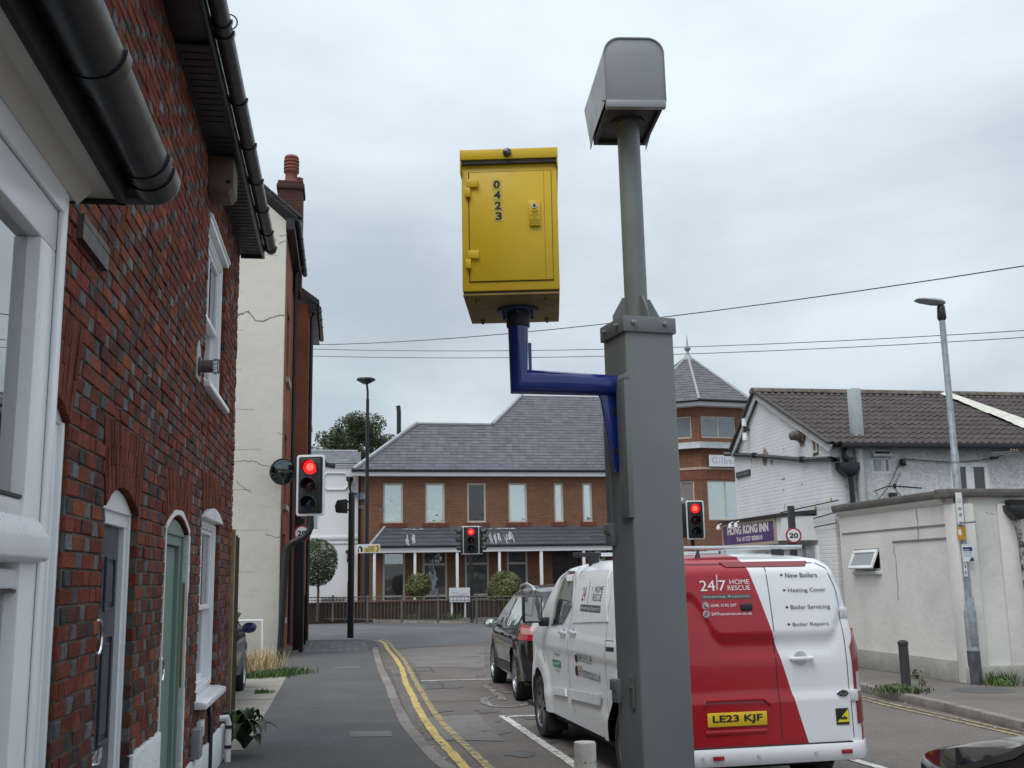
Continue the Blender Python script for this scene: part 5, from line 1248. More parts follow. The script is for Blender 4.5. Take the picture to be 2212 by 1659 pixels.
# fittings on the gable
def gp_thing(name, label, cat): return framed(name, label, cat, FW)
t = gp_thing('gable_insulators', 'pair of white insulators on a black bracket under the gable verge', 'insulator')  # two insulators on a bracket, no lamp here
q = gz(185, 508, -.1); mb = MB(); mb.tube([(0, q[1], q[2]), (-.12, q[1], q[2])], .02, 6); mb.cbox((-.12, q[1], q[2]), (.05, .06, .14)); mb.build('bracket', blackp, t)
for s_ in (.16, -.16): MB().lathe([(.02, -.1), (.055, -.08), (.06, .0), (.05, .02), (.055, .08), (.02, .1)], (-.12, q[1], q[2]+s_), 10).build('insulator', white, t, smooth=True)
t = gp_thing('gable_flue', 'round boiler flue with broken mortar ring on the white gable', 'flue')
q = gz(565, 553, -.1); mb = MB(); mb.lathe([(.16, 0), (.15, -.05), (.1, -.07), (.1, -.13), (.09, -.14), (.085, -.24), (.05, -.27), (0, -.27)], (0, q[1], q[2]), 16, 'x'); mb.build('flue_pipe', fm, t, smooth=True)
mb = MB(); mb.prism([(q[1]-.2+rnd.uniform(-.03, .03)*0+.2+.17*cos(a)*(1+.3*sin(3*a)), q[2]+.22*sin(a)*(1+.2*sin(5*a))) for a in [2*pi*k/14 for k in range(14)]], -.012, .01, 'x'); mb.build('bare_mortar', M('bare mortar', (.3, .26, .22), .95, var=.3, vs=15), t)
t = gp_thing('wall_vent', 'small rusty edged wall vent near the eaves of the gable', 'vent')
q = gz(688, 620, -.02); mb = MB(); frame_rect(mb, q[1]-.1, q[1]+.1, q[2]-.15, q[2]+.15, -.03, 0, .04, axis='y'); mb.build('vent_frame', bb, t); MB().box(-.01, .0, q[1]-.12, q[1]+.12, q[2]-.2, q[2]+.2).build('rust_edge', M('rust stain', (.2, .12, .08), .9, var=.3), t)
# peeled patches and cracks
mb = MB()
for zx, zy, r_ in ((325, 700, .17), (325, 738, .12), (375, 742, .07), (808, 1018, .05), (695, 1075, .05), (920, 575, .0)):
    if r_: 
        q = gz(zx, zy, -.004); mb.add([(-.004, q[1]+r_*cos(a)*rnd.uniform(.6, 1.2), q[2]+r_*sin(a)*rnd.uniform(.6, 1.2)) for a in [2*pi*k/9 for k in range(9)]], [tuple(range(9))])
mb.build('peeled_patch', M('bare brick patch', (.33, .25, .19), .95, var=.35, vs=14), wg, normals=False)['kind'] = 'stuff'
mb = MB()
for L_ in ([(440, 640), (450, 665)], [(445, 850), (447, 875)], [(440, 940), (445, 955)], [(573, 890), (577, 915)], [(452, 1048), (447, 1110)], [(430, 870), (455, 868)], [(195, 712), (215, 740), (212, 790)], [(300, 690), (350, 700)]):
    crackline(mb, [gz(*p)[1:] for p in L_], lambda a, b: (-.004, a, b), .02)
mb.build('wall_cracks', MATS['crack shadow'], wg)
# name plate of the walk
t = gp_thing('walk_name_plate', 'black street name plate on the corner of the white gable', 'sign')
q0 = gz(118, 862, -.03); q1 = gz(213, 790, -.03); z0 = gz(118, 862, -.03)[2]; z1 = gz(118, 820, -.03)[2]
v0_, v1_ = q0[1], q1[1]
MB().box(-.03, 0, v1_, v0_, z0, z1).build('plate', blackp, t); letters("WATSON'S WALK", lambda a, b: Vector((-.034, v0_-a, z0+b)), .08, .06, v0_-v1_-.16, z1-z0-.12, white, t, bold=.02)
# HONG KONG INN canopy sign
t = gp_thing('restaurant_sign', 'purple restaurant sign board under a black canopy edge', 'sign')
Uc = -.75
def cz(zx, zy): return FW.vz((1800+zx/2.911)*.864, (900+zy/2.911)*.864, Uc)
a0 = cz(400, 1300); a1 = cz(382, 1150); b0 = cz(28, 1365); b1 = cz(25, 1215)
va, vb = a0[0], b0[0]; zlo = (a0[1]+b0[1])/2; zhi = (a1[1]+b1[1])/2
MB().box(Uc, Uc+.03, va, vb, zlo, zhi).build('board', M('purple sign', (.075, .03, .15), .4, var=.1, vs=2), t)
mb = MB(); frame_rect(mb, va-.06, vb+.03, zlo-.06, zhi+.03, Uc-.015, Uc+.04, .06, axis='y'); mb.build('board_frame', M('beige sign frame', (.42, .33, .24), .6), t)
Wb = vb-va; fs_ = lambda a, b: Vector((Uc-.004, vb-a, zlo+b))
letters('HONG KONG INN', fs_, Wb*.1, (zhi-zlo)*.47, Wb*.8, (zhi-zlo)*.44, M('cream lettering', (.75, .68, .66), .5, var=.05), t, bold=.05)
letters('Tel: 01727 820810', fs_, Wb*.28, (zhi-zlo)*.12, Wb*.5, (zhi-zlo)*.22, MATS['cream lettering'], t, bold=.03)
mb = MB(); mb.prism([(Uc-.05, zhi+.03), (Uc-.06, zhi+.09), (-.0, zhi+.16), (0, zhi+.08), (Uc+.02, zhi+.02)], va-.32, vb+.1, 'y'); mb.build('canopy_top', M('black felt edge', (.03, .03, .032), .7, var=.3, vs=6), t)
mb = MB(); mb.box(Uc+.02, 0, va-.3, va-.06, zlo+.0, zhi+.04); mb.box(Uc+.02, 0, va-.06, vb, zlo+.5, zhi+.04); mb.build('canopy_cheek', plm, t)
for k in range(3):
    vv = va+Wb*(.72, .6, .97)[k]; mb = MB(); mb.tube([(Uc-.02, vv, zhi+.05), (Uc-.12, vv, zhi+.02)], .012, 6); mb.lathe([(.02, 0), (.045, -.06), (.05, -.1)], (Uc-.13, vv, zhi+.02), 8); mb.build('spot_lamp', white, t)
# shopfront windows below the sign
mb = MB(); frame_rect(mb, va-.3, vb, .6, zlo-.1, -.05, 0, .08, axis='y')
for k in range(1, 5): vv = va-.3+(vb-va+.3)*k/5; mb.box(-.05, 0, vv-.035, vv+.035, .68, zlo-.18)
fo = mb.build('shop_window', white, wg)
for k in range(5): MB().box(-.03, -.02, va-.3+(vb-va+.3)*k/5+.06, va-.3+(vb-va+.3)*(k+1)/5-.04, .68, zlo-.18).build('pane', glass('shop glass', tint=(.12, .13, .13), refl=.25), fo)
# lower wall panel between the shop and the extension, cables
cab = M('black cable', (.03, .03, .03), .6)
for i, L_ in enumerate(([gz(440, 1112), gz(600, 1075), gz(860, 1022)], [gz(440, 1185), gz(640, 1165), gz(860, 1105)], [gz(580, 1243), gz(700, 1215), gz(850, 1185)])):
    o = put(MB().tube(L_, .012, 5).build('wall_cable', cab), FW); tag(o, ['uppermost cable clipped across the lower white gable', 'middle cable clipped across the lower white gable', 'lowest short cable beside the round speed sign'][i], 'cable', 'cables on the white gable')
L_ = [w7(870, 1125, -.05), w7(1130, 1045, -.05), w7(1230, 920, -.05), w7(1310, 740, -.05)]
o = put(MB().tube([(p[0], -.05, p[1]) for p in L_], .008, 5).build('wall_cable', cab), FW); tag(o, 'thin cable sagging across the pebbledash below the aerial', 'cable')
L_ = [w7(1335, 718, -.05), w7(1500, 732, -.05), w7(1700, 745, -.05), w7(1900, 728, -.05), w7(2000, 715, -.05), w7(2100, 675, -.05)]
o = put(MB().tube([(p[0], -.05, p[1]) for p in L_], .008, 5).build('wall_cable', cab), FW); tag(o, 'thin cable above the pair of tall windows', 'cable')
for nm, a_, b_, lb in (('alarm_box', (1308, 772), (1335, 722), 'small black box on the pebbledash above the aerial'), ('junction_box', (1962, 722), (2008, 708), 'small black junction box beside the cable under the eaves'), ('wall_box', (1228, 1022), (1272, 968), 'black rusty box beneath the television aerial')):
    p = w7(*a_); q = w7(*b_); o = put(MB().box(p[0], q[0], -.09, 0, p[1], q[1]).build(nm, blackp, bevel=.008), FW); tag(o, lb, 'box')
# television aerial
t = framed('tv_aerial', 'black television aerial with crossed arms on the pebbledash wall', 'aerial', FW)
c = w7(1272, 918, -.5); e_ = w7(1460, 932, -.5)
mb = MB(); mb.tube([(c[0], -.5, c[1]), (e_[0], -.5, e_[1])], .012, 6); mb.build('boom', blackp, t)
for k in range(7):
    x_ = c[0]+.1+(e_[0]-c[0]-.1)*k/6; z_ = c[1]+(e_[1]-c[1])*(.2+k/7.5); mb = MB(); mb.tube([(x_, -.57, z_-.012), (x_, -.43, z_+.012)], .005, 5); mb.cbox((x_, -.5, z_), (.018, .02, .03)); mb.build('director', blackp, t)
for s_ in (1, -1):
    for dx in (0, .06): 
        mb = MB(); mb.tube([(c[0]-.02+dx*.5, -.5, c[1]+.03*s_), (c[0]+.12+dx*.5, -.5, c[1]+.24*s_)], .006, 5); mb.build('reflector_arm', blackp, t)
mb = MB(); mb.cbox((c[0], -.5, c[1]), (.04, .05, .08)); mb.tube([(c[0]-.12, 0, c[1]-.05), (c[0]-.12, -.45, c[1]-.0), (c[0], -.5, c[1])], .012, 6); mb.build('mast_clamp', blackp, t)
t = framed('wire_bracket', 'rusty steel wire bracket below the eaves at the far right', 'bracket', FW)
p = w7(1975, 680, -.3); q = w7(2180, 665, -.3); mb = MB(); mb.tube([(p[0], -.3, p[1]), (q[0], -.3, q[1])], .012, 5); mb.tube([(p[0], -.3, p[1]-.04), (q[0], -.3, q[1]-.04)], .01, 5)
mb.build('bar', steel, t)
for k in range(3): MB().lathe([(.015, -.03), (.025, 0), (.015, .03)], (q[0]-.08+k*.06-.1, -.3, q[1]+.02), 8).build('insulator', M('rusty insulator', (.24, .17, .12), .7), t)

# ================================================================== FLAT ROOFED EXTENSION
def Pg(px, py, z=.1): q = gp(px, py, z); return q
E1 = Vector((6.67, 16.26, 0)); FE = Frame((E1.x, E1.y), 11)
ext = framed('flat_roofed_extension', 'low off white rendered extension with dark parapet coping', 'extension', FE)
rnm = M('off white stained render', (.66, .64, .61), .9, var=.07, vs=1.2, bump=.008, bs=9, stain=.38, ss=.8, stain_col=(.36, .35, .33))
plin = M('dirty render plinth', (.34, .33, .3), .9, var=.2, vs=3, bump=.01, bs=12, stain=.6, ss=1.5, stain_col=(.13, .13, .11))
zp_ = FE.vz(2050, 1072, 0)[1]; VE = FE.vz(1812, 1120, 0)[0]
def e2(zx, zy, u=0.0): v_, z_ = FE.vz((2080+zx/4.608)*.864, (1180+zy/4.608)*.864, u); return (v_, z_)
p0 = e2(270, 1140); p1 = e2(545, 890); hw_ = (min(p0[0], p1[0]), max(p0[0], p1[0]), e2(400, 1140)[1], e2(400, 885)[1])
mb = MB(); wall_cells(mb, 0, VE, 0, zp_, 0, .25, [hw_], axis='y'); mb.build('side_wall', rnm, ext)
mb = MB(); mb.box(.001, 9, -.0, .25, 0, zp_); mb.build('front_wall', rnm, ext)
mb = MB(); mb.box(-.035, 0.3, -.06, .22, .1, zp_-.12); mb.box(.72, 9, -.035, 0, .1, zp_-.12); mb.build('corner_pier', rnm, ext, bevel=.02)
mb = MB(); mb.box(-.045, 0, .22, VE, .1, .42); mb.box(-.05, .9, -.07, -.0, .1, .35); mb.build('plinth', plin, ext, bevel=.01)
MB().box(.25, 8, .25, VE-.1, 2.2, zp_-.05).build('roof', dark, ext)
cop = M('dark coping', (.13, .123, .112), .8, var=.25, vs=5, stain=.5, ss=3, stain_col=(.2, .18, .16))
for (k, q) in enumerate(((-.1, .3, .2, 1.1), (-.1, .3, 1.1, VE+.05))):
    mb = MB(); mb.prism([(q[0], zp_-.02), (q[0]-.02, zp_+.05), (q[0]-.02, zp_+.1), (.3, zp_+.12), (.3, zp_-.02)], q[2]+.003, q[3]-.003, 'y'); mb.build('coping', cop, ext, bevel=.008)
mb = MB(); mb.prism([(-.09, zp_-.02), (-.11, zp_+.05), (-.11, zp_+.1), (.3, zp_+.12), (.3, zp_-.02)], -.0, 9, 'x'); mb.v = [(p[0]-.12*(p[0] < .01), p[1], p[2]) for p in mb.v]; mb.build('coping', cop, ext, bevel=.008)
mb = MB(); mb.prism([(-.005, zp_-.12), (-.06, zp_-.06), (-.07, zp_-.022), (0, zp_-.022)], .23, VE, 'y'); mb.build('cornice', rnm, ext)
# dark strips painting the shade of recessed panel lines; cracks
mb = MB()
a = e2(80, 715); b = e2(1670, 455); mb.box(-.014, -.0, b[0]+.05, VE-.1, a[1]-.015, a[1]+.01)
a = e2(705, 855); b = e2(1405, 755); mb.box(-.02, .0, b[0], a[0], b[1]-.01, b[1]+.012)
mb.build('recess_shade_line', M('grey recess shade', (.2, .19, .18), .9), ext)
mb = MB(); crackline(mb, [e2(975, 430), e2(990, 560), e2(995, 690), e2(998, 815)], lambda a, b: (-.006, a, b), .018); crackline(mb, [e2(710, 850), e2(735, 1000), e2(755, 1200), e2(765, 1475)], lambda a, b: (-.006, a, b), .014); crackline(mb, [e2(1800, 470), e2(1900, 485)], lambda a, b: (-.04, a, b), .008); mb.build('wall_cracks', MATS['crack shadow'], ext)
# top hung window, open
a, b, c, d = hw_
f = MB(); f.box(.02, .1, a, a+.05, c, d); f.box(.02, .1, b-.05, b, c, d); f.box(.02, .1, a, b, c, c+.04); f.box(.02, .1, a, b, d-.04, d); f.box(-.05, .1, a-.03, b+.03, c-.06, c); wo = f.build('window', bb, ext, bevel=.004)
MB().box(.2, .21, a, b, c, d).build('dark_room', dark, wo)
Mt = Matrix.Translation((0.0, a+.03, d-.03)) @ Matrix.Rotation(RD(24), 4, 'Y'); ww = b-a-.06; hh_ = d-c-.04; tp = MB()
for q in ((0, ww, -.05, 0), (0, ww, -hh_, -hh_+.05), (0, .05, -hh_+.05, -.05), (ww-.05, ww, -hh_+.05, -.05)): tp.box(-.03, .01, q[0], q[1], q[2], q[3], M4=Mt)
tp.build('open_casement', white, wo, bevel=.004); MB().box(-.012, -.006, .045, ww-.045, -hh_+.045, -.045, M4=Mt).build('pane', glass('frosted glass', tint=(.22, .24, .24), refl=.1, rough=.3), wo)
# hopper and downpipe on the front return
hu, hz = FE.uz(2192, 1100, -.1)
t = framed('rainwater_hopper', 'black broken hopper head and paint peeled downpipe at the right edge', 'downpipe', FE)
mb = MB(); mb.prism([(hu-.17, hz+.06), (hu-.16, hz-.02), (hu-.05, hz-.16), (hu+.05, hz-.16), (hu+.16, hz-.02), (hu+.17, hz+.06)], -.22, -.04, 'y'); mb.build('hopper', blackpl, t, bevel=.01)
MB().box(hu-.12, hu+.12, -.2, -.05, hz+.06, hz+.14).build('outlet_hole', dark, t)
MB().tube([(hu, -.12, hz-.14), (hu+.03, -.12, hz-.5), (hu+.1, -.12, .2)], .042, 8).build('pipe', wornpaint('peeling black pipe paint', (.02, .02, .022), (.5, .5, .5), .55, 6), t, smooth=True)
# ================================================================== SPEED CAMERA COLUMN
yaw = 19.0; Fp = Frame((.646, 5.165), yaw); A2 = .13
colg = M('grey green column paint', (.165, .182, .185), .5, var=.06, vs=2.5, bump=.0006, bs=60, stain=.3, ss=2.2, stain_col=(.135, .15, .152), fine=.04, fs=200)
colg2 = M('weathered grey tube paint', (.17, .195, .195), .45, var=.12, vs=3, bump=.0005, bs=50, stain=.3, ss=4, stain_col=(.24, .26, .25))
hoodm = M('satin grey hood', (.29, .31, .335), .42, .15, var=.03, vs=3)
col = framed('camera_column', 'tall square grey column carrying a hooded grey camera housing', 'column', Fp)
def zat(px, py, u=-A2, v=-A2):
    P = Fp.W(u, v, 0); d = ray(px, py); t_ = P.y/d.y; return EYE+d.z*t_
zcap0, zcap1 = zat(1348, 716), zat(1345, 682)
zsl = zat(1350, 797); zsb = zat(1356, 1118)
MB().box(-A2, A2, -A2, A2, .08, zcap0+.02).build('column_shaft', colg, col, bevel=.012, seg=3)
mb = MB(); t_ = .018; za = zat(1350, 862, -A2-.03)
# cover sleeve, open on the left where the arm comes in
mb.box(-A2-.018, -A2+.01, -A2-.002, -A2+.095, zsb, zsl-.05); mb.box(-A2-.018, -A2+.01, A2-.05, A2+.002, zsb-.02, zsl-.05)
mb.box(-A2-.018, -A2, -A2+.095, A2-.05, zsl-.085, zsl-.05); mb.prism([(-A2-.018, zsl-.05), (-A2-.0, zsl-.015), (-A2+.01, zsl-.015), (-A2+.01, zsl-.05)], -A2-.002, A2+.002, 'y')
pass
mb.build('cover_sleeve', colg, col, bevel=.006)
mb = MB(); mb.box(-A2-.011, A2+.011, -A2-.011, A2+.011, zcap0, zcap1); cp_ = mb.build('cap', colg, col, bevel=.004)
for (u, v, ax) in ((-.09, -A2-.011, 'y'), (.08, -A2-.011, 'y'), (-A2-.011, -.07, 'x'), (-A2-.011, .08, 'x')):
    m_ = MB(); s_ = -1
    m_.lathe([(.012, 0), (.012, -.01), (.006, -.012), (.006, -.024)], (u, v, (zcap0+zcap1)/2+.005), 8, ax); m_.build('bolt', steel, cp_)
PC_ = (0, 0)
zpb = zcap1; hy = 4.0
for k in range(4):
    a = pi/4+pi/2*k; m_ = MB(); T = Matrix.Rotation(pi/2*k, 4, 'Z'); g_ = [(.055, zcap1), (A2+.0, zcap1), (A2, zcap1+.03), (.075, zcap1+.125), (.055, zcap1+.125)]
    m_.prism(g_, -.004, .004, 'y', M4=T); m_.build('gusset', colg, col, bevel=.001, seg=1)
zh0 = 3.95
MB().lathe([(.057, zcap1), (.057, zh0+.1)], (0, 0, 0), 24).build('upper_tube', colg2, col, smooth=True)
# hinges, lock plate and door seam on the shaft
for py in (1150, 1502):
    z_ = zat(1335, py); m_ = MB(); m_.box(-A2-.024, -A2+.001, A2-.06, A2+.012, z_-.055, z_+.055); m_.box(-A2-.03, -A2-.01, A2-.05, A2+.02, z_-.0, z_+.05); m_.build('hinge', colg, col, bevel=.004)
z_ = zat(1366, 1498); m_ = MB(); m_.box(-A2-.012, -A2, -.075, -.03, z_-.07, z_+.07); m_.lathe([(.012, 0), (.01, -.006)], (-A2-.012, -.052, z_+.02), 10, 'x'); m_.build('lock_plate', M('worn zinc plate', (.16, .165, .14), .6, .3, var=.35, vs=25), col, bevel=.004)
# hooded housing on top: its own yaw
Fh = Frame((Fp.o.x, Fp.o.y), 4.2); hd = thing('hood_dummy', None, None)
bpy.data.objects.remove(hd)
hf = Matrix.Rotation(RD(4.2-yaw), 4, 'Z')
def zh(px, py, v): P = Fh.W(0, v, 0); d = ray(px, py); return EYE+d.z*(P.y/d.y)
v0 = -.235; zb, zt = zh(1375, 219, v0), zh(1370, 82, v0); hw = .153
zb += .0
r = .085; n = 10
prof = [(-hw, zb), (hw, zb)]+[(hw-r+r*cos(pi/2*i/n), zt-r+r*sin(pi/2*i/n)) for i in range(n+1)]+[(-hw+r-r*sin(pi/2*i/n), zt-r+r*cos(pi/2*i/n)) for i in range(n+1)]
mb = MB(); mb.prism(prof, v0+.006, v0+.012, 'y', M4=hf)
# wrap: thin shell from front to back
inn = [(x_*.985, z_-.004 if z_ > zb+.05 else z_) for x_, z_ in prof]
mb.build('hood_back_panel', hoodm, col, bevel=.002)
sh = MB(); vs = []; N_ = len(prof)
vb_top = v0+.74; vb_bot = v0+.53
def vback(z): return vb_bot+(vb_top-vb_bot)*(z-zb)/(zt-zb)
O = prof[1:]+[prof[0]]
for x_, z_ in O: vs += [hf @ Vector((x_, v0, z_)), hf @ Vector((x_, vback(z_), z_))]
for x_, z_ in O: xx = x_*.975; zz = z_-(.006 if z_ > zb+.02 else 0); vs += [hf @ Vector((xx, v0, zz)), hf @ Vector((xx, vback(z_), zz))]
m_ = len(O)*2; F = []
for i in range(len(O)-1):
    if i == len(O): break
    F += [(2*i, 2*i+2, 2*i+3, 2*i+1), (m_+2*i, m_+2*i+1, m_+2*i+3, m_+2*i+2), (2*i, m_+2*i, m_+2*i+2, 2*i+2), (2*i+1, 2*i+3, m_+2*i+3, m_+2*i+1)]
sh.add(vs, F)
# drooping rear corners of the side cheeks
for s_ in (-1, 1):
    sh.add([hf @ Vector((s_*hw, vb_bot-.13, zb)), hf @ Vector((s_*hw, vb_bot, zb)), hf @ Vector((s_*hw, vb_bot+.0, zb-.035)), hf @ Vector((s_*hw*.975, vb_bot-.13, zb)), hf @ Vector((s_*hw*.975, vb_bot, zb)), hf @ Vector((s_*hw*.975, vb_bot, zb-.035))], [(0, 1, 2), (3, 5, 4), (0, 2, 5, 3), (1, 4, 5, 2)])
sh.build('hood_shell', hoodm, col, smooth=True, ang=40, normals=True)
mb = MB(); mb.box(-hw+.004, hw-.004, v0-.004, v0+.03, zb-.035, zb+.004, M4=hf); mb.build('hood_lip', hoodm, col, bevel=.004)
hin = M('black housing underside', (.035, .037, .042), .6, var=.1)
mb = MB(); mb.box(-hw+.012, hw-.012, v0+.02, v0+.5, zb-.008, zb+.2, M4=hf); mb.build('housing_body', hin, col, bevel=.004)
mb = MB(); 
for q in ((-hw+.012, -hw+.03, v0+.02, v0+.49), (hw-.03, hw-.012, v0+.02, v0+.49), (-hw+.03, hw-.03, v0+.46, v0+.49), (-hw+.03, hw-.03, v0+.02, v0+.045)): mb.box(q[0], q[1], q[2], q[3], zb-.028, zb-.008, M4=hf)
mb.build('housing_rim', hin, col, bevel=.003); MB().lathe([(.085, zb-.02), (.085, zb-.006)], (0, 0, 0), 20).build('tube_collar', hin, col)
m_ = MB(); m_.lathe([(.008, 0), (.008, -.014)], hf @ Vector((-hw, v0+.012, zb+.006)), 8, 'x'); m_.build('screw', steel, col)

col.rotation_euler = (0, -RD(.38), Fp.yaw)
# ---- yellow camera on its blue arm
zarm = zat(1300, 832, -A2-.1, 0)
Fy = Fp; au = -.647
PV = Fp.W(au, 0, 0)
arm = thing('speed_camera', 'yellow roadside speed camera box on a bent dark blue pipe arm', 'speed camera', (PV.x, PV.y, 0), RD(-2))
Mi = Matrix.Translation((-PV.x, -PV.y, 0)); Ry = Matrix.Rotation(RD(2), 4, 'Z')
def yl(P): q = Ry @ (Vector(P)-Vector((PV.x, PV.y, 0))); return q
def zy(py, px=1113, v=0): P = PV; d = ray(px, py); return EYE+d.z*((PV.y+v)/d.y)
blue = M('dark blue gloss paint', (.009, .032, .22), .16, var=.08, vs=4, coat=.4, stain=.15, ss=8, stain_col=(.03, .04, .09))
yelm = M('golden yellow enamel', (.7, .46, .012), .42, var=.06, vs=2.5, bump=.0006, bs=45, stain=.14, ss=3, stain_col=(.3, .2, .03))
yeld = M('dark mottled yellow underside', (.27, .18, .035), .6, var=.25, vs=6, bump=.001, bs=30, stain=.5, ss=5, stain_col=(.08, .06, .03))  # darker, blotchy yellow for the base plate and its bolts
zA = zy(830, 1113); zB = zy(627, 1106, -.27)
mb = MB(); mb.tube([yl(Fp.W(-A2+.02, 0, zarm)), yl(Fp.W(au, 0, zarm)), yl(Fp.W(au, 0, zB-.005))], .0515, 28); mb.build('bent_pipe', blue, arm, smooth=True, ang=35)
mb = MB(); fr_y = lambda u, v, z: yl(Fp.W(u, v, z))
pl_ = [(-A2-.115, zarm-.04), (-A2+.0, zarm-.04), (-A2+.0, zarm-.42), (-A2-.035, zarm-.42), (-A2-.055, zarm-.36), (-A2-.1, zarm-.07)]
v_ = [fr_y(a, -.01, b) for a, b in pl_]+[fr_y(a, .01, b) for a, b in pl_]; k = len(pl_)
mb.add(v_, [tuple(range(k)), tuple(range(2*k-1, k-1, -1))]+[(i, i+k, (i+1) % k+k, (i+1) % k) for i in range(k)]); gp_ = mb.build('gusset_plate', blue, arm, bevel=.002)
MB().add([fr_y(-A2-.006, -.075, zarm-.46), fr_y(-A2-.006, .1, zarm-.46), fr_y(-A2-.006, .1, zarm+.05), fr_y(-A2-.006, -.075, zarm+.05), fr_y(-A2, -.075, zarm-.46), fr_y(-A2, .1, zarm-.46), fr_y(-A2, .1, zarm+.05), fr_y(-A2, -.075, zarm+.05)], [(0, 1, 2, 3), (4, 5, 6, 7), (0, 4, 5, 1), (2, 6, 7, 3), (0, 3, 7, 4), (1, 5, 6, 2)]).build('base_plate', blue, arm)
for dz in (.13, .32):
    c = fr_y(-A2-.038, -.0125, zarm-dz); MB().lathe([(.016, 0), (.016, .003)], c, 14, 'y').build('bolt_hole', dark, gp_)
MB().add([fr_y(au+.05, -.004, zarm+.05), fr_y(au+.064, -.004, zarm+.05), fr_y(au+.064, -.004, zarm+.19), fr_y(au+.05, -.004, zarm+.19), fr_y(au+.05, .004, zarm+.05), fr_y(au+.064, .004, zarm+.05), fr_y(au+.064, .004, zarm+.19), fr_y(au+.05, .004, zarm+.19)], [(0, 1, 2, 3), (4, 5, 6, 7), (0, 4, 5, 1), (2, 6, 7, 3), (0, 3, 7, 4), (1, 5, 6, 2)]).build('web_plate', blue, arm)
hW = .221; vF = -.275; vK = .275; zb = zy(627, 1106, vF); zt = zy(334, 1100, vF); xs_ = (dp(1106, 480, PV.y+vF).x-PV.x)
mb = MB(); mb.box(xs_-hW, xs_+hW, vF, vK, zb, zt-.02); hb = mb.build('housing', yelm, arm, bevel=.006)
mb = MB(); mb.box(xs_-hW-.006, xs_+hW+.006, vF-.022, vK+.01, zt-.028, zt+.022); mb.box(xs_-hW-.006, xs_-hW, vF-.02, vK, zt-.09, zt-.028); mb.box(xs_+hW, xs_+hW+.006, vF-.02, vK, zt-.07, zt-.028); mb.build('lid', yelm, arm, bevel=.003)
mb = MB(); mb.box(xs_-hW+.0, xs_+hW-.0, vF-.016, vF+.0, zt-.048, zt-.03); mb.build('lid_gasket', M('black gasket', (.03, .025, .02), .7), arm)
m_ = MB(); m_.lathe([(.02, 0), (.02, -.012), (.012, -.018), (.0, -.018)], (xs_-.006, vF-.022, zt), 14, 'y'); m_.build('lid_lock', M('dark steel', (.09, .095, .1), .35, .6), arm, smooth=True, ang=40)
mb = MB(); mb.box(xs_-hW+.008, xs_+hW-.004, vF+.008, vK, zb-.012, zb); mb.build('base_gasket', M('black gasket', ), arm)
mb = MB(); mb.box(xs_-hW+.002, xs_+hW-.002, vF+.004, vK-.004, zb-.02, zb-.01); mb.build('base_plate', yeld, arm, bevel=.002)
for a, b in ((-.16, -.2), (.16, -.2), (-.16, .2), (.16, .2)): MB().lathe([(.012, 0), (.012, -.008), (.006, -.01), (.006, -.02)], (xs_+a, b, zb-.02), 8).build('bolt', yeld, arm)
c = yl(Fp.W(au, 0, 0)); MB().lathe([(.1, zb-.036), (.1, zb-.021)], (c.x, c.y, 0), 32).build('flange', M('blue flange', (.02, .035, .09), .45, var=.2), arm, bevel=.002)
for k in range(6):
    a = pi/6+k*pi/3; MB().lathe([(.007, zb-.06), (.007, zb-.036)], (c.x+.078*cos(a), c.y+.078*sin(a), 0), 8).build('flange_bolt', M('blue flange'), arm)
MB().lathe([(.053, zb-.11), (.056, zb-.105), (.056, zb-.036)], (c.x, c.y, 0), 24).build('pipe_collar', M('dark collar', (.012, .015, .03), .5), arm)
dx0, dx1, dz0, dz1 = xs_-hW+.035, xs_+hW-.028, zb+.045, zt-.085
mb = MB(); mb.box(dx0, dx1, vF-.007, vF+.001, dz0, dz1); dr_ = mb.build('door', yelm, arm, bevel=.003)
MB().box(dx0-.004, dx1+.002, vF-.0015, vF-.0005, dz0-.004, dz1+.003).build('door_gap', M('black gasket'), arm)
mb = MB(); mb.box(dx1-.034, dx1-.0325, vF-.0075, vF-.007, dz0+.01, dz1-.005); mb.build('door_seam', M('dark yellow seam', (.15, .1, .01), .7), dr_)
for z_ in (dz1-.055, dz0+.125):
    m_ = MB(); m_.box(dx0-.01, dx0+.042, vF-.02, vF-.006, z_-.02, z_+.018); m_.box(dx0-.018, dx0+.006, vF-.022, vF, z_-.066, z_-.022); m_.build('hinge', yelm, dr_, bevel=.003)
lx = dx0+.275; lz = dz1-.15
mb = MB(); mb.box(lx, lx+.052, vF-.02, vF-.006, lz-.12, lz); lk = mb.build('lock_plate', yelm, dr_, bevel=.004)
m_ = MB(); m_.lathe([(.014, 0), (.014, -.003)], (lx+.025, vF-.02, lz-.024), 16, 'y'); m_.build('keyhole_rim', M('pale lock rim', (.55, .53, .45), .4), lk); MB().lathe([(.006, 0), (.006, -.002)], (lx+.025, vF-.0235, lz-.024), 10, 'y').build('keyhole', dark, lk)
ym2 = M('raised yellow lettering', (.42, .27, .02), .5)
for i, (s_, ww) in enumerate((('CROWN', .036), ('UK', .014), ('BRISTOL', .044), ('ENGLAND', .046))):
    letters(s_, lambda a, b: Vector((a, vF-.0215, b)), lx+.026-ww/2, lz-.072-i*.0125, ww, .0085, ym2, lk, bold=.03)
mb = MB()
for k in range(5): a = -.6+.3*k; mb.box(-.0015, .0015, vF-.0225, vF-.02, 0, .013, M4=Matrix.Translation((lx+.026+.004*(k-2), 0, lz-.056)) @ Matrix.Rotation(a, 4, 'Y'))
mb.build('crown_emblem', ym2, lk)
stk = M('yellow number sticker', (.6, .48, .08), .4, var=.03); nbk = M('black numerals', (.015, .015, .015), .5, var=0)
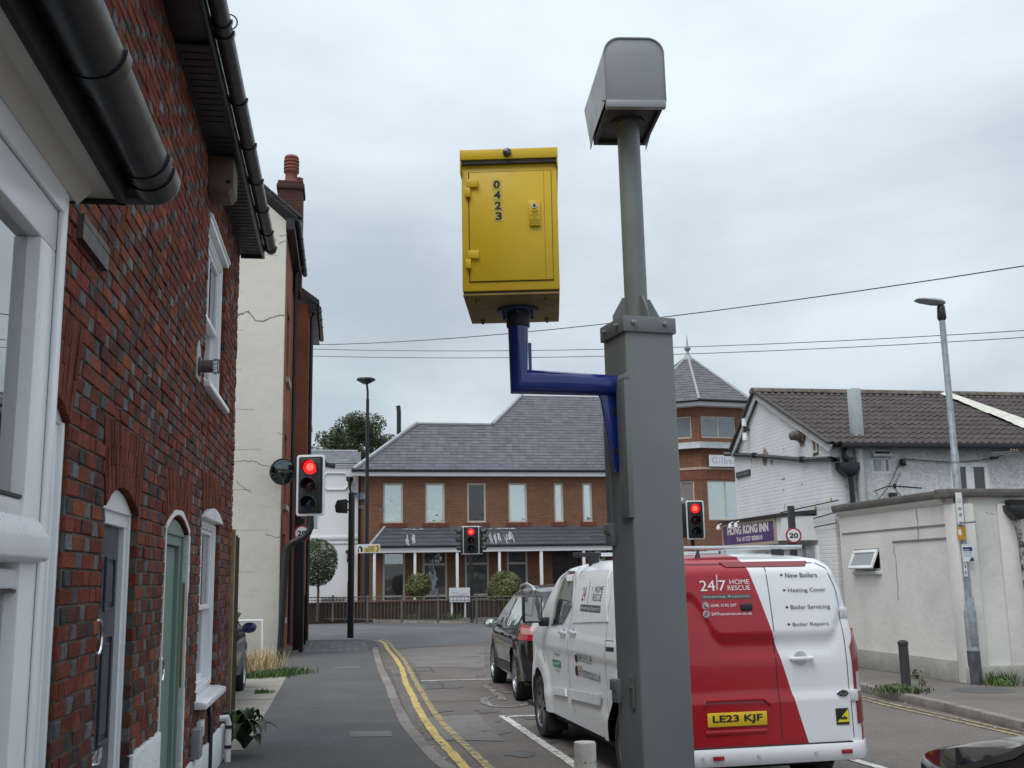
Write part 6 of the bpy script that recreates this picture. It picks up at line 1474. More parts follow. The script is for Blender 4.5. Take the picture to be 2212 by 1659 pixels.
for i, ch_ in enumerate('0423'):
    cx_ = dx0+.128+.0025*i; cz_ = dz1-.062-i*.051
    MB().box(cx_-.021, cx_+.021, vF-.0082, vF-.0068, cz_-.0235, cz_+.0235).build('number_sticker', stk, dr_)
    letters(ch_, lambda a, b: Vector((a, vF-.0088, b)), cx_-.015, cz_-.0195, .03, .039, nbk, dr_, name='numeral', bold=.04)

# ================================================================== TRAFFIC SIGNALS
redl = M('lit red signal lens', (.9, .02, .02), .3, emit=(1.0, .012, .014), es=1.3, var=0)
redc = M('bright red centre', (1, .1, .05), .3, emit=(1.0, .07, .05), es=2.2, var=0)
amb = M('unlit amber lens', (.04, .008, .008), .12, var=0); grn = M('unlit green lens', (.012, .02, .04), .12, var=0)
sigb = M('black signal plastic', (.02, .02, .022), .5, var=.1); reflw = M('white reflective border', (.62, .64, .66), .35, var=.12, vs=8)
def signal(root, c, yawd, h, board=True, lit=True, bw=.56, border=.035, vis=True):
    """c: centre of the head in world; yawd: facing angle; h: height of the head"""
    T = Matrix.Translation(c) @ Matrix.Rotation(RD(yawd), 4, 'Z'); w_ = h*bw*.5
    if board:
        def rr(w2, h2, r_): 
            o_ = []
            for cx_, cz_, a0 in ((w2-r_, h2-r_, 0), (-w2+r_, h2-r_, 90), (-w2+r_, -h2+r_, 180), (w2-r_, -h2+r_, 270)):
                o_ += [(cx_+r_*cos(RD(a0+22.5*k)), cz_+r_*sin(RD(a0+22.5*k))) for k in range(5)]
            return o_
        mb = MB(); mb.prism(rr(w_, h/2, h*.05), -.01, .015, 'y', M4=T); bo = mb.build('backing_board', reflw, root, bevel=.003)
        mb = MB(); mb.prism(rr(w_-h*border, h/2-h*border, h*.03), -.016, -.009, 'y', M4=T); mb.build('board_face', sigb, bo)
    hh_ = h*.88; ww = h*.34
    mb = MB(); mb.box(-ww/2, ww/2, -.05, .16*h, -hh_/2, hh_/2, M4=T); hdo = mb.build('signal_head', sigb, root, bevel=.02)
    for i in range(3):
        cz_ = hh_/2-hh_*(i+.5)/3; r_ = h*.118
        L_ = Matrix(T); 
        m_ = MB(); m_.lathe([(0, -.075), (r_*.6, -.07), (r_, -.052)], (0, 0, cz_), 20, 'y', M4=T); lm = (redl if lit else amb) if i == 0 else (amb if i == 1 else grn); m_.build('lens', lm, hdo, smooth=True)
        if lit and i == 0: MB().lathe([(0, -.082), (r_*.55, -.078)], (0, 0, cz_), 12, 'y', M4=T).build('lamp_glow', redc, hdo)
        m_ = MB(); n = 12; vs = []
        for k in range(n+1):
            a = RD(-20)+RD(220)*k/n; dd = (.12+.10*max(0, sin(a)))*h
            for rr_ in (r_*1.12, r_*1.05): vs += [T @ Vector((rr_*cos(a), -.05, cz_+rr_*sin(a))), T @ Vector((rr_*cos(a), -.05-dd, cz_+rr_*sin(a)-.02*h))]
        m_.add(vs, [f_ for k in range(n) for f_ in ((4*k, 4*k+4, 4*k+5, 4*k+1), (4*k+2, 4*k+3, 4*k+7, 4*k+6), (4*k+1, 4*k+5, 4*k+7, 4*k+3))]); m_.build('visor', sigb, hdo, smooth=True, ang=60)
    return hdo
# left one on a cranked pole
P0 = gp(602, 1423, .1); Yl = P0.y
sL = thing('traffic_light', 'traffic light showing red on a cranked black pole beside the cream house', 'traffic light', (0, 0, 0), 0, None)
hc = dp(671, 1048, Yl); hgt = (dp(671, 982, Yl).z-dp(671, 1114, Yl).z)
signal(sL, hc, -4, hgt, bw=.47)
pts = [P0, dp(617, 1190, Yl), dp(622, 1178, Yl), dp(633, 1170, Yl), dp(655, 1160, Yl), dp(665, 1150, Yl), dp(670, 1138, Yl), dp(671, 1100, Yl+.1)]
MB().tube([(p.x, Yl+.08, p.z) for p in pts], .072, 12).build('cranked_pole', blackp, sL, smooth=True)
cc = dp(704, 1005, Yl); mb = MB(); mb.box(-.1, .16, -.05, .07, -.05, .05, M4=Matrix.Translation(cc+Vector((.03, .1, .02))) @ Matrix.Rotation(.25, 4, 'Y')); mb.tube([cc+Vector((-.05, .1, -.02)), cc+Vector((-.05, .1, -.2))], .02, 6); mb.box(-.1, .0, -.0, .2, .0, .16, M4=Matrix.Translation(cc+Vector((-.04, .1, 0)))); mb.build('detector', sigb, sL, bevel=.01)
# convex mirror
mr_ = thing('traffic_mirror', 'round convex traffic mirror beside the cranked signal pole', 'mirror', (0, 0, 0)); c = dp(611, 1019, Yl-.1); R_ = .29
T = Matrix.Translation(c) @ Matrix.Rotation(RD(30), 4, 'Z') @ Matrix.Rotation(RD(10), 4, 'X')
mm = M('dark convex mirror', (.12, .135, .14), .03, 1.0, var=0)
MB().lathe([(R_*k/8, -.07*(1-(k/8)**2)) for k in range(9)], (0, 0, 0), 28, 'y', M4=T).build('mirror_face', mm, mr_, smooth=True)
MB().lathe([(R_-.02, -.01), (R_+.01, -.015), (R_+.014, .02), (R_-.05, .05)], (0, 0, 0), 28, 'y', M4=T).build('mirror_rim', sigb, mr_, smooth=True)
MB().tube([c+Vector((.02, .05, 0)), c+Vector((.3, .15, .0)), c+Vector((.55, .18, .0))], .018, 6).build('bracket', blackp, mr_)
# centre signal: four-way cluster
P1 = gp(1020, 1345, .1); Yc = P1.y
sC = thing('traffic_light', 'middle traffic light showing red on a thin black pole before the office', 'traffic light', (0, 0, 0), 0, None)
hc = dp(1018, 1167, Yc); hgt = dp(1018, 1137, Yc).z-dp(1018, 1198, Yc).z
signal(sC, hc+Vector((0, -.1, 0)), 0, hgt, bw=.6); 
for s_ in (-1, 1):
    T = hc+Vector((s_*.36, .12, 0)); h_ = signal(sC, T, s_*78, hgt, bw=.5, lit=False, border=.03)
MB().tube([P1, dp(1019, 1250, Yc), dp(1017, 1225, Yc), dp(1016, 1198, Yc), hc+Vector((0, .1, -.2))], .075, 10).build('pole', blackp, sC, smooth=True)
MB().lathe([(.1, 0), (.1, .18), (.08, .2)], dp(1016, 1203, Yc), 10).build('pole_bracket', blackp, sC)
# right signal
Yr = 33.0
sR = thing('traffic_light', 'traffic light showing red above the white van roof beside the grey column', 'traffic light', (0, 0, 0), 0, None)
hc = dp(1501, 1123.5, Yr); hgt = dp(1501, 1082, Yr).z-dp(1501, 1166, Yr).z
signal(sR, hc+Vector((0, -.1, 0)), -4, hgt, bw=.46)
signal(sR, hc+Vector((-.42, .1, 0)), -80, hgt, bw=.5, lit=False, board=False)
b_ = dp(1498, 1200, Yr+.1); MB().tube([(b_.x, Yr+.1, .1), (b_.x, Yr+.1, hc.z+.1)], .07, 10).build('pole', blackp, sR, smooth=True)
MB().tube([hc+Vector((0, .1, .35)), hc+Vector((-.42, .1, .35))], .02, 6).build('bracket', blackp, sR)
# ================================================================== POSTS, LAMPS, SIGNS
Pk = gp(757, 1378, .1); pt_ = dp(760, 1065, Pk.y)
t = thing('signal_post', 'square black post with a side facing signal head on the paved corner', 'post', (Pk.x, Pk.y, .1))
MB().box(-.085, .085, -.085, .085, 0, pt_.z-.1).build('post', blackp, t, bevel=.01)
q = dp(741, 1093, Pk.y)-Vector((Pk.x, Pk.y, .1)); mb = MB(); mb.prism([(q.x-.2, q.z-.2), (q.x+.12, q.z-.22), (q.x+.12, q.z+.2), (q.x-.16, q.z+.17), (q.x-.23, q.z+.0)], -.15, .15, 'y'); sh_ = mb.build('signal_head', sigb, t, bevel=.02)
MB().box(q.x+.12, -.08, -.02, .02, q.z-.15, q.z-.1).box(q.x+.12, -.08, -.02, .02, q.z+.1, q.z+.15).build('bracket', sigb, t)
mb = MB(); mb.box(.06, .22, -.05, .05, q.z-.08, q.z-.0, M4=Matrix.Rotation(.2, 4, 'Y')); mb.lathe([(.06, 0), (.07, .1)], (.3, 0, q.z-.09), 10); mb.build('detector', steel, t)
# dark posts along the brick house
for i, (px, py, top, w_, lb) in enumerate(((640, 1404, 1000, .16, 'thick black post against the brick street front'), (650, 1409, 1120, .1, 'thinner black post carrying a round speed sign'), (657, 1392, 1286, .09, 'short black bollard post on the paved corner'))):
    b_ = gp(px, py, .1); tp_ = dp(px, top, b_.y); o = MB().box(-w_/2, w_/2, -w_/2, w_/2, 0, tp_.z-.1).build('black_post', blackp, bevel=.008); o.location = b_; tag(o, lb, 'post', 'black posts at the brick corner')
def speed_sign(c, R_, label, yawd=0, parent=None):
    t = thing('speed_sign', label, 'sign', c, RD(yawd))
    MB().lathe([(0, .0), (R_, 0), (R_, .02), (0, .02)], (0, 0, 0), 32, 'y').build('plate', M('red sign border', (.32, .015, .025), .4, var=.05), t)
    MB().lathe([(0, -.004), (R_*.79, -.004), (R_*.79, 0)], (0, 0, 0), 32, 'y').build('white_disc', M('white sign face', (.68, .7, .72), .4, var=.03), t)
    letters('20', lambda a, b: Vector((a, -.007, b)), -R_*.56, -R_*.33, R_*1.12, R_*.66, nbk, t, name='numerals', bold=.035); return t
speed_sign(dp(652, 1152, Yl+.75), .19, 'round 20 speed limit sign partly behind the cranked pole')
cS = dp(1712, 1157, 19.3); speed_sign(cS-Vector((0, .08, 0)), .14, 'round 20 speed limit sign on black post before the white gable', -6)
tp_ = dp(1705, 1093, 19.3); o = MB().box(-.055, .055, -.055, .055, 0, tp_.z-.1).build('sign_post', blackp, bevel=.006); o.location = (cS.x, 19.3, .1); tag(o, 'square black post behind the 20 sign before the white gable', 'post')
# far tall lamp
Lk = 45.6; b_ = dp(791, 1334, Lk); tt = dp(795, 820, Lk)
t = thing('street_lamp', 'tall thin dark street lamp with a flat head before the office', 'street lamp', (b_.x, Lk, .1)); zt_ = tt.z-.1; zj = dp(797, 862, Lk).z-.1
MB().tube([(0, 0, 0), (0, 0, 3.0)], .115, 10).build('base', blackp, t, smooth=True)
MB().tube([(0, 0, 2.9), (0, 0, zj)], [.085, .07], 10).build('pole', blackp, t, smooth=True)
MB().tube([(0, 0, zj-.1), (0, 0, zj+.3), (-.03, 0, zj+.6), (-.06, 0, zt_-.1)], .05, 8).build('swan_neck', blackp, t, smooth=True)
MB().lathe([(.12, -.17), (.28, -.08), (.42, 0), (.4, .06), (0, .07)], (-.08, 0, zt_-.02), 16).build('lamp_head', M('dark lamp head', (.03, .032, .035), .4), t, smooth=True, ang=40)
# right galvanised lamp
b_ = gp(2108, 1478, .1); Y_ = b_.y; tt = dp(2047, 660, Y_)
t = thing('street_lamp', 'galvanised street lamp post beside the off white extension wall', 'street lamp', (b_.x, Y_, .1)); H_ = tt.z-.1
zk = dp(2098, 1300, Y_).z-.1; zk2 = dp(2100, 1320, Y_).z-.1
MB().lathe([(.095, 0), (.095, zk2), (.062, zk)], (0, 0, 0), 18).build('base', steel, t, smooth=True, ang=40)
MB().lathe([(.058, zk-.01), (.058, H_*.6), (.05, H_*.6+.02), (.045, H_-.2)], (0, 0, 0), 16).build('pole', steel, t, smooth=True, ang=40)
MB().lathe([(.097, 0), (.0975, .48)], (0, 0, 0), 18).build('tar_band', M('dark post base', (.07, .075, .085), .7, var=.3, vs=12), t, smooth=True)
mb = MB(); mb.box(-.05, .05, -.1, -.085, .55, 1.25); mb.build('access_door', steel, t, bevel=.006)
for z_ in (dp(2060, 1000, Y_).z-.1, dp(2097, 1253, Y_).z-.1): MB().lathe([(.063, z_), (.063, z_+.025)], (0, 0, 0), 14).build('band', steel, t)
MB().lathe([(.05, H_-.24), (.07, H_-.2), (.06, H_-.02), (.03, H_+.03)], (0, 0, 0), 12).build('head_socket', blackp, t, smooth=True)
mb = MB(); tip = dp(1977, 648, Y_)-Vector((b_.x, Y_, .1))
vs = []
sec = [(.07, .03, .025), (0, .11, .05), (-.12, .13, .055), (-.3, .13, .035), (tip.x+.02, .1, .018), (tip.x, .05, .008)]
for x_, w_, h_ in sec:
    for k in range(8): a = 2*pi*k/8; vs.append((x_, w_*cos(a), H_+.05+(tip.z-H_-.05)*max(0, -x_)/abs(tip.x)+h_*sin(a)))
F = [(8*i+k, 8*i+(k+1) % 8, 8*i+8+(k+1) % 8, 8*i+8+k) for i in range(5) for k in range(8)]+[tuple(range(8)), tuple(range(47, 39, -1))]
mb.add(vs, F); mb.build('lamp_head', M('grey lamp head', (.3, .32, .33), .45, .2, var=.08), t, smooth=True, ang=50)
# notices on the lamp post
def notice(name, label, x0, y0, x1, y1, mat, bits):
    a = dp(x0, y0, Y_-.085); b = dp(x1, y1, Y_-.085); q = thing(name, label, 'sign', (a.x, Y_-.085, b.z)); W_ = b.x-a.x; H2 = a.z-b.z
    MB().box(0, W_, -.004, .004, 0, H2).build('plate', mat, q); bits(q, W_, H2); return q
wp = M('white notice sheet', (.68, .69, .7), .5, var=.04)
def bits1(q, W_, H2):
    fn = lambda a, b: Vector((a, -.0055, b)); gm = M('grey print', (.14, .14, .15), .6)
    mb = MB()
    for c_, r_ in ((H2*.74, W_*.33), (H2*.3, W_*.33)): mb.add([fn(W_/2+r_*cos(2*pi*k/24), c_+r_*sin(2*pi*k/24)) for k in range(24)]+[fn(W_/2+r_*.9*cos(2*pi*k/24), c_+r_*.9*sin(2*pi*k/24)) for k in range(24)], [(k, (k+1) % 24, (k+1) % 24+24, k+24) for k in range(24)])
    mb.add([fn(W_*.42, H2*.7), fn(W_*.5, H2*.7), fn(W_*.48, H2*.79), fn(W_*.44, H2*.79)], [(0, 1, 2, 3)]); mb.add([fn(W_*.55, H2*.69), fn(W_*.7, H2*.69), fn(W_*.68, H2*.72), fn(W_*.58, H2*.72)], [(0, 1, 2, 3)])
    for px_ in (.38, .5, .6): mb.add([fn(W_*px_, H2*.25), fn(W_*(px_+.05), H2*.25), fn(W_*(px_+.06), H2*.32), fn(W_*(px_), H2*.32)], [(0, 1, 2, 3)])
    mb.add([fn(W_*.38, H2*.3), fn(W_*.64, H2*.3), fn(W_*.68, H2*.35), fn(W_*.4, H2*.33)], [(0, 1, 2, 3)])
    for k, y_ in enumerate((.52, .5, .475, .45, .08, .06)): mb.add([fn(W_*.2, H2*y_), fn(W_*.8, H2*y_), fn(W_*.8, H2*(y_+.012)), fn(W_*.2, H2*(y_+.012))], [(0, 1, 2, 3)])
    mb.build('print', gm, q)
notice('dog_notice', 'tall white notice with dog pictograms on the right lamp post', 2063, 1064, 2083, 1133, wp, bits1)
def bits2(q, W_, H2):
    fn = lambda a, b: Vector((a, -.0055, b)); MB().add([fn(W_*.28+W_*.2*cos(2*pi*k/20), H2*.58+H2*.25*sin(2*pi*k/20)) for k in range(20)], [tuple(range(20))]).build('white_disc', wp, q)
    mb = MB(); [mb.add([fn(W_*.58, H2*y_), fn(W_*.9, H2*y_), fn(W_*.9, H2*(y_+.03)), fn(W_*.58, H2*(y_+.03))], [(0, 1, 2, 3)]) for y_ in (.75, .6, .45, .3)]; mb.build('print', M('brown print', (.25, .12, .02), .6), q)
notice('orange_notice', 'orange notice with a white disc on the right lamp post', 2067, 1138, 2088, 1166, M('orange notice', (.5, .27, .02), .5), bits2)
def bits3(q, W_, H2):
    fn = lambda a, b: Vector((a, -.0055, b)); mb = MB(); mb.add([fn(0.01, H2*.6), fn(W_-.01, H2*.6), fn(W_-.01, H2*.84), fn(.01, H2*.84)], [(0, 1, 2, 3)]); mb.build('blue_band', M('navy print', (.02, .035, .13), .5), q)
    letters('Drinking', lambda a, b: Vector((a, -.007, b)), W_*.06, H2*.63, W_*.55, H2*.09, wp, q, bold=.03)
    mb = MB(); [mb.add([fn(W_*.08, H2*y_), fn(W_*.85, H2*y_), fn(W_*.85, H2*(y_+.012)), fn(W_*.08, H2*(y_+.012))], [(0, 1, 2, 3)]) for y_ in (.53, .5, .47, .44, .36, .33, .3, .93)]; mb.build('print', M('pale blue print', (.25, .35, .5), .6), q)
    MB().add([fn(W_*.55, 0.005), fn(W_, .005), fn(W_, H2*.2), fn(W_*.85, H2*.27), fn(W_*.7, H2*.18)], [tuple(range(5))]).build('silhouette', M('dark print', (.04, .045, .06), .6), q)
notice('drinking_notice', 'white notice with a navy heading on the right lamp post', 2077, 1176, 2104, 1213, wp, bits3)
q = thing('lamp_number', 'small white lamp number strip on the right lamp post', 'sign', (b_.x, Y_-.066, 0)); z3 = dp(2088, 1223, Y_).z; z1_ = dp(2088, 1236, Y_).z
MB().box(-.045, .0, -.003, .003, z1_-.06, z3+.06).build('strip', wp, q); letters('3', lambda a, b: Vector((a, -.005, b)), -.038, z3-.03, .028, .055, nbk, q, bold=.02); letters('1', lambda a, b: Vector((a, -.005, b)), -.03, z1_-.03, .015, .055, nbk, q, bold=.02)
# bollards
b_ = gp(1958, 1484, .1); o = thing('bollard', 'black bollard with domed cap in weeds on the right footway', 'bollard', b_)
MB().lathe([(.068, 0), (.068, .6)], (0, 0, 0), 18).build('shaft', M('black bollard', (.035, .036, .038), .6, var=.2, vs=6, bump=.002), o, smooth=True, ang=40); MB().lathe([(.076, .6), (.076, .635), (.05, .66), (0, .668)], (0, 0, 0), 18).build('cap', M('black bollard'), o, smooth=True, ang=40)
Yb = 6.6; ctop = dp(1263, 1601, Yb); wb = M('flaking white bollard', (.5, .49, .44), .85, var=.12, vs=9, bump=.003, bs=40, stain=.7, ss=11, stain_col=(.24, .22, .17))
o = MB().lathe([(.067, 0), (.066, ctop.z-.115), (.062, ctop.z-.105), (0, ctop.z-.103)], (0, 0, 0), 24).build('wooden_bollard', wb, smooth=True, ang=35); o.location = (ctop.x, Yb, .1); tag(o, 'short flaking white round bollard in front of the van', 'bollard')
mb = MB()
for k in range(26): a = rnd.uniform(0, 2*pi); z_ = ctop.z-.112-rnd.uniform(0, .012); w_ = rnd.uniform(.006, .02); mb.add([(ctop.x+.0675*cos(a), Yb+.0675*sin(a), z_), (ctop.x+.0675*cos(a+w_*8), Yb+.0675*sin(a+w_*8), z_), (ctop.x+.0675*cos(a+w_*4), Yb+.0675*sin(a+w_*4), z_+.01)], [(0, 1, 2)])
mb.v = [(p[0]-ctop.x, p[1]-Yb, p[2]-.1) for p in mb.v]; mb.build('flaked_edge', M('rust edge', (.12, .08, .05), .9), o, normals=False)['kind'] = 'stuff'
# fingerpost sign on the lamp
Yf = 44.5; a = dp(770, 1176, Yf); b = dp(821, 1194, Yf)
q = thing('direction_sign', 'white and yellow direction sign with a black arrow on the far lamp', 'sign', (a.x, Yf, b.z)); W_ = b.x-a.x; H2 = a.z-b.z
MB().box(0, W_, 0, .04, 0, H2).build('plate', M('white sign face'), q); fn = lambda a_, b_: Vector((a_, -.006, b_))
MB().add([fn(.02, .03), fn(W_-.03, .03), fn(W_-.03, H2-.03), fn(W_*.72, H2-.03), fn(W_*.3, H2*.58), fn(W_*.3, .03)], [tuple(range(6))]).build('yellow_panel', M('pale yellow sign', (.62, .5, .18), .5), q)
fn2 = lambda a_, b_: Vector((a_, -.012, b_)); mb = MB(); mb.add([fn2(W_*.84, H2*.15), fn2(W_*.88, H2*.15), fn2(W_*.95, H2*.5), fn2(W_*.88, H2*.85), fn2(W_*.84, H2*.85), fn2(W_*.91, H2*.5)], [(0, 1, 2, 5), (5, 2, 3, 4)])
mb.add([fn2(W_*.06, H2*.1), fn2(W_*.1, H2*.1), fn2(W_*.1, H2*.5), fn2(W_*.06, H2*.5)], [(0, 1, 2, 3)]); mb.add([fn2(W_*.18, H2*.15), fn2(W_*.26, H2*.15), fn2(W_*.26, H2*.6), fn2(W_*.18, H2*.6)], [(0, 1, 2, 3)]); mb.add([fn2(W_*.05, H2*.6), fn2(W_*.27, H2*.6), fn2(W_*.16, H2*.82)], [(0, 1, 2)]); mb.build('house_symbol', nbk, q)
for i, s_ in enumerate(('House', 'Retirement', 'Apartments')): letters(s_, fn2, W_*(.5 if i == 0 else .37), H2*(.62-.24*i), W_*(.25 if i == 0 else .4), H2*.17, nbk, q, bold=.02)
# ================================================================== ROADSIDE RAILINGS
rail = thing('guard_railing', 'grey brown pedestrian guard railings along the far kerb', 'railing')
rm = M('grey brown rail paint', (.12, .105, .095), .6, var=.15)
RPts = [gp(640, 1342.5, .1), gp(760, 1343.5, .1), gp(1050, 1348.5, .1), gp(1330, 1349, .1), gp(1620, 1343, .1)]
RPts = [Vector((p.x, p.y+.3, .1)) for p in RPts]
PP = polyline_pts([(p.x, p.y) for p in RPts], .1); hr = 1.0
nb = 0
for i, p in enumerate(PP):
    if i % 20 == 0: MB().box(p.x-.045, p.x+.045, p.y-.03, p.y+.03, .1, .1+hr+.08).build('post', rm, rail)
    elif i % 20 and nb < 290: 
        if (i % 2) == 0: nb += 1; MB().tube([(p.x, p.y, .18), (p.x, p.y, .1+hr)], .011, 5, caps=False).build('railing_bar', rm, rail)
MB().tube([(p.x, p.y, .1+hr) for p in RPts], .02, 6).build('top_rail', rm, rail); MB().tube([(p.x, p.y, .2) for p in RPts], .018, 6).build('bottom_rail', rm, rail); MB().tube([(p.x, p.y, .0+hr-.03) for p in RPts], .014, 6).build('upper_rail', rm, rail)
# ================================================================== OVERHEAD WIRES
wm = M('black overhead wire', (.03, .03, .032), .6)
for i, (p, q, Ya, Yb_, s_, r_) in enumerate(((dp(674, 745, 30), dp(2260, 567, 14), 30, 14, .25, .009), (dp(674, 754, 30), dp(2260, 711, 20), 30, 20, .2, .008), (dp(674, 769, 30), dp(2260, 726, 20), 30, 20, .2, .008))):
    P = [p.lerp(q, k/14)-Vector((0, 0, s_*4*(k/14)*(1-k/14))) for k in range(15)]
    o = MB().tube(P, r_, 5).build('overhead_wire', wm); tag(o, ('topmost overhead wire rising steeply to the right edge', 'middle overhead wire crossing behind the column', 'lowest overhead wire crossing behind the column')[i], 'wire', 'overhead wires across the street')
# ================================================================== VEHICLES
def sstep(a, b, x):
    t = max(0., min(1., (x-a)/(b-a))) if b != a else float(x > a); return t*t*(3-2*t)
def lerp_tab(tab, x):
    if x <= tab[0][0]: return tab[0][1]
    for (a, p), (b, q) in zip(tab[:-1], tab[1:]):
        if x <= b:
            t = (x-a)/(b-a); return p+(q-p)*t
    return tab[-1][1]
class Shell:
    """body surface of a vehicle. local x right, y forward, z up; origin on the road under the rear axle"""
    def __init__(s, wt, rt, topt, front, c=.14, bow=.03, nose0=2.6, nosek=.22, embx=None, emby=None):
        s.wt, s.rt, s.topt, s.front, s.c, s.bow, s.nose0, s.nosek = wt, rt, topt, front, c, bow, nose0, nosek
        s.W0 = lerp_tab(wt, .9); s.r0 = lerp_tab(rt, .6); s.A = s.W0-c; s.B = s.A+c*pi/2; s.embr = embx; s.embs = emby
    def top(s, y): return lerp_tab(s.topt, y)
    def u(s, y): return s.B+(y-(s.r0+s.bow+s.c))
    def S(s, u, z):
        a = abs(u); sg = -1 if u < 0 else 1; W = lerp_tab(s.wt, z); r = lerp_tab(s.rt, z); c = s.c; Wc = W-c
        bo = s.bow
        if a < s.A:
            x = a*Wc/s.A; y = r+bo*(x/W)**2; n = 0
        elif a < s.B:
            ph = (a-s.A)/c; x = Wc+c*sin(ph); y = r+bo*(min(x, W)/W)**2+c*(1-cos(ph))
        else:
            d = a-s.B; y = s.r0+bo+c+d; y += (r-s.r0)*(1-sstep(0, .7, d)); x = W
        if y > s.nose0: k = (y-s.nose0)/(s.front-s.nose0); x *= 1-s.nosek*k**3
        P = Vector((sg*x, y, z))
        if s.embr and a < s.B: P.y -= s.embr(sg*x, z)
        if s.embs and a >= s.A: P.x += sg*s.embs(y, z)*sstep(s.A, s.B, a)
        return P
    def side(s, sg): return lambda y, z: s.S(sg*s.u(y), z)
    def rear(s): return lambda x, z: s.S(x*s.A/(lerp_tab(s.wt, z)-s.c), z)
def shell_body(sh, root, mat, arches, zs=.25, rz=.42, crown=.05, fbot=.25, name='body', step=.055):
    """arches: [(y, r)]; the lower edge of the side runs at zs with wheel arch cut-outs"""
    def half():
        L_ = []
        y = sh.r0+sh.bow+sh.c
        low = [(sh.u(y)-.2, rz)]
        pts = []
        for (ya, r, zc) in arches:
            a0 = math.asin(max(-1, min(1, (zs-zc)/r))) if abs(zs-zc) < r else 0
            n = 14
            for i in range(n+1):
                a = (pi-a0)+(a0-(pi-a0))*i/n; pts.append((sh.u(ya+r*cos(a)), zc+r*sin(a)))
        low += pts+[(sh.u(sh.front), fbot+.1)]
        n = 60; topp = [(sh.u(sh.front+(y-sh.front)*i/n), sh.top(sh.front+(y-sh.front)*i/n)) for i in range(n+1)]
        return low, topp
    low, topp = half(); zr = sh.top(-9)
    poly = [(-a, b) for a, b in low[::-1]]+[(0, rz)]+low+topp+[(sh.A, zr), (0, zr), (-sh.A, zr)]+[(-a, b) for a, b in topp[::-1]]
    P2 = [poly[0]]
    for p in poly[1:]:
        if abs(p[0]-P2[-1][0])+abs(p[1]-P2[-1][1]) > 1e-4: P2.append(p)
    b = poly_patch(P2, sh.S, mat, name, root, step=step, thick=0)
    # roof, bonnet and screens as one lofted skin
    us = [sh.A+(sh.B-sh.A)*k/8 for k in range(9)]; y0 = sh.r0+sh.bow+sh.c; n = 70
    us += [sh.u(y0+(sh.front-y0)*k/n) for k in range(1, n+1)]
    vs = []; m_ = 18
    for u_ in us:
        yy = sh.S(u_, zr).y; zt = sh.top(yy) if u_ > sh.B else zr
        Lp, Rp = sh.S(-u_, zt), sh.S(u_, zt); k_ = min(1, .15+max(0, (yy-sh.r0-.1))/.5)
        if u_ == us[0]: k_ = .0
        for j in range(m_+1):
            t = j/m_; p = Lp.lerp(Rp, t); p.z += crown*k_*(1-(2*t-1)**2)**.6 if abs(2*t-1) < 1 else 0; vs.append(p)
    mb = MB(); mb.add(vs, [(i*(m_+1)+j, i*(m_+1)+j+1, (i+1)*(m_+1)+j+1, (i+1)*(m_+1)+j) for i in range(len(us)-1) for j in range(m_)])
    o = mb.build('roof_skin', mat, root, smooth=True, ang=50)
    # nose and dark floor
    f = MB(); uF = sh.u(sh.front); a, b2 = sh.S(-uF, fbot), sh.S(uF, fbot); c, d = sh.S(-uF, sh.top(sh.front)), sh.S(uF, sh.top(sh.front)); f.add([a, b2, d, c], [(0, 1, 2, 3)]); f.build('front_panel', mat, root)
    f = MB(); W = sh.W0; f.box(-W+.06, W-.06, sh.r0+.12, sh.front-.1, fbot+.02, fbot+.06); f.box(-W+.26, W-.26, sh.r0+.12, sh.front-1.1, fbot, .8); f.build('underbody', dark, root)
    return b
def wheel(root, x, y, r=.34, w_=.215, side=-1, spokes=5, rimm=None, dbl=True):
    t = bpy.data.objects.new('wheel', None); COL.objects.link(t); t.parent = root; t.location = (x, y, r)
    h = w_/2
    MB().lathe([(r*.66, -h*.9), (r*.8, -h), (r*.93, -h*.95), (r*.985, -h*.75), (r, -h*.4), (r, h*.4), (r*.985, h*.75), (r*.93, h*.95), (r*.66, h*.9)], (0, 0, 0), 36, 'x', caps=False).build('tyre', rubber, t, smooth=True, ang=40)
    s_ = side; m_ = MB()
    m_.lathe([(r*.67, s_*h*.93), (r*.64, s_*h*.8), (r*.61, s_*h*.2)], (0, 0, 0), 32, 'x', caps=False); m_.lathe([(r*.2, s_*h*.72), (r*.17, s_*h*.78), (0, s_*h*.78)], (0, 0, 0), 16, 'x')
    for k in range(spokes):
        for dd in ((-.16, .16) if dbl else (0,)):
            a = 2*pi*k/spokes+dd; a2 = 2*pi*k/spokes+dd*1.3; w2 = r*.045 if dbl else r*.1
            p = [(r*.15, -w2), (r*.64, -w2*1.1), (r*.64, w2*1.1), (r*.15, w2)]
            T = Matrix.Rotation(a, 4, 'X'); m_.prism([(q[1], q[0]) for q in p], s_*h*.35, s_*h*.82, 'x', M4=T)
    m_.build('rim', rimm or alloy, t, smooth=True, ang=30)
    MB().lathe([(0, s_*h*.1), (r*.62, s_*h*.1)], (0, 0, 0), 24, 'x').build('brake_well', dark, t)
    return t
tint = glass('vehicle glass', tint=(.012, .014, .015), refl=.1, rough=.02)

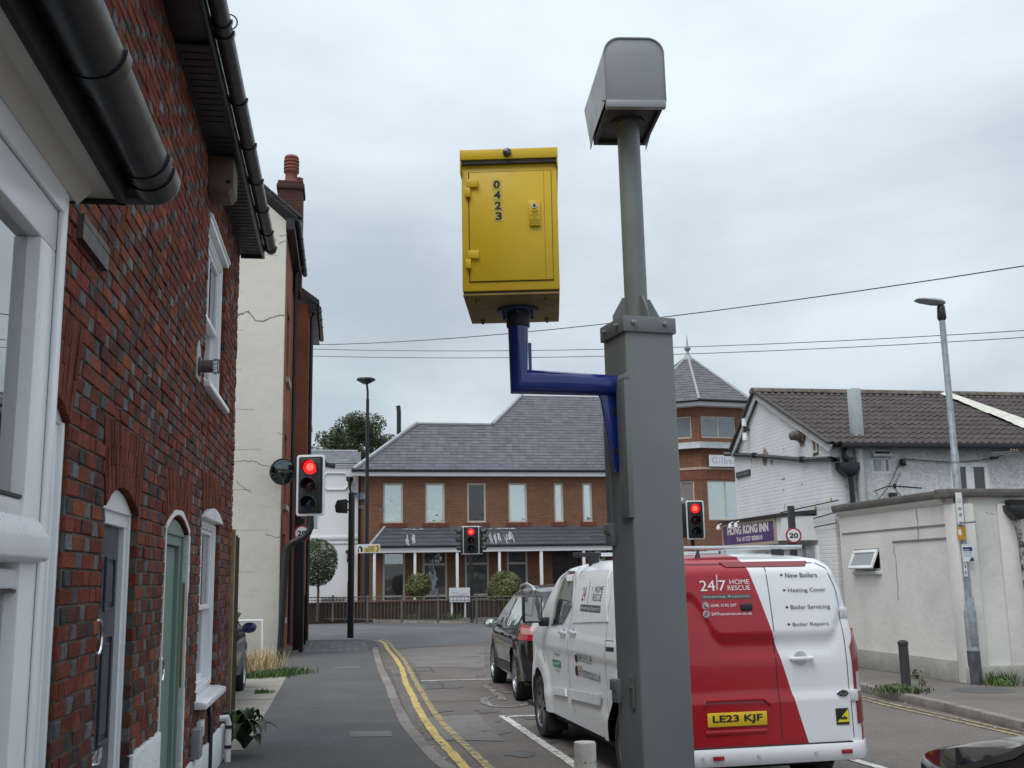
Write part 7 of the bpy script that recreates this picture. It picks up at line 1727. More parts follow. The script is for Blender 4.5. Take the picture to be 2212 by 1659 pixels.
# ------------------------------------------------ the van
vw = M('white van paint', (.74, .76, .79), .22, var=.015, coat=.3, stain=.1, ss=4, stain_col=(.6, .6, .58))
vred = (.34, .009, .017)
def livery():
    m = bpy.data.materials.new('red and white van livery'); m.use_nodes = True; t = m.node_tree; N = t.nodes; L = t.links.new; b = N['Principled BSDF']
    b.inputs['Roughness'].default_value = .24; b.inputs['Coat Weight'].default_value = .3; b.inputs['Coat Roughness'].default_value = .04
    tcn = N.new('ShaderNodeTexCoord'); s_ = N.new('ShaderNodeSeparateXYZ'); L(tcn.outputs['Object'], s_.inputs[0])
    def math_(op, a, bb):
        n = N.new('ShaderNodeMath'); n.operation = op
        for i, q in enumerate((a, bb)):
            if isinstance(q, (int, float)): n.inputs[i].default_value = q
            else: L(q, n.inputs[i])
        return n.outputs[0]
    X, Y, Z = s_.outputs
    # red where x is left of the slanting stripe edge
    edge = math_('ADD', math_('MULTIPLY', Z, -DIA[1]), DIA[0])
    red1 = math_('LESS_THAN', X, edge)
    red2 = math_('MULTIPLY', math_('GREATER_THAN', X, .833), math_('LESS_THAN', Y, -.74))
    rr_ = math_('MAXIMUM', red1, red2); near_ = math_('LESS_THAN', Y, -.45)
    fac = math_('MULTIPLY', rr_, near_)
    x_ = N.new('ShaderNodeMix'); x_.data_type = 'RGBA'; L(fac, x_.inputs[0]); x_.inputs[6].default_value = (.74, .76, .79, 1); x_.inputs[7].default_value = (*vred, 1)
    L(x_.outputs[2], b.inputs['Base Color']); return m
Fv_ = Frame((1.80-.08*.978, 9.757-.08*.208), 12.0)
def van_rx(zx, zy, y=-1.03):   # zoom-4 coordinates -> (x,z) on the rear plane
    return Fv_.uz((1400+zx/2.304)*.864, (1200+zy/2.304)*.864, y)
d0 = van_rx(1078, 512, -.93); d1 = van_rx(1410, 1476); k_ = (d1[0]-d0[0])/(d0[1]-d1[1]); DIA = (d0[0]+k_*d0[1], k_)
liv = livery()
xs0 = van_rx(1240, 900)[0]; zwl = van_rx(1240, 900)[1]
xR0 = van_rx(1545, 890)[0]; xR1 = van_rx(1690, 760)[0]; xL0 = van_rx(930, 905)[0]; xL1 = van_rx(770, 780)[0]
ZSC = [van_rx(1000, q)[1] for q in (510, 905, 968, 1250, 1310, 1500)]
def emb_rear(x, z):
    zb = zwl+.0+.34*(sstep(xR0, xR1, x)+sstep(-xL0, -xL1, -x))   # lower edge of the blank window pressing
    e = .018*sstep(zb-.013, zb+.013, z)*sstep(1.83, 1.78, z)*sstep(.755, .725, abs(x))
    e -= .012*sstep(zb-.15, zb-.12, z)*(1-sstep(zb-.05, zb-.02, z))
    zl = ZSC[3]; e += .018*sstep(zl+.012, zl-.012, z)
    return e
def emb_side(y, z):
    e = -.014*sstep(1.02, .98, z)*sstep(.5, .62, z)*(1 if y < 3.2 else 0)+.01*sstep(1.2, 1.16, z)
    for ya in (-.2, 2.93):
        d = math.hypot(y-ya, z-.36); e += .03*sstep(.62, .5, d)
    return e
van = Shell([(.2, .855), (.5, .88), (1.0, .887), (1.2, .88), (1.5, .845), (1.77, .785), (1.84, .735), (1.87, .675)],
            [(.3, -1.06), (.6, -1.05), (1.05, -1.04), (1.3, -1.015), (1.6, -.965), (1.77, -.925), (1.84, -.88), (1.87, -.82)],
            [(-9, 1.87), (1.6, 1.88), (1.95, 1.85), (2.3, 1.74), (2.9, 1.3), (3.1, 1.2), (3.7, 1.02), (3.93, .85)], 3.93, c=.11, bow=.02, nose0=2.3, nosek=.22, embx=emb_rear, emby=emb_side)
vt = thing('van', 'white and red panel van with heating firm lettering, parked by the column', 'van', Fv_.o, Fv_.yaw)
shell_body(van, vt, liv, [(-.2, .40, .36), (2.93, .40, .36)], zs=.33, rz=.4, crown=.05, step=.03)
SD = van.side(-1); SRR = van.rear()
# rear doors: thin gaps, hinges, handle
gap = M('panel gap', (.02, .02, .022), .8, var=0)
def stripe(fn, pts, w_, mat, name, parent, off=.002):
    mb = MB(); Q = []
    for a, b in zip(pts[:-1], pts[1:]):
        n = max(1, int(math.hypot(b[0]-a[0], b[1]-a[1])/.05))
        for k in range(n): Q.append((a[0]+(b[0]-a[0])*k/n, a[1]+(b[1]-a[1])*k/n))
    Q.append(pts[-1]); vs = []
    for i, q in enumerate(Q):
        p, r = Q[max(0, i-1)], Q[min(len(Q)-1, i+1)]; d = Vector((r[0]-p[0], r[1]-p[1])); d = d.normalized() if d.length > 0 else Vector((1, 0)); n_ = Vector((-d.y, d.x))*w_/2
        for s_ in (-1, 1):
            a, b = q[0]+n_.x*s_, q[1]+n_.y*s_; P = fn(a, b); e_ = .004; nn = (fn(a+e_, b)-fn(a-e_, b)).cross(fn(a, b+e_)-fn(a, b-e_)); nn = nn.normalized() if nn.length > 1e-12 else Vector((0, -1, 0))
            vs.append(P+nn*off*SG[0])
    mb.add(vs, [(2*i, 2*i+1, 2*i+3, 2*i+2) for i in range(len(Q)-1)]); return mb.build(name, mat, parent, normals=False)
SG = [1]
def RX(zx, zy): x_, z_ = van_rx(zx, zy); return (x_, z_)
seam = [RX(1160, 470), RX(1190, 560), RX(1235, 900), RX(1262, 1200), RX(1268, 1480)]
xs0 = RX(1268, 1480)[0]; seam = [(xs0-.0, 1.835), (xs0, 1.3), (xs0, .46)]
dl = [(-.80, .56), (-.80, 1.2), (-.78, 1.6), (-.70, 1.84)]
stripe(SRR, seam, .007, gap, 'door_gap', vt)
for sg in (-1, 1): stripe(SRR, [(sg*.75, .46), (sg*.75, 1.2), (sg*.73, 1.6), (sg*.675, 1.79), (sg*.6, 1.835)], .006, gap, 'door_gap', vt, off=.003)
stripe(SRR, [(-.58, 1.835), (.58, 1.835)], .006, gap, 'door_gap', vt)
hin_ = M('white hinge', (.6, .61, .62), .4)
for sg in (-1, 1):
    for z_ in (1.42, .78):
        P = SRR(sg*.742, z_); Mb = MB(); Mb.cbox((P.x+sg*.035, P.y+.005, P.z), (.07, .03, .09)); Mb.cbox((P.x+sg*.02, P.y-.01, P.z), (.03, .02, .075)); Mb.build('door_hinge', hin_, vt, bevel=.006)
# exterior handle on the white door, black pull on the red door
def at_rear(zx, zy):
    x_, z_ = van_rx(zx, zy); z2 = z_; P = SRR(x_, z_)
    for _ in range(3): x_, z_ = van_rx(zx, zy, P.y); P = SRR(x_, z_)
    return P
P = at_rear(1385, 1028); hb_ = MB(); hb_.lathe([(.055, .0), (.05, .006), (0, .012)], (P.x, P.y, P.z), 20, 'y'); 
Mb = MB(); Mb.box(P.x-.095, P.x+.1, P.y-.045, P.y-.02, P.z-.014, P.z+.016); Mb.box(P.x-.095, P.x-.06, P.y-.03, P.y+.01, P.z-.012, P.z+.012); Mb.box(P.x+.065, P.x+.1, P.y-.03, P.y+.01, P.z-.012, P.z+.012)
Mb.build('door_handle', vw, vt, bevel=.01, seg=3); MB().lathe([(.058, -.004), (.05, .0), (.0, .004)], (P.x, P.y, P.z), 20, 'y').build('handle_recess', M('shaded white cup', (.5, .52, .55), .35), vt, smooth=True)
P = at_rear(1073, 732); MB().box(P.x-.05, P.x+.05, P.y-.016, P.y+.01, P.z-.03, P.z+.03).build('black_pull', M('black plastic', (.02, .02, .022), .45), vt, bevel=.014, seg=3)
# plate, crest panels
sfc = lambda x_, z_, o_=.004: SRR(x_, z_)+Vector((0, -o_, 0))
p0 = at_rear(848, 1418); p1 = at_rear(1188, 1335); pzb, pzt = min(p0.z, p1.z)+.0, max(p0.z, p1.z); px0, px1 = p0.x, p1.x
pzb, pzt = (p0.z+at_rear(1189, 1405).z)/2, (at_rear(846, 1350).z+p1.z)/2; py_ = min(SRR(px0, pzb).y, SRR(px1, pzt).y)-.014
pzb -= .008; pzt += .008
pl_ = MB().box(px0, px1, py_, py_+.01, pzb, pzt).build('number_plate', M('yellow number plate', (.72, .47, .02), .35, var=.03), vt, bevel=.006)
letters('LE23 KJF', lambda a, b: Vector((a, py_-.002, b)), px0+.04, pzb+.018, px1-px0-.08, pzt-pzb-.036, nbk, pl_, bold=.03)
tr_ = MB(); zq = at_rear(1000, 1262).z; n = 14
prof_ = [(px0-.03, zq-.05), (px0+.0, zq), (px1-.02, zq), (px1+.045, zq-.05)]
vs = [SRR(*p)+Vector((0, -.018, 0)) for p in prof_]+[SRR(p[0], p[1]-.018)+Vector((0, -.012, 0)) for p in prof_]+[SRR(*p)+Vector((0, .005, 0)) for p in prof_]
tr_.add(vs, [(0, 1, 5, 4), (1, 2, 6, 5), (2, 3, 7, 6), (0, 8, 9, 1), (1, 9, 10, 2), (2, 10, 11, 3)]); tr_.build('plate_lip', liv, vt, bevel=.005)
c = at_rear(1000, 1452); MB().box(px0-.02, px1+.0, c.y-.012, c.y+.01, c.z-.018, c.z+.018).build('lower_ridge', liv, vt, bevel=.012)
P = at_rear(1628, 1230); MB().lathe([(.0, -.008), (.045, -.007), (.05, 0)], (0, 0, 0), 24, 'y', M4=Matrix.Translation(P) @ Matrix.Diagonal((1.0, 1, .55, 1))).build('badge', M('dark badge', (.03, .035, .04), .3), vt)
m_ = MB(); m_.lathe([(.046, -.01), (.052, -.006), (.052, 0)], (0, 0, 0), 24, 'y', M4=Matrix.Translation(P) @ Matrix.Diagonal((1.0, 1, .58, 1))); m_.f.pop(); m_.f.pop() if False else None
m_ = MB(); m_.tube([P+Vector((.049*cos(2*pi*k/24), -.006, .028*sin(2*pi*k/24))) for k in range(24)], .003, 5, closed=True); m_.build('badge_ring', chrome, vt)
letters('Ford', lambda a, b: Vector((P.x+a, P.y-.011, P.z+b)), -.034, -.013, .068, .028, chrome, vt, shear=.3, bold=.0)
a_ = at_rear(1594, 1410); b_ = at_rear(1658, 1312); yb = min(a_.y, b_.y)-.004
gs_ = MB().box(a_.x, b_.x, yb, yb+.006, a_.z, b_.z).build('gas_safe_sticker', M('black sticker', (.015, .015, .015), .4), vt)
yl_ = M('bright yellow sticker', (.85, .68, .02), .4); MB().add([(a_.x+.006, yb-.002, a_.z+.02), (b_.x-.004, yb-.002, a_.z+.02), (b_.x-.004, yb-.002, b_.z-.004)], [(0, 1, 2)]).build('triangle', yl_, gs_)
letters('safe', lambda a, b: Vector((a, yb-.004, b)), a_.x+.032, a_.z+.038, .06, .032, nbk, gs_, bold=.04)
# door lettering
wl_ = M('white vinyl', (.75, .75, .76), .35, var=0); dl_ = M('charcoal vinyl', (.03, .033, .038), .4, var=0); rv_ = M('maroon vinyl', (.14, .008, .014), .4, var=0)
def rear_text(body, zx0, zy0, zx1, zy1, mat, bold=.0, hfrac=1.0, **k):
    """box given by its lower left and upper right corner in the enlarged photo"""
    a = at_rear(zx0, zy0); b = at_rear(zx1, zy1)
    fn = lambda x_, z_: SRR(x_, z_)+Vector((0, -.007, 0)); return letters(body, fn, a.x, a.z, b.x-a.x, (b.z-a.z), mat, vt, bold=bold, **k)
def rbox(zx0, zy0, zx1, zy1, mat, name, o_=.003):
    a = at_rear(zx0, zy0); b = at_rear(zx1, zy1); mb = MB(); n = 8
    vs = [SRR(a.x+(b.x-a.x)*i/n, z_)+Vector((0, -o_, 0)) for i in range(n+1) for z_ in (a.z, b.z)]; mb.add(vs, [(2*i, 2*i+2, 2*i+3, 2*i+1) for i in range(n)]); return mb.build(name, mat, vt, normals=False)
rear_text('24', 808, 640, 886, 578, wl_, .0); rear_text('7', 914, 638, 950, 578, wl_, .0); P = at_rear(903, 607); mb = MB(); mb.box(P.x-.005, P.x+.005, P.y-.008, P.y-.004, P.z-.085, P.z+.085); mb.build('divider', wl_, vt)
rear_text('HOME', 976, 601, 1086, 572, wl_); rear_text('RESCUE', 966, 636, 1091, 606, wl_)
rbox(816, 688, 1098, 657, M('grey vinyl', (.09, .09, .095), .5, var=0), 'strapline_bar'); 
a = at_rear(828, 681); b = at_rear(1086, 663); letters('Heating Experts', lambda x_, z_: SRR(x_, z_)+Vector((0, -.006, 0)), a.x, a.z, b.x-a.x, b.z-a.z, wl_, vt, spacing=1.25)
rear_text('0345 3192 247', 868, 732, 1014, 712, wl_, .005); rear_text('247homerescue.co.uk', 871, 781, 1104, 758, wl_, .005)
for zx, zy, ch_ in ((838, 725, 'phone'), (842, 772, 'link')):
    P = at_rear(zx, zy); MB().lathe([(0, -.004), (.03, -.004)], P, 20, 'y').build(ch_+'_disc', wl_, vt)
    mb = MB(); n = 10
    if ch_ == 'phone': mb.tube([P+Vector((-.014, -.0055, .012)), P+Vector((-.01, -.0055, -.004)), P+Vector((.003, -.0055, -.014)), P+Vector((.014, -.0055, -.012))], .004, 5)
    else: mb.tube([P+Vector((-.006+.009*cos(2*pi*k/10), -.0055, -.006+.009*sin(2*pi*k/10))) for k in range(10)], .002, 4, closed=True); mb.tube([P+Vector((.007+.009*cos(2*pi*k/10), -.0055, .007+.009*sin(2*pi*k/10))) for k in range(10)], .002, 4, closed=True)
    mb.build(ch_+'_symbol', rv_, vt)
for s_, q in (('New Boilers', (1297, 562, 1475, 532)), ('Heating Cover', (1314, 652, 1526, 618)), ('Boiler Servicing', (1330, 752, 1551, 714)), ('Boiler Repairs', (1341, 848, 1545, 815))):
    rear_text(s_, *q, dl_, .004)
    P = at_rear(q[0]-24, (q[1]+q[3])/2+0); MB().add([P+Vector((-.012, -.004, .009)), P+Vector((.004, -.004, .009)), P+Vector((.015, -.004, 0)), P+Vector((.004, -.004, -.009)), P+Vector((-.012, -.004, -.009)), P+Vector((-.006, -.004, 0))], [(0, 5, 2, 1), (5, 4, 3, 2)]).build('bullet', dl_, vt, normals=False)
# high brake light, tail lights
redg = M('dark red lamp plastic', (.2, .006, .01), .15, var=.05, coat=.4)
poly_patch([(-.24, 1.845), (-.2, 1.805), (.5, 1.805), (.54, 1.845)], SRR, redg, 'high_brake_light', vt, thick=.02, off=.008, step=.06)
for sg in (-1, 1):
    q = [(.8, .56), (.925, .58), (.945, 1.12), (.895, 1.3), (.795, 1.16)]
    pp = [(sg*(a*1.0), b) for a, b in q]
    poly_patch(pp if sg > 0 else pp[::-1], van.S, redg, 'tail_light', vt, thick=.02, off=.014, step=.05)
    q = [(.815, .8), (.925, .8), (.925, .96), (.815, .96)]; pp = [(sg*a, b) for a, b in q]; poly_patch(pp if sg > 0 else pp[::-1], van.S, M('clear lamp lens', (.45, .43, .43), .15), 'clear_lens', vt, thick=.004, off=.017, step=.05)
# bumper with step pad, sensors and reflectors
bp_ = MB(); n = 24
out_ = []
for i in range(n+1):
    u_ = -1.1+2.2*i/n; P = van.S(u_, .45); P2 = van.S(u_, .6); nn = Vector((P.x*.0+(.0 if abs(u_) < van.A else (1 if u_ > 0 else -1)*sstep(van.A, van.B, abs(u_))), -1+sstep(van.A, van.B, abs(u_))*.9, 0)).normalized()
    out_.append((P, nn))
vs = []
for P, nn in out_:
    for dz, do in ((.43, .0), (.427, .04), (.405, .05), (.335, .05), (.298, .03), (.29, .0)): vs.append(Vector((P.x, P.y, 0))+nn*do*(1-.55*sstep(.72, .86, abs(P.x)))+Vector((0, 0, dz)))
bp_.add(vs, [(6*i+j, 6*i+6+j, 6*i+7+j, 6*i+1+j) for i in range(n) for j in range(5)]); bpo = bp_.build('bumper', vw, vt, smooth=True, ang=45)
MB().box(-.72, .72, -1.098, -1.02, .42, .436).build('step_pad', M('ribbed black plastic', (.02, .02, .021), .6, bump=.002, bs=120), bpo)
for zx in (890, 1630):
    P = at_rear(zx, 1500); P.y = -1.142 if zx < 1000 else -1.128; z_ = .365; MB().box(P.x-.045, P.x+.045, P.y, P.y+.015, z_-.016, z_+.016).build('reflector', M('red reflector', (.3, .01, .012), .2, coat=.5), bpo, bevel=.003)
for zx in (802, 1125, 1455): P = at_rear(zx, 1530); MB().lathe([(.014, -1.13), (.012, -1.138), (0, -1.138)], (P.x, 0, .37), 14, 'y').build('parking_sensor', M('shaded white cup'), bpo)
MB().tube([(-.1, -1.0, .25), (-.06, -1.05, .225), (.0, -1.05, .225), (.03, -1.0, .25)], .012, 6).build('towing_eye', steel, vt, smooth=True)
# left flank: door lines, windows, mouldings, handles, lettering
def s2(zx, zy):    # enlarged photo (zoom 2) -> (y,z) on the left flank
    px, py = (1180+zx/3.073)*.864, (1380+zy/3.073)*.864; x_ = -.887
    for _ in range(4):
        y_, z_ = Fv_.vz(px, py, x_); x_ = SD(y_, z_).x
    return (y_, z_)
poly_patch([s2(620, 565), s2(700, 545), s2(765, 420), s2(795, 160), s2(745, 165), s2(695, 225), s2(650, 370)], SD, tint, 'cab_window', vt, thick=.006, off=.003*-1+.006, step=.12)
stripe(SD, [s2(690, 210), s2(640, 400), s2(615, 560), s2(700, 548), s2(768, 420), s2(797, 155), s2(745, 155), s2(690, 210)], .014, M('black rubber seal', (.02, .02, .02), .6), 'window_seal', vt, off=-.009)
stripe(SD, [s2(725, 180), s2(680, 330), s2(665, 540)], .02, M('black plastic'), 'window_bar', vt, off=-.01)
lines = [[s2(832, 120), s2(800, 300), s2(755, 560), s2(742, 900), s2(765, 1100), s2(805, 1243)], [s2(1068, 330), s2(1040, 540), s2(1025, 700), s2(1030, 950), s2(1055, 1250)],
         [s2(560, 640), s2(545, 760), s2(560, 850)]]
for L_ in lines: stripe(SD, L_, .006, gap, 'door_gap', vt, off=-.003)
stripe(SD, [s2(1030, 680), s2(1090, 684)], .006, gap, 'slide_rail', vt, off=-.003); stripe(SD, [s2(1030, 745), s2(1090, 750)], .035, gap, 'slide_rail', vt, off=-.004)
# raised blank window panel
bl = [s2(775, 545), s2(1050, 535), s2(1065, 140), s2(842, 150)]; bl2 = [(p[0], p[1]) for p in bl]
poly_patch(bl2, SD, vw, 'blank_window_panel', vt, thick=.008, off=-.003, step=.1)
poly_patch([s2(640, 1035), s2(738, 1050), s2(745, 1112), s2(628, 1090)], SD, vw, 'side_moulding', vt, thick=.02, off=-.016, step=.2)
poly_patch([s2(768, 1052), s2(1005, 1095), s2(1000, 1178), s2(775, 1130)], SD, vw, 'side_moulding', vt, thick=.02, off=-.016, step=.2)
for zx, zy in ((705, 620), (780, 618)):
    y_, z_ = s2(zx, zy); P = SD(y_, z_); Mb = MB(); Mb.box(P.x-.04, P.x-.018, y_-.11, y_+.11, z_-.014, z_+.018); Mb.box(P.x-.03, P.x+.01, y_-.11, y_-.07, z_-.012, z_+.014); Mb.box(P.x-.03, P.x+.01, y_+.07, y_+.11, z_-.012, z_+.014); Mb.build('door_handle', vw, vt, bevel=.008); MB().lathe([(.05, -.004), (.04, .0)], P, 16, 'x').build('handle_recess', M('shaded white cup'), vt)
def side_text(body, a, b, mat, **k):
    y0, z0 = s2(*a); y1, z1 = s2(*b)
    vs, fs = text2d(body, abs(y1-y0), abs(z1-z0), **k)
    mb = MB(); z_lo = min(z0, z1); yA = max(y0, y1)
    P = [SD(yA-p[0], z_lo+p[1])+Vector((-.014 if z_lo > 1.2 else -.006, 0, 0)) for p in vs]; mb.add(P, fs); mb.build('lettering', mat, vt, normals=False)
def sbox(a, b, mat, name, o_=.012):
    y0, z0 = s2(*a); y1, z1 = s2(*b); mb = MB(); n = 6; vs = [SD(y0+(y1-y0)*i/n, z_)+Vector((-o_, 0, 0)) for i in range(n+1) for z_ in (z0, z1)]; mb.add(vs, [(2*i, 2*i+2, 2*i+3, 2*i+1) for i in range(n)]); mb.build(name, mat, vt, normals=False)
side_text('24', (850, 372), (893, 268), rv_, bold=.0); side_text('7', (917, 388), (942, 268), rv_); y0, z0 = s2(895, 398); y1, z1 = s2(922, 225); mb = MB(); mb.add([SD(y0+.01, z0)+Vector((-.014, 0, 0)), SD(y0, z0)+Vector((-.014, 0, 0)), SD(y1, z1)+Vector((-.014, 0, 0)), SD(y1+.01, z1)+Vector((-.014, 0, 0))], [(0, 1, 2, 3)]); mb.build('divider', dl_, vt, normals=False)
side_text('HOME', (952, 312), (1024, 262), dl_); side_text('RESCUE', (932, 374), (1012, 322), dl_)
sbox((840, 455), (998, 412), M('grey vinyl'), 'strapline_bar', .0125); side_text('Heating Experts', (848, 446), (992, 424), wl_, spacing=1.2)
side_text('0345 3192 247', (818, 838), (918, 800), dl_); side_text('247homerescue.co.uk', (822, 950), (988, 915), dl_)
for q in ((803, 808), (807, 910)):
    y_, z_ = s2(*q); P = SD(y_, z_)+Vector((-.006, 0, 0)); MB().lathe([(0, 0), (.05, 0)], P, 20, 'x').build('contact_disc', rv_, vt)
sbox((624, 872), (682, 838), M('green vinyl', (.02, .22, .1), .4), 'rating_strip', .006); side_text('Trustpilot', (640, 918), (676, 904), dl_); side_text('Rated Excellent', (632, 790), (676, 776), dl_)
for k in range(4): y_, z_ = s2(634+k*13, 856); P = SD(y_, z_)+Vector((-.0075, 0, 0)); MB().add([P+Vector((0, .03*cos(a+pi/2), .022*sin(a+pi/2)))*1.0 if i_ % 2 == 0 else P+Vector((0, .012*cos(a+pi/2), .01*sin(a+pi/2))) for i_, a in enumerate([2*pi*j/10 for j in range(10)])], [tuple(range(10))]).build('star', wl_, vt, normals=False)
# mirror, mud flap, roof bars, aerial
y_, z_ = s2(600, 500); P = SD(y_, z_); Mb = MB(); Mb.box(P.x-.30, P.x-.08, y_+.0, y_+.1, z_-.06, z_+.24); Mb.box(P.x-.12, P.x+.02, y_+.02, y_+.08, z_-.1, z_-.0); mo = Mb.build('door_mirror', M('black plastic'), vt, bevel=.03, seg=3)
MB().box(P.x-.28, P.x-.1, y_-.004, y_+.0, z_-.04, z_+.22).build('mirror_glass', glass('mirror glass', tint=(.1, .1, .1), refl=.6), mo)
MB().box(-.9, -.68, 2.93-.47, 2.93-.455, .13, .4).build('mud_flap', rubber, vt)
for x_ in (-.775, .775):
    for y_ in (-.2, 2.93): wheel(vt, x_, y_, .335, .215, -1 if x_ < 0 else 1, 5, M('dull van alloy', (.2, .2, .205), .4, .6), dbl=True)
for y_, a, b in ((-.62, -.92, .62), (1.35, -.85, .68)):
    mb = MB(); mb.box(a, b, y_-.03, y_+.03, 1.955, 1.99); bo = mb.build('roof_bar', M('bright aluminium bar', (.7, .71, .72), .25, .8), vt, bevel=.008)
    MB().box(b, b+.02, y_-.032, y_+.032, 1.953, 1.992).build('end_cap', M('black plastic'), bo, bevel=.005); MB().box(a-.02, a+.26, y_-.034, y_+.034, 1.95, 1.995).build('end_cap', M('black plastic'), bo, bevel=.006)
    for x_ in (-.66, .4): MB().box(x_-.05, x_+.05, y_-.03, y_+.03, 1.86, 1.955).build('bar_foot', M('black plastic'), bo, bevel=.01)
MB().tube([(-.38, -.75, 1.87), (-.37, -.75, 1.96)], [.03, .008], 8).build('aerial_base', M('black plastic'), vt, smooth=True)

# ------------------------------------------------ dark suv
sp = M('dark metallic car paint', (.022, .02, .02), .15, .3, var=0, coat=.8)
Fs_ = Frame((.86, 16.25), 7.9)
suv = Shell([(.2, .86), (.6, .9), (.9, .9), (1.02, .88), (1.25, .78), (1.5, .66), (1.58, .6)],
            [(.3, -.84), (.55, -.86), (.85, -.84), (1.0, -.8), (1.2, -.70), (1.45, -.52), (1.58, -.42)],
            [(-9, 1.54), (-.2, 1.57), (.6, 1.61), (1.2, 1.6), (1.6, 1.52), (2.0, 1.34), (2.45, 1.08), (3.0, .98), (3.45, .8)], 3.5, c=.2, bow=.05, nose0=2.2, nosek=.3, emby=lambda y, z: .02*sstep(.55, .7, z)*sstep(.98, .86, z)+.03*sum(sstep(.5, .4, math.hypot(y-q, z-.34)) for q in (0, 2.77)))
st_ = thing('suv', 'dark brown suv waiting just ahead of the white van', 'car', Fs_.o, Fs_.yaw)
shell_body(suv, st_, sp, [(0, .4, .36), (2.77, .4, .36)], zs=.3, rz=.34, crown=.05)
SS = suv.side(-1); SR2 = suv.rear()
poly_patch([(-.12, 1.08), (1.05, 1.0), (1.05, 1.44), (.2, 1.47), (-.05, 1.42), (-.28, 1.25)][::1], SS, tint, 'rear_side_window', st_, thick=.006, off=-.004, step=.12)
poly_patch([(1.13, 1.0), (2.0, 1.0), (1.75, 1.25), (1.45, 1.42), (1.13, 1.44)], SS, tint, 'front_side_window', st_, thick=.006, off=-.004, step=.12)
poly_patch([(-.5, 1.08), (.5, 1.08), (.46, 1.4), (-.46, 1.4)], SR2, tint, 'rear_window', st_, thick=.006, off=.006, step=.12)
poly_patch([(-.84, .34), (.84, .34), (.86, .6), (-.86, .6)], SR2, M('black plastic'), 'rear_bumper_trim', st_, thick=.03, off=.03, step=.1)
for L_ in ([(1.09, .4), (1.09, 1.0), (1.09, 1.46)], [(.05, .75), (.12, .95), (-.2, 1.07), (-.2, 1.3)], [(2.15, .45), (2.15, .98)]): stripe(SS, L_, .01, gap, 'door_gap', st_, off=-.003)
stripe(SS, [(-.35, 1.04), (1.0, .97), (2.1, .96)], .02, M('black plastic'), 'waist_trim', st_, off=-.005)
stripe(SS, [(.35, .42), (2.35, .38)], .14, M('black plastic'), 'sill_trim', st_, off=-.012)
for sg in (-1, 1):
    q = [(.56, .86), (1.02, .9), (1.12, 1.02), (.98, 1.1), (.62, 1.03)]; pp = [(sg*a, b) for a, b in q]; tl = poly_patch(pp if sg > 0 else pp[::-1], suv.S, M('red car lamp', (.3, .01, .012), .15, coat=.5), 'tail_light', st_, thick=.03, off=.02, step=.06)
    q = [(.66, .95), (.92, .97), (.99, 1.06), (.7, 1.02)]; pp = [(sg*a, b) for a, b in q]; poly_patch(pp if sg > 0 else pp[::-1], suv.S, M('pinkish lens', (.4, .2, .2), .2), 'lamp_lens', tl, thick=.004, off=.024, step=.06)
for x_ in (-.8, .8):
    for y_ in (0, 2.77): wheel(st_, x_, y_, .35, .23, -1 if x_ < 0 else 1, 5)
    sg = -1 if x_ < 0 else 1; mb = MB(); mb.tube([(sg*.6, -.15, 1.56), (sg*.62, -.05, 1.62), (sg*.63, .5, 1.67), (sg*.62, 1.15, 1.63), (sg*.6, 1.3, 1.57)], .022, 8); mb.build('roof_rail', M('satin silver rail', (.6, .61, .62), .3, .7), st_, smooth=True)
    mb = MB(); vs = []; T = Matrix.Translation((sg*1.02, 1.95, 1.03)); mb.lathe([(0, -.07), (.08, -.06), (.1, 0), (.07, .08), (0, .1)], (0, 0, 0), 12, 'y', M4=T @ Matrix.Diagonal((1.15, 1, .75, 1))); mo = mb.build('door_mirror', sp, st_, smooth=True); MB().lathe([(0, -.066), (.088, -.064)], (0, 0, 0), 14, 'y', M4=T @ Matrix.Diagonal((1.12, 1.05, .72, 1))).build('mirror_glass', glass('mirror glass'), mo); MB().box(min(sg*.86, sg*.98), max(sg*.86, sg*.98), 1.94, 1.99, .98, 1.01).build('mirror_arm', M('black plastic'), mo)
for y_ in (.45, 1.4): P = SS(y_, .9); MB().box(P.x-.03, P.x+.0, y_-.1, y_+.1, .885, .91).build('door_handle', sp, st_, bevel=.006)

# ------------------------------------------------ dark blue car on the drive
bpnt = M('dark blue car paint', (.012, .018, .07), .15, .3, var=0, coat=.8)
Ub = -1.5-.87; Fb = Frame((FA.W(Ub, 15.15, 0).x, FA.W(Ub, 15.15, 0).y), 9.07)
bc = Shell([(.2, .8), (.6, .86), (.9, .87), (1.0, .85), (1.2, .76), (1.4, .64), (1.46, .58)], [(.3, -.7), (.6, -.74), (.9, -.7), (1.2, -.55), (1.46, -.35)],
           [(-9, 1.44), (.9, 1.47), (1.3, 1.4), (2.0, 1.0), (2.9, .86), (3.25, .7)], 3.3, c=.18, bow=.04, nose0=2.0, nosek=.3, emby=lambda y, z: .02*sstep(.5, .65, z)*sstep(.95, .8, z)+.03*sum(sstep(.48, .38, math.hypot(y-q, z-.32)) for q in (0, 2.5)))
ct = thing('blue_car', 'dark blue car parked on the slabs behind the timber fence', 'car', (Fb.o.x, Fb.o.y, .1), Fb.yaw)
shell_body(bc, ct, bpnt, [(0, .36, .32), (2.5, .36, .32)], zs=.28, rz=.32)
BS = bc.side(1); stripe_sg = 1
poly_patch([(-.15, 1.0), (1.9, .96), (1.35, 1.28), (.9, 1.36), (0, 1.34)], BS, tint, 'side_window', ct, thick=.006, off=.006, step=.12)
stripe(BS, [(.9, .35), (.9, .95), (.9, 1.36)], .01, gap, 'door_gap', ct, off=.004); stripe(BS, [(2.0, .4), (2.0, .9)], .01, gap, 'door_gap', ct, off=.004)
for x_ in (-.77, .77):
    for y_ in (0, 2.5): wheel(ct, x_, y_, .32, .2, -1 if x_ < 0 else 1, 7, dbl=False)
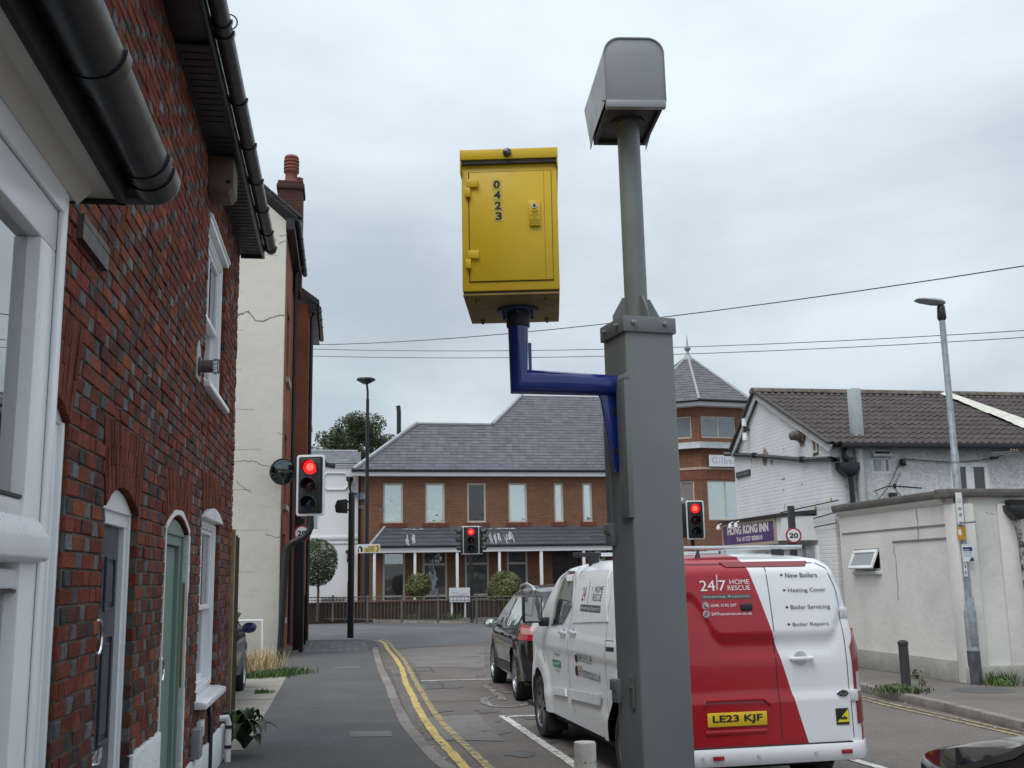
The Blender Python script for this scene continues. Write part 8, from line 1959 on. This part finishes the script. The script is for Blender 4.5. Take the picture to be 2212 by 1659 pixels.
mb = MB(); T = Matrix.Translation((1.0, 1.55, 1.0)); mb.lathe([(0, -.07), (.09, -.06), (.1, 0), (.06, .09), (0, .1)], (0, 0, 0), 12, 'y', M4=T @ Matrix.Diagonal((1.1, 1, .85, 1))); mb.box(.84, .95, 1.53, 1.58, .94, .98); mb.build('door_mirror', bpnt, ct, smooth=True)

# ------------------------------------------------ black car at the right edge, only its nose in view
kp = M('black car paint', (.012, .013, .016), .12, .2, var=0, coat=.9)
Fk = Frame((3.36, 2.95), 10.0)
kc = Shell([(.2, .82), (.6, .88), (.8, .88), (.92, .86), (1.2, .74), (1.4, .62)], [(.3, -.8), (.6, -.84), (.9, -.8), (1.2, -.6), (1.42, -.4)],
           [(-9, 1.42), (1.1, 1.44), (1.4, 1.34), (2.1, .98), (2.5, .93), (2.95, .84), (3.15, .75), (3.28, .62), (3.32, .5)], 3.32, c=.18, bow=.04, nose0=1.9, nosek=.32)
kt = thing('black_car', 'black car nose and door mirror cut by the lower right corner', 'car', Fk.o, Fk.yaw)
shell_body(kc, kt, kp, [(0, .36, .32), (2.5, .36, .32)], zs=.28, rz=.32, crown=.05)
KS = kc.side(-1)
poly_patch([(-.2, .98), (1.75, .96), (1.45, 1.2), (1.05, 1.33), (0, 1.3)], KS, tint, 'side_window', kt, thick=.006, off=-.004, step=.12)
stripe(KS, [(3.05, .66), (2.5, .83), (2.1, .95), (1.8, 1.13), (1.4, 1.3)], .03, M('black rubber seal'), 'bonnet_gap', kt, off=-.004)
for x_ in (-.78, .78):
    for y_ in (0, 2.5): wheel(kt, x_, y_, .32, .2, -1 if x_ < 0 else 1, 5)
mb = MB(); T = Matrix.Translation((-1.0, 1.40, 1.0)); mb.box(-.13, .12, -.06, .08, -.09, .09, M4=T); mb.box(.08, .22, -.0, .05, -.1, -.05, M4=T); mo = mb.build('door_mirror', kp, kt, bevel=.035, seg=4); MB().box(-.11, .1, -.066, -.06, -.07, .07, M4=T).build('mirror_glass', glass('mirror glass'), mo)
MB().box(-.135, -.12, -.03, .03, -.085, -.05, M4=T).build('indicator', M('pale indicator', (.55, .5, .4), .3), mo)
mb = MB(); vs = []; n = 14
for i in range(n+1):
    t_ = i/n
    for y_ in (1.42, 2.06):
        zt = kc.top(y_); Lp, Rp = kc.S(-kc.u(y_), zt), kc.S(kc.u(y_), zt); p = Lp.lerp(Rp, .05+.9*t_); p.z += .05*(1-(2*(.05+.9*t_)-1)**2)**.6+.006; vs.append(p)
mb.add(vs, [(2*i, 2*i+1, 2*i+3, 2*i+2) for i in range(n)]); mb.build('windscreen', tint, kt, smooth=True, ang=60)
P = kc.S(-kc.u(3.05), .62); MB().lathe([(0, .06), (.09, .03), (.11, -.02), (0, -.05)], (-.62, 3.12, .62), 14).build('headlight', M('clear lamp lens'), kt, smooth=True)

# ================================================================== PLANTS
def leafmat(name, col, tr=.25, var=.35):
    if name in MATS: return MATS[name]
    m = M(name, col, .55, var=var, vs=1.3, attr=True, fine=.1, fs=20); return m
lf = leafmat('tree leaves', (.05, .07, .02))
def foliage(name, blobs, n, size, base, parent=None, shell=.55, squash=.8, seed=1, jit=.35, mat=None):
    r = random.Random(seed); mb = MB()
    tot = sum(b[3]**2 for b in blobs)
    for (cx_, cy_, cz_, R_, *sq) in blobs:
        k = int(n*R_*R_/tot); sz = sq[0] if sq else squash
        for _ in range(k):
            d = Vector((r.gauss(0, 1), r.gauss(0, 1), r.gauss(0, 1))).normalized(); rr = R_*(shell+(1-shell)*r.random()**.6) if r.random() < .85 else R_*r.random()
            c = Vector((cx_+d.x*rr, cy_+d.y*rr, cz_+d.z*rr*sz)); s_ = size*r.uniform(.6, 1.4)
            nrm = (d+Vector((r.gauss(0, .6), r.gauss(0, .6), r.gauss(0, .5)+.3))).normalized(); a = nrm.orthogonal().normalized(); b = nrm.cross(a); th = r.uniform(0, 6.28); a, b = a*cos(th)+b*sin(th), b*cos(th)-a*sin(th)
            kk_ = r.uniform(1-jit, 1+jit); cc = (base[0]*kk_*r.uniform(.85, 1.2), base[1]*kk_, base[2]*kk_*r.uniform(.7, 1.2))
            mb.add([c-a*s_*.5, c-b*s_*.28+a*s_*.05, c+a*s_*.5, c+b*s_*.28+a*s_*.05], [(0, 1, 2, 3)], 0, cc)
    return mb.build(name, mat or lf, parent, normals=False)
def limb(pts, r0, r1, mat, parent, name='trunk'):
    n = len(pts); return MB().tube(pts, [r0+(r1-r0)*i/(n-1) for i in range(n)], 8).build(name, mat, parent, smooth=True)
bark = M('bark', (.11, .085, .06), .95, var=.3, vs=8, bump=.01, bs=15)
Tc = dp(783, 965, 72); tr_ = thing('broadleaf_tree', 'large dark green tree rising behind the white house roof', 'tree', (Tc.x, 72, 0))
r_ = random.Random(5); bl = []
ztp = dp(776, 893, 72).z
for i in range(85):
    a = r_.uniform(0, 2*pi); q = r_.random()**.5; x_ = cos(a)*q*3.8; y_ = sin(a)*q*2.7; h = (ztp-.5)-(abs(x_)/3.9)**2*2.2-r_.uniform(0, 3.2)
    bl.append((x_, y_, h-.3, r_.uniform(.5, .95), .8))
foliage('crown', bl, 40000, .15, (.045, .066, .018), tr_, seed=4, shell=.5, jit=.55)
limb([(0, 0, 0), (.1, 0, 3), (-.1, 0, 6), (0, 0, 9)], .35, .18, bark, tr_)
for a in range(6): an = a*1.05; limb([(0, 0, 5+a*.4), (cos(an)*1.2, sin(an)*1.2, 7.3+a*.3), (cos(an)*2.3, sin(an)*2.3, 9.2+a*.2)], .12, .04, bark, tr_, 'limb')
Yt = 44.8
def topiary(px, py, rx, label, Y_, seed, base, n=5200, elong=1.0, top=None):
    c = dp(px, py, Y_); R_ = rx*Y_/FPX; t = thing('clipped_shrub', label, 'shrub', (c.x, Y_, .1)); cz_ = c.z-.1
    foliage('crown', [(0, 0, cz_, R_*.97, elong), (-R_*.25, 0, cz_-R_*.15, R_*.8, elong), (R_*.22, 0, cz_+R_*.1, R_*.8, elong)]+[(R_*.75*cos(q_*1.3+seed), -R_*.3, cz_+R_*.75*elong*sin(q_*1.3+seed), R_*.3, 1) for q_ in range(5)], n, .075, base, t, seed=seed, shell=.86, squash=elong, jit=.45)
    limb([(0, 0, 0), (.03, 0, cz_*.5), (0, 0, cz_)], .06, .04, bark, t); return t
topiary(905, 1264, 27, 'smaller round clipped shrub before the office windows', 45.4, 11, (.12, .13, .04))
topiary(1090, 1270, 37, 'larger round clipped shrub beside the dark suv', 45.4, 12, (.13, .145, .045), n=8000)
topiary(687, 1215, 42, 'tall round topped bay tree before the white house', 45.8, 13, (.038, .07, .02), n=9500, elong=1.25)
# big leaved plant and small weeds along the left
weed = leafmat('weed leaves', (.05, .09, .02)); drym = leafmat('dry grass', (.3, .22, .1), var=.2)
def big_plant(px, py, label, R_, h, n, seed, base, name='leafy_plant', z0=.1, arch=1.0, wl=.35):
    c = gp(px, py, z0); t = thing(name, label, 'plant', c); r = random.Random(seed)
    for i in range(n):
        a = r.uniform(0, 2*pi); L_ = R_*r.uniform(.6, 1.15); H_ = h*r.uniform(.4, 1.1); w_ = L_*wl*r.uniform(.7, 1.1); d = Vector((cos(a), sin(a), 0)); s_ = Vector((-sin(a), cos(a), 0)); k = 7; vs = []
        z_ = r.uniform(0, .3)*h
        for j in range(k+1):
            t_ = j/k; p = d*(L_*t_)+Vector((0, 0, z_+H_*sin(pi*min(1, t_*.75+.05))*arch)); ww = w_*sin(pi*min(1, .08+t_*.92))**.8*(1 if j < k else .05)
            vs += [p-s_*ww/2+Vector((0, 0, ww*.2)), p, p+s_*ww/2+Vector((0, 0, ww*.2))]
        kk_ = r.uniform(.65, 1.35); cc = (base[0]*kk_, base[1]*kk_, base[2]*kk_)
        mb = MB(); mb.add(vs, [(3*j+m2, 3*j+3+m2, 3*j+4+m2, 3*j+1+m2) for j in range(k) for m2 in range(2)]); mb.c = [cc]*len(mb.f); mb.build('leaf', weed, t, smooth=True, ang=80, normals=False)
    return t
big_plant(527, 1632, 'dark green large leaved weed at the foot of the fence', .33, .34, 34, 3, (.03, .06, .016))
t = thing('green_sprig', 'small bright green sprig poking out past the timber fence end', 'plant', FA.W(-1.16, 12.3, .1))
MB().tube([(-.0, -.25, .75), (.0, -.12, 1.0), (-.01, 0, 1.15), (-.02, 0, 1.36)], .005, 5).build('stem', weed, t); foliage('leaves', [(-.02, 0, 1.3, .075, 1.2), (-.03, .05, 1.22, .06, 1.2)], 90, .06, (.06, .13, .03), t, shell=.2, seed=8, mat=weed)['kind'] = 'stuff'
def blades(name, label, pts, n, h, base, seed, spread=.25, w_=.008, mat=drym, curve=.4):
    r = random.Random(seed); mb = MB()
    for _ in range(n):
        p = r.choice(pts); c = Vector((p[0]+r.gauss(0, spread), p[1]+r.gauss(0, spread), p[2])); a = r.uniform(0, 2*pi); d = Vector((cos(a), sin(a), 0)); H_ = h*r.uniform(.3, 1.1); s_ = Vector((-sin(a), cos(a), 0))*w_; cv = curve*r.uniform(.1, 1)
        k = r.uniform(.6, 1.35); cc = (base[0]*k, base[1]*k, base[2]*k); q1 = c+d*H_*cv*.35+Vector((0, 0, H_*.6)); q2 = c+d*H_*cv+Vector((0, 0, H_))
        mb.add([c-s_, c+s_, q1+s_*.8, q1-s_*.8, q2], [(0, 1, 2, 3), (3, 2, 4)], 0, cc)
    o = mb.build(name, mat, normals=False); o['kind'] = 'stuff'; o['label'] = label; o['category'] = 'grass'; return o
gpts = [tuple(FA.W(u, v, .1)) for u, v in [(-1.65, 21.2), (-1.5, 21.6), (-1.8, 20.8), (-1.95, 20.6), (-1.6, 22.2), (-1.4, 22.4), (-1.9, 21.8)]]
blades('dry_grass', 'pale dry grass clump at the foot of the cream wall', gpts, 1000, .42, (.42, .32, .16), 21, .15, .005, curve=.9)
gp2 = [tuple(FA.W(u, v, .1)) for u, v in [(-1.2, 20.0), (-1.5, 19.9), (-1.0, 20.5), (-1.8, 19.9), (-.9, 20.6)]]
blades('green_weeds', 'low green weeds edging the drive slabs', gp2, 1500, .13, (.07, .12, .03), 22, .16, .01, mat=weed)
blades('green_weeds', 'tiny green tuft between the drive slabs', [tuple(gp(545+22, 1497, .11))], 160, .06, (.06, .11, .03), 23, .07, .008, mat=weed)
blades('green_weeds', 'green weeds round the black bollard on the right kerb', [tuple(Z7(x_, y_, .1)) for x_, y_ in ((640, 1105), (690, 1110), (740, 1120), (790, 1110), (700, 1125))], 500, .1, (.07, .1, .03), 24, .13, .009, mat=weed, curve=1.6)
def clump(label, pts, n, R_, size, base, seed, sq=.5):
    o = foliage('weed_clump', [(p[0], p[1], .1+R_*.3, R_, sq) for p in pts], n, size, base, None, shell=.1, seed=seed, mat=weed); o['kind'] = 'stuff'; o['label'] = label; o['category'] = 'weeds'; return o
clump('leafy green weeds crowding the foot of the black bollard', [Z7(x_, y_, .1) for x_, y_ in ((635, 1108), (670, 1100), (700, 1118), (735, 1108), (765, 1112), (800, 1120))], 900, .1, .05, (.075, .105, .03), 41)
clump('taller leafy weeds between the lamp post and the wall', [Z7(x_, y_, .1) for x_, y_ in ((1335, 1040), (1370, 1050), (1410, 1055), (1445, 1068), (1470, 1072))], 1200, .13, .055, (.085, .13, .035), 42, .6)
t = thing('small_weed', 'spindly reddish green weed just right of the black bollard', 'plant', Z7(850, 1110, .1))
MB().tube([(0, 0, 0), (.02, 0, .14), (-.02, 0, .28)], .005, 5).tube([(0.01, 0, .1), (.07, 0, .2)], .004, 5).build('stem', bark, t); foliage('leaves', [(0, 0, .24, .06, 1), (.07, 0, .12, .06, 1), (-.04, 0, .2, .05, 1)], 90, .045, (.09, .08, .03), t, shell=.2, seed=9, mat=weed)['kind'] = 'stuff'
blades('green_weeds', 'green weeds between the lamp post and the off white wall', [tuple(Z7(x_, y_, .1)) for x_, y_ in ((1330, 1045), (1390, 1060), (1440, 1068), (1360, 1030), (1400, 1040))], 350, .22, (.09, .14, .035), 25, .14, .008, mat=weed, curve=1.2)
blades('dry_grass', 'brown dead growth at the base of the off white wall', [tuple(Z7(x_, y_, .1)) for x_, y_ in ((1100, 1020), (1150, 1030))], 500, .14, (.1, .08, .05), 26, .1, .008, mat=drym)
blades('green_weeds', 'thin weeds at the foot of the far railings', [tuple(gp(x_, 1338, .1)) for x_ in (885, 905, 960, 970)], 500, .3, (.06, .09, .03), 27, .3, .012, mat=weed)
# litter flecks and debris along the kerbs
mb = MB()
for _ in range(260):
    t_ = rnd.random(); y_ = rnd.uniform(9.5, 27)
    if rnd.random() < .5: x_ = lerp_tab([(p[1], p[0]) for p in KL[::-1]], y_)+rnd.uniform(.02, .28); z_ = .01
    else: x_ = lerp_tab([(p[1], p[0]) for p in KR[::-1]], y_)-rnd.uniform(.02, .2); z_ = .01
    s_ = rnd.uniform(.008, .03); a = rnd.uniform(0, 6.3); mb.add([(x_+s_*cos(a), y_+s_*sin(a), z_), (x_+s_*cos(a+2), y_+s_*sin(a+2), z_+.004), (x_+s_*cos(a+4), y_+s_*sin(a+4), z_+.008)], [(0, 1, 2)], 0, rnd.choice([(.2, .15, .08), (.1, .07, .04), (.35, .33, .3), (.15, .12, .05)]))
o = mb.build('kerb_litter', M('dry litter', (.2, .15, .1), .9, attr=True), normals=False); o['kind'] = 'stuff'; o['label'] = 'dry leaf litter scattered along the kerbs'
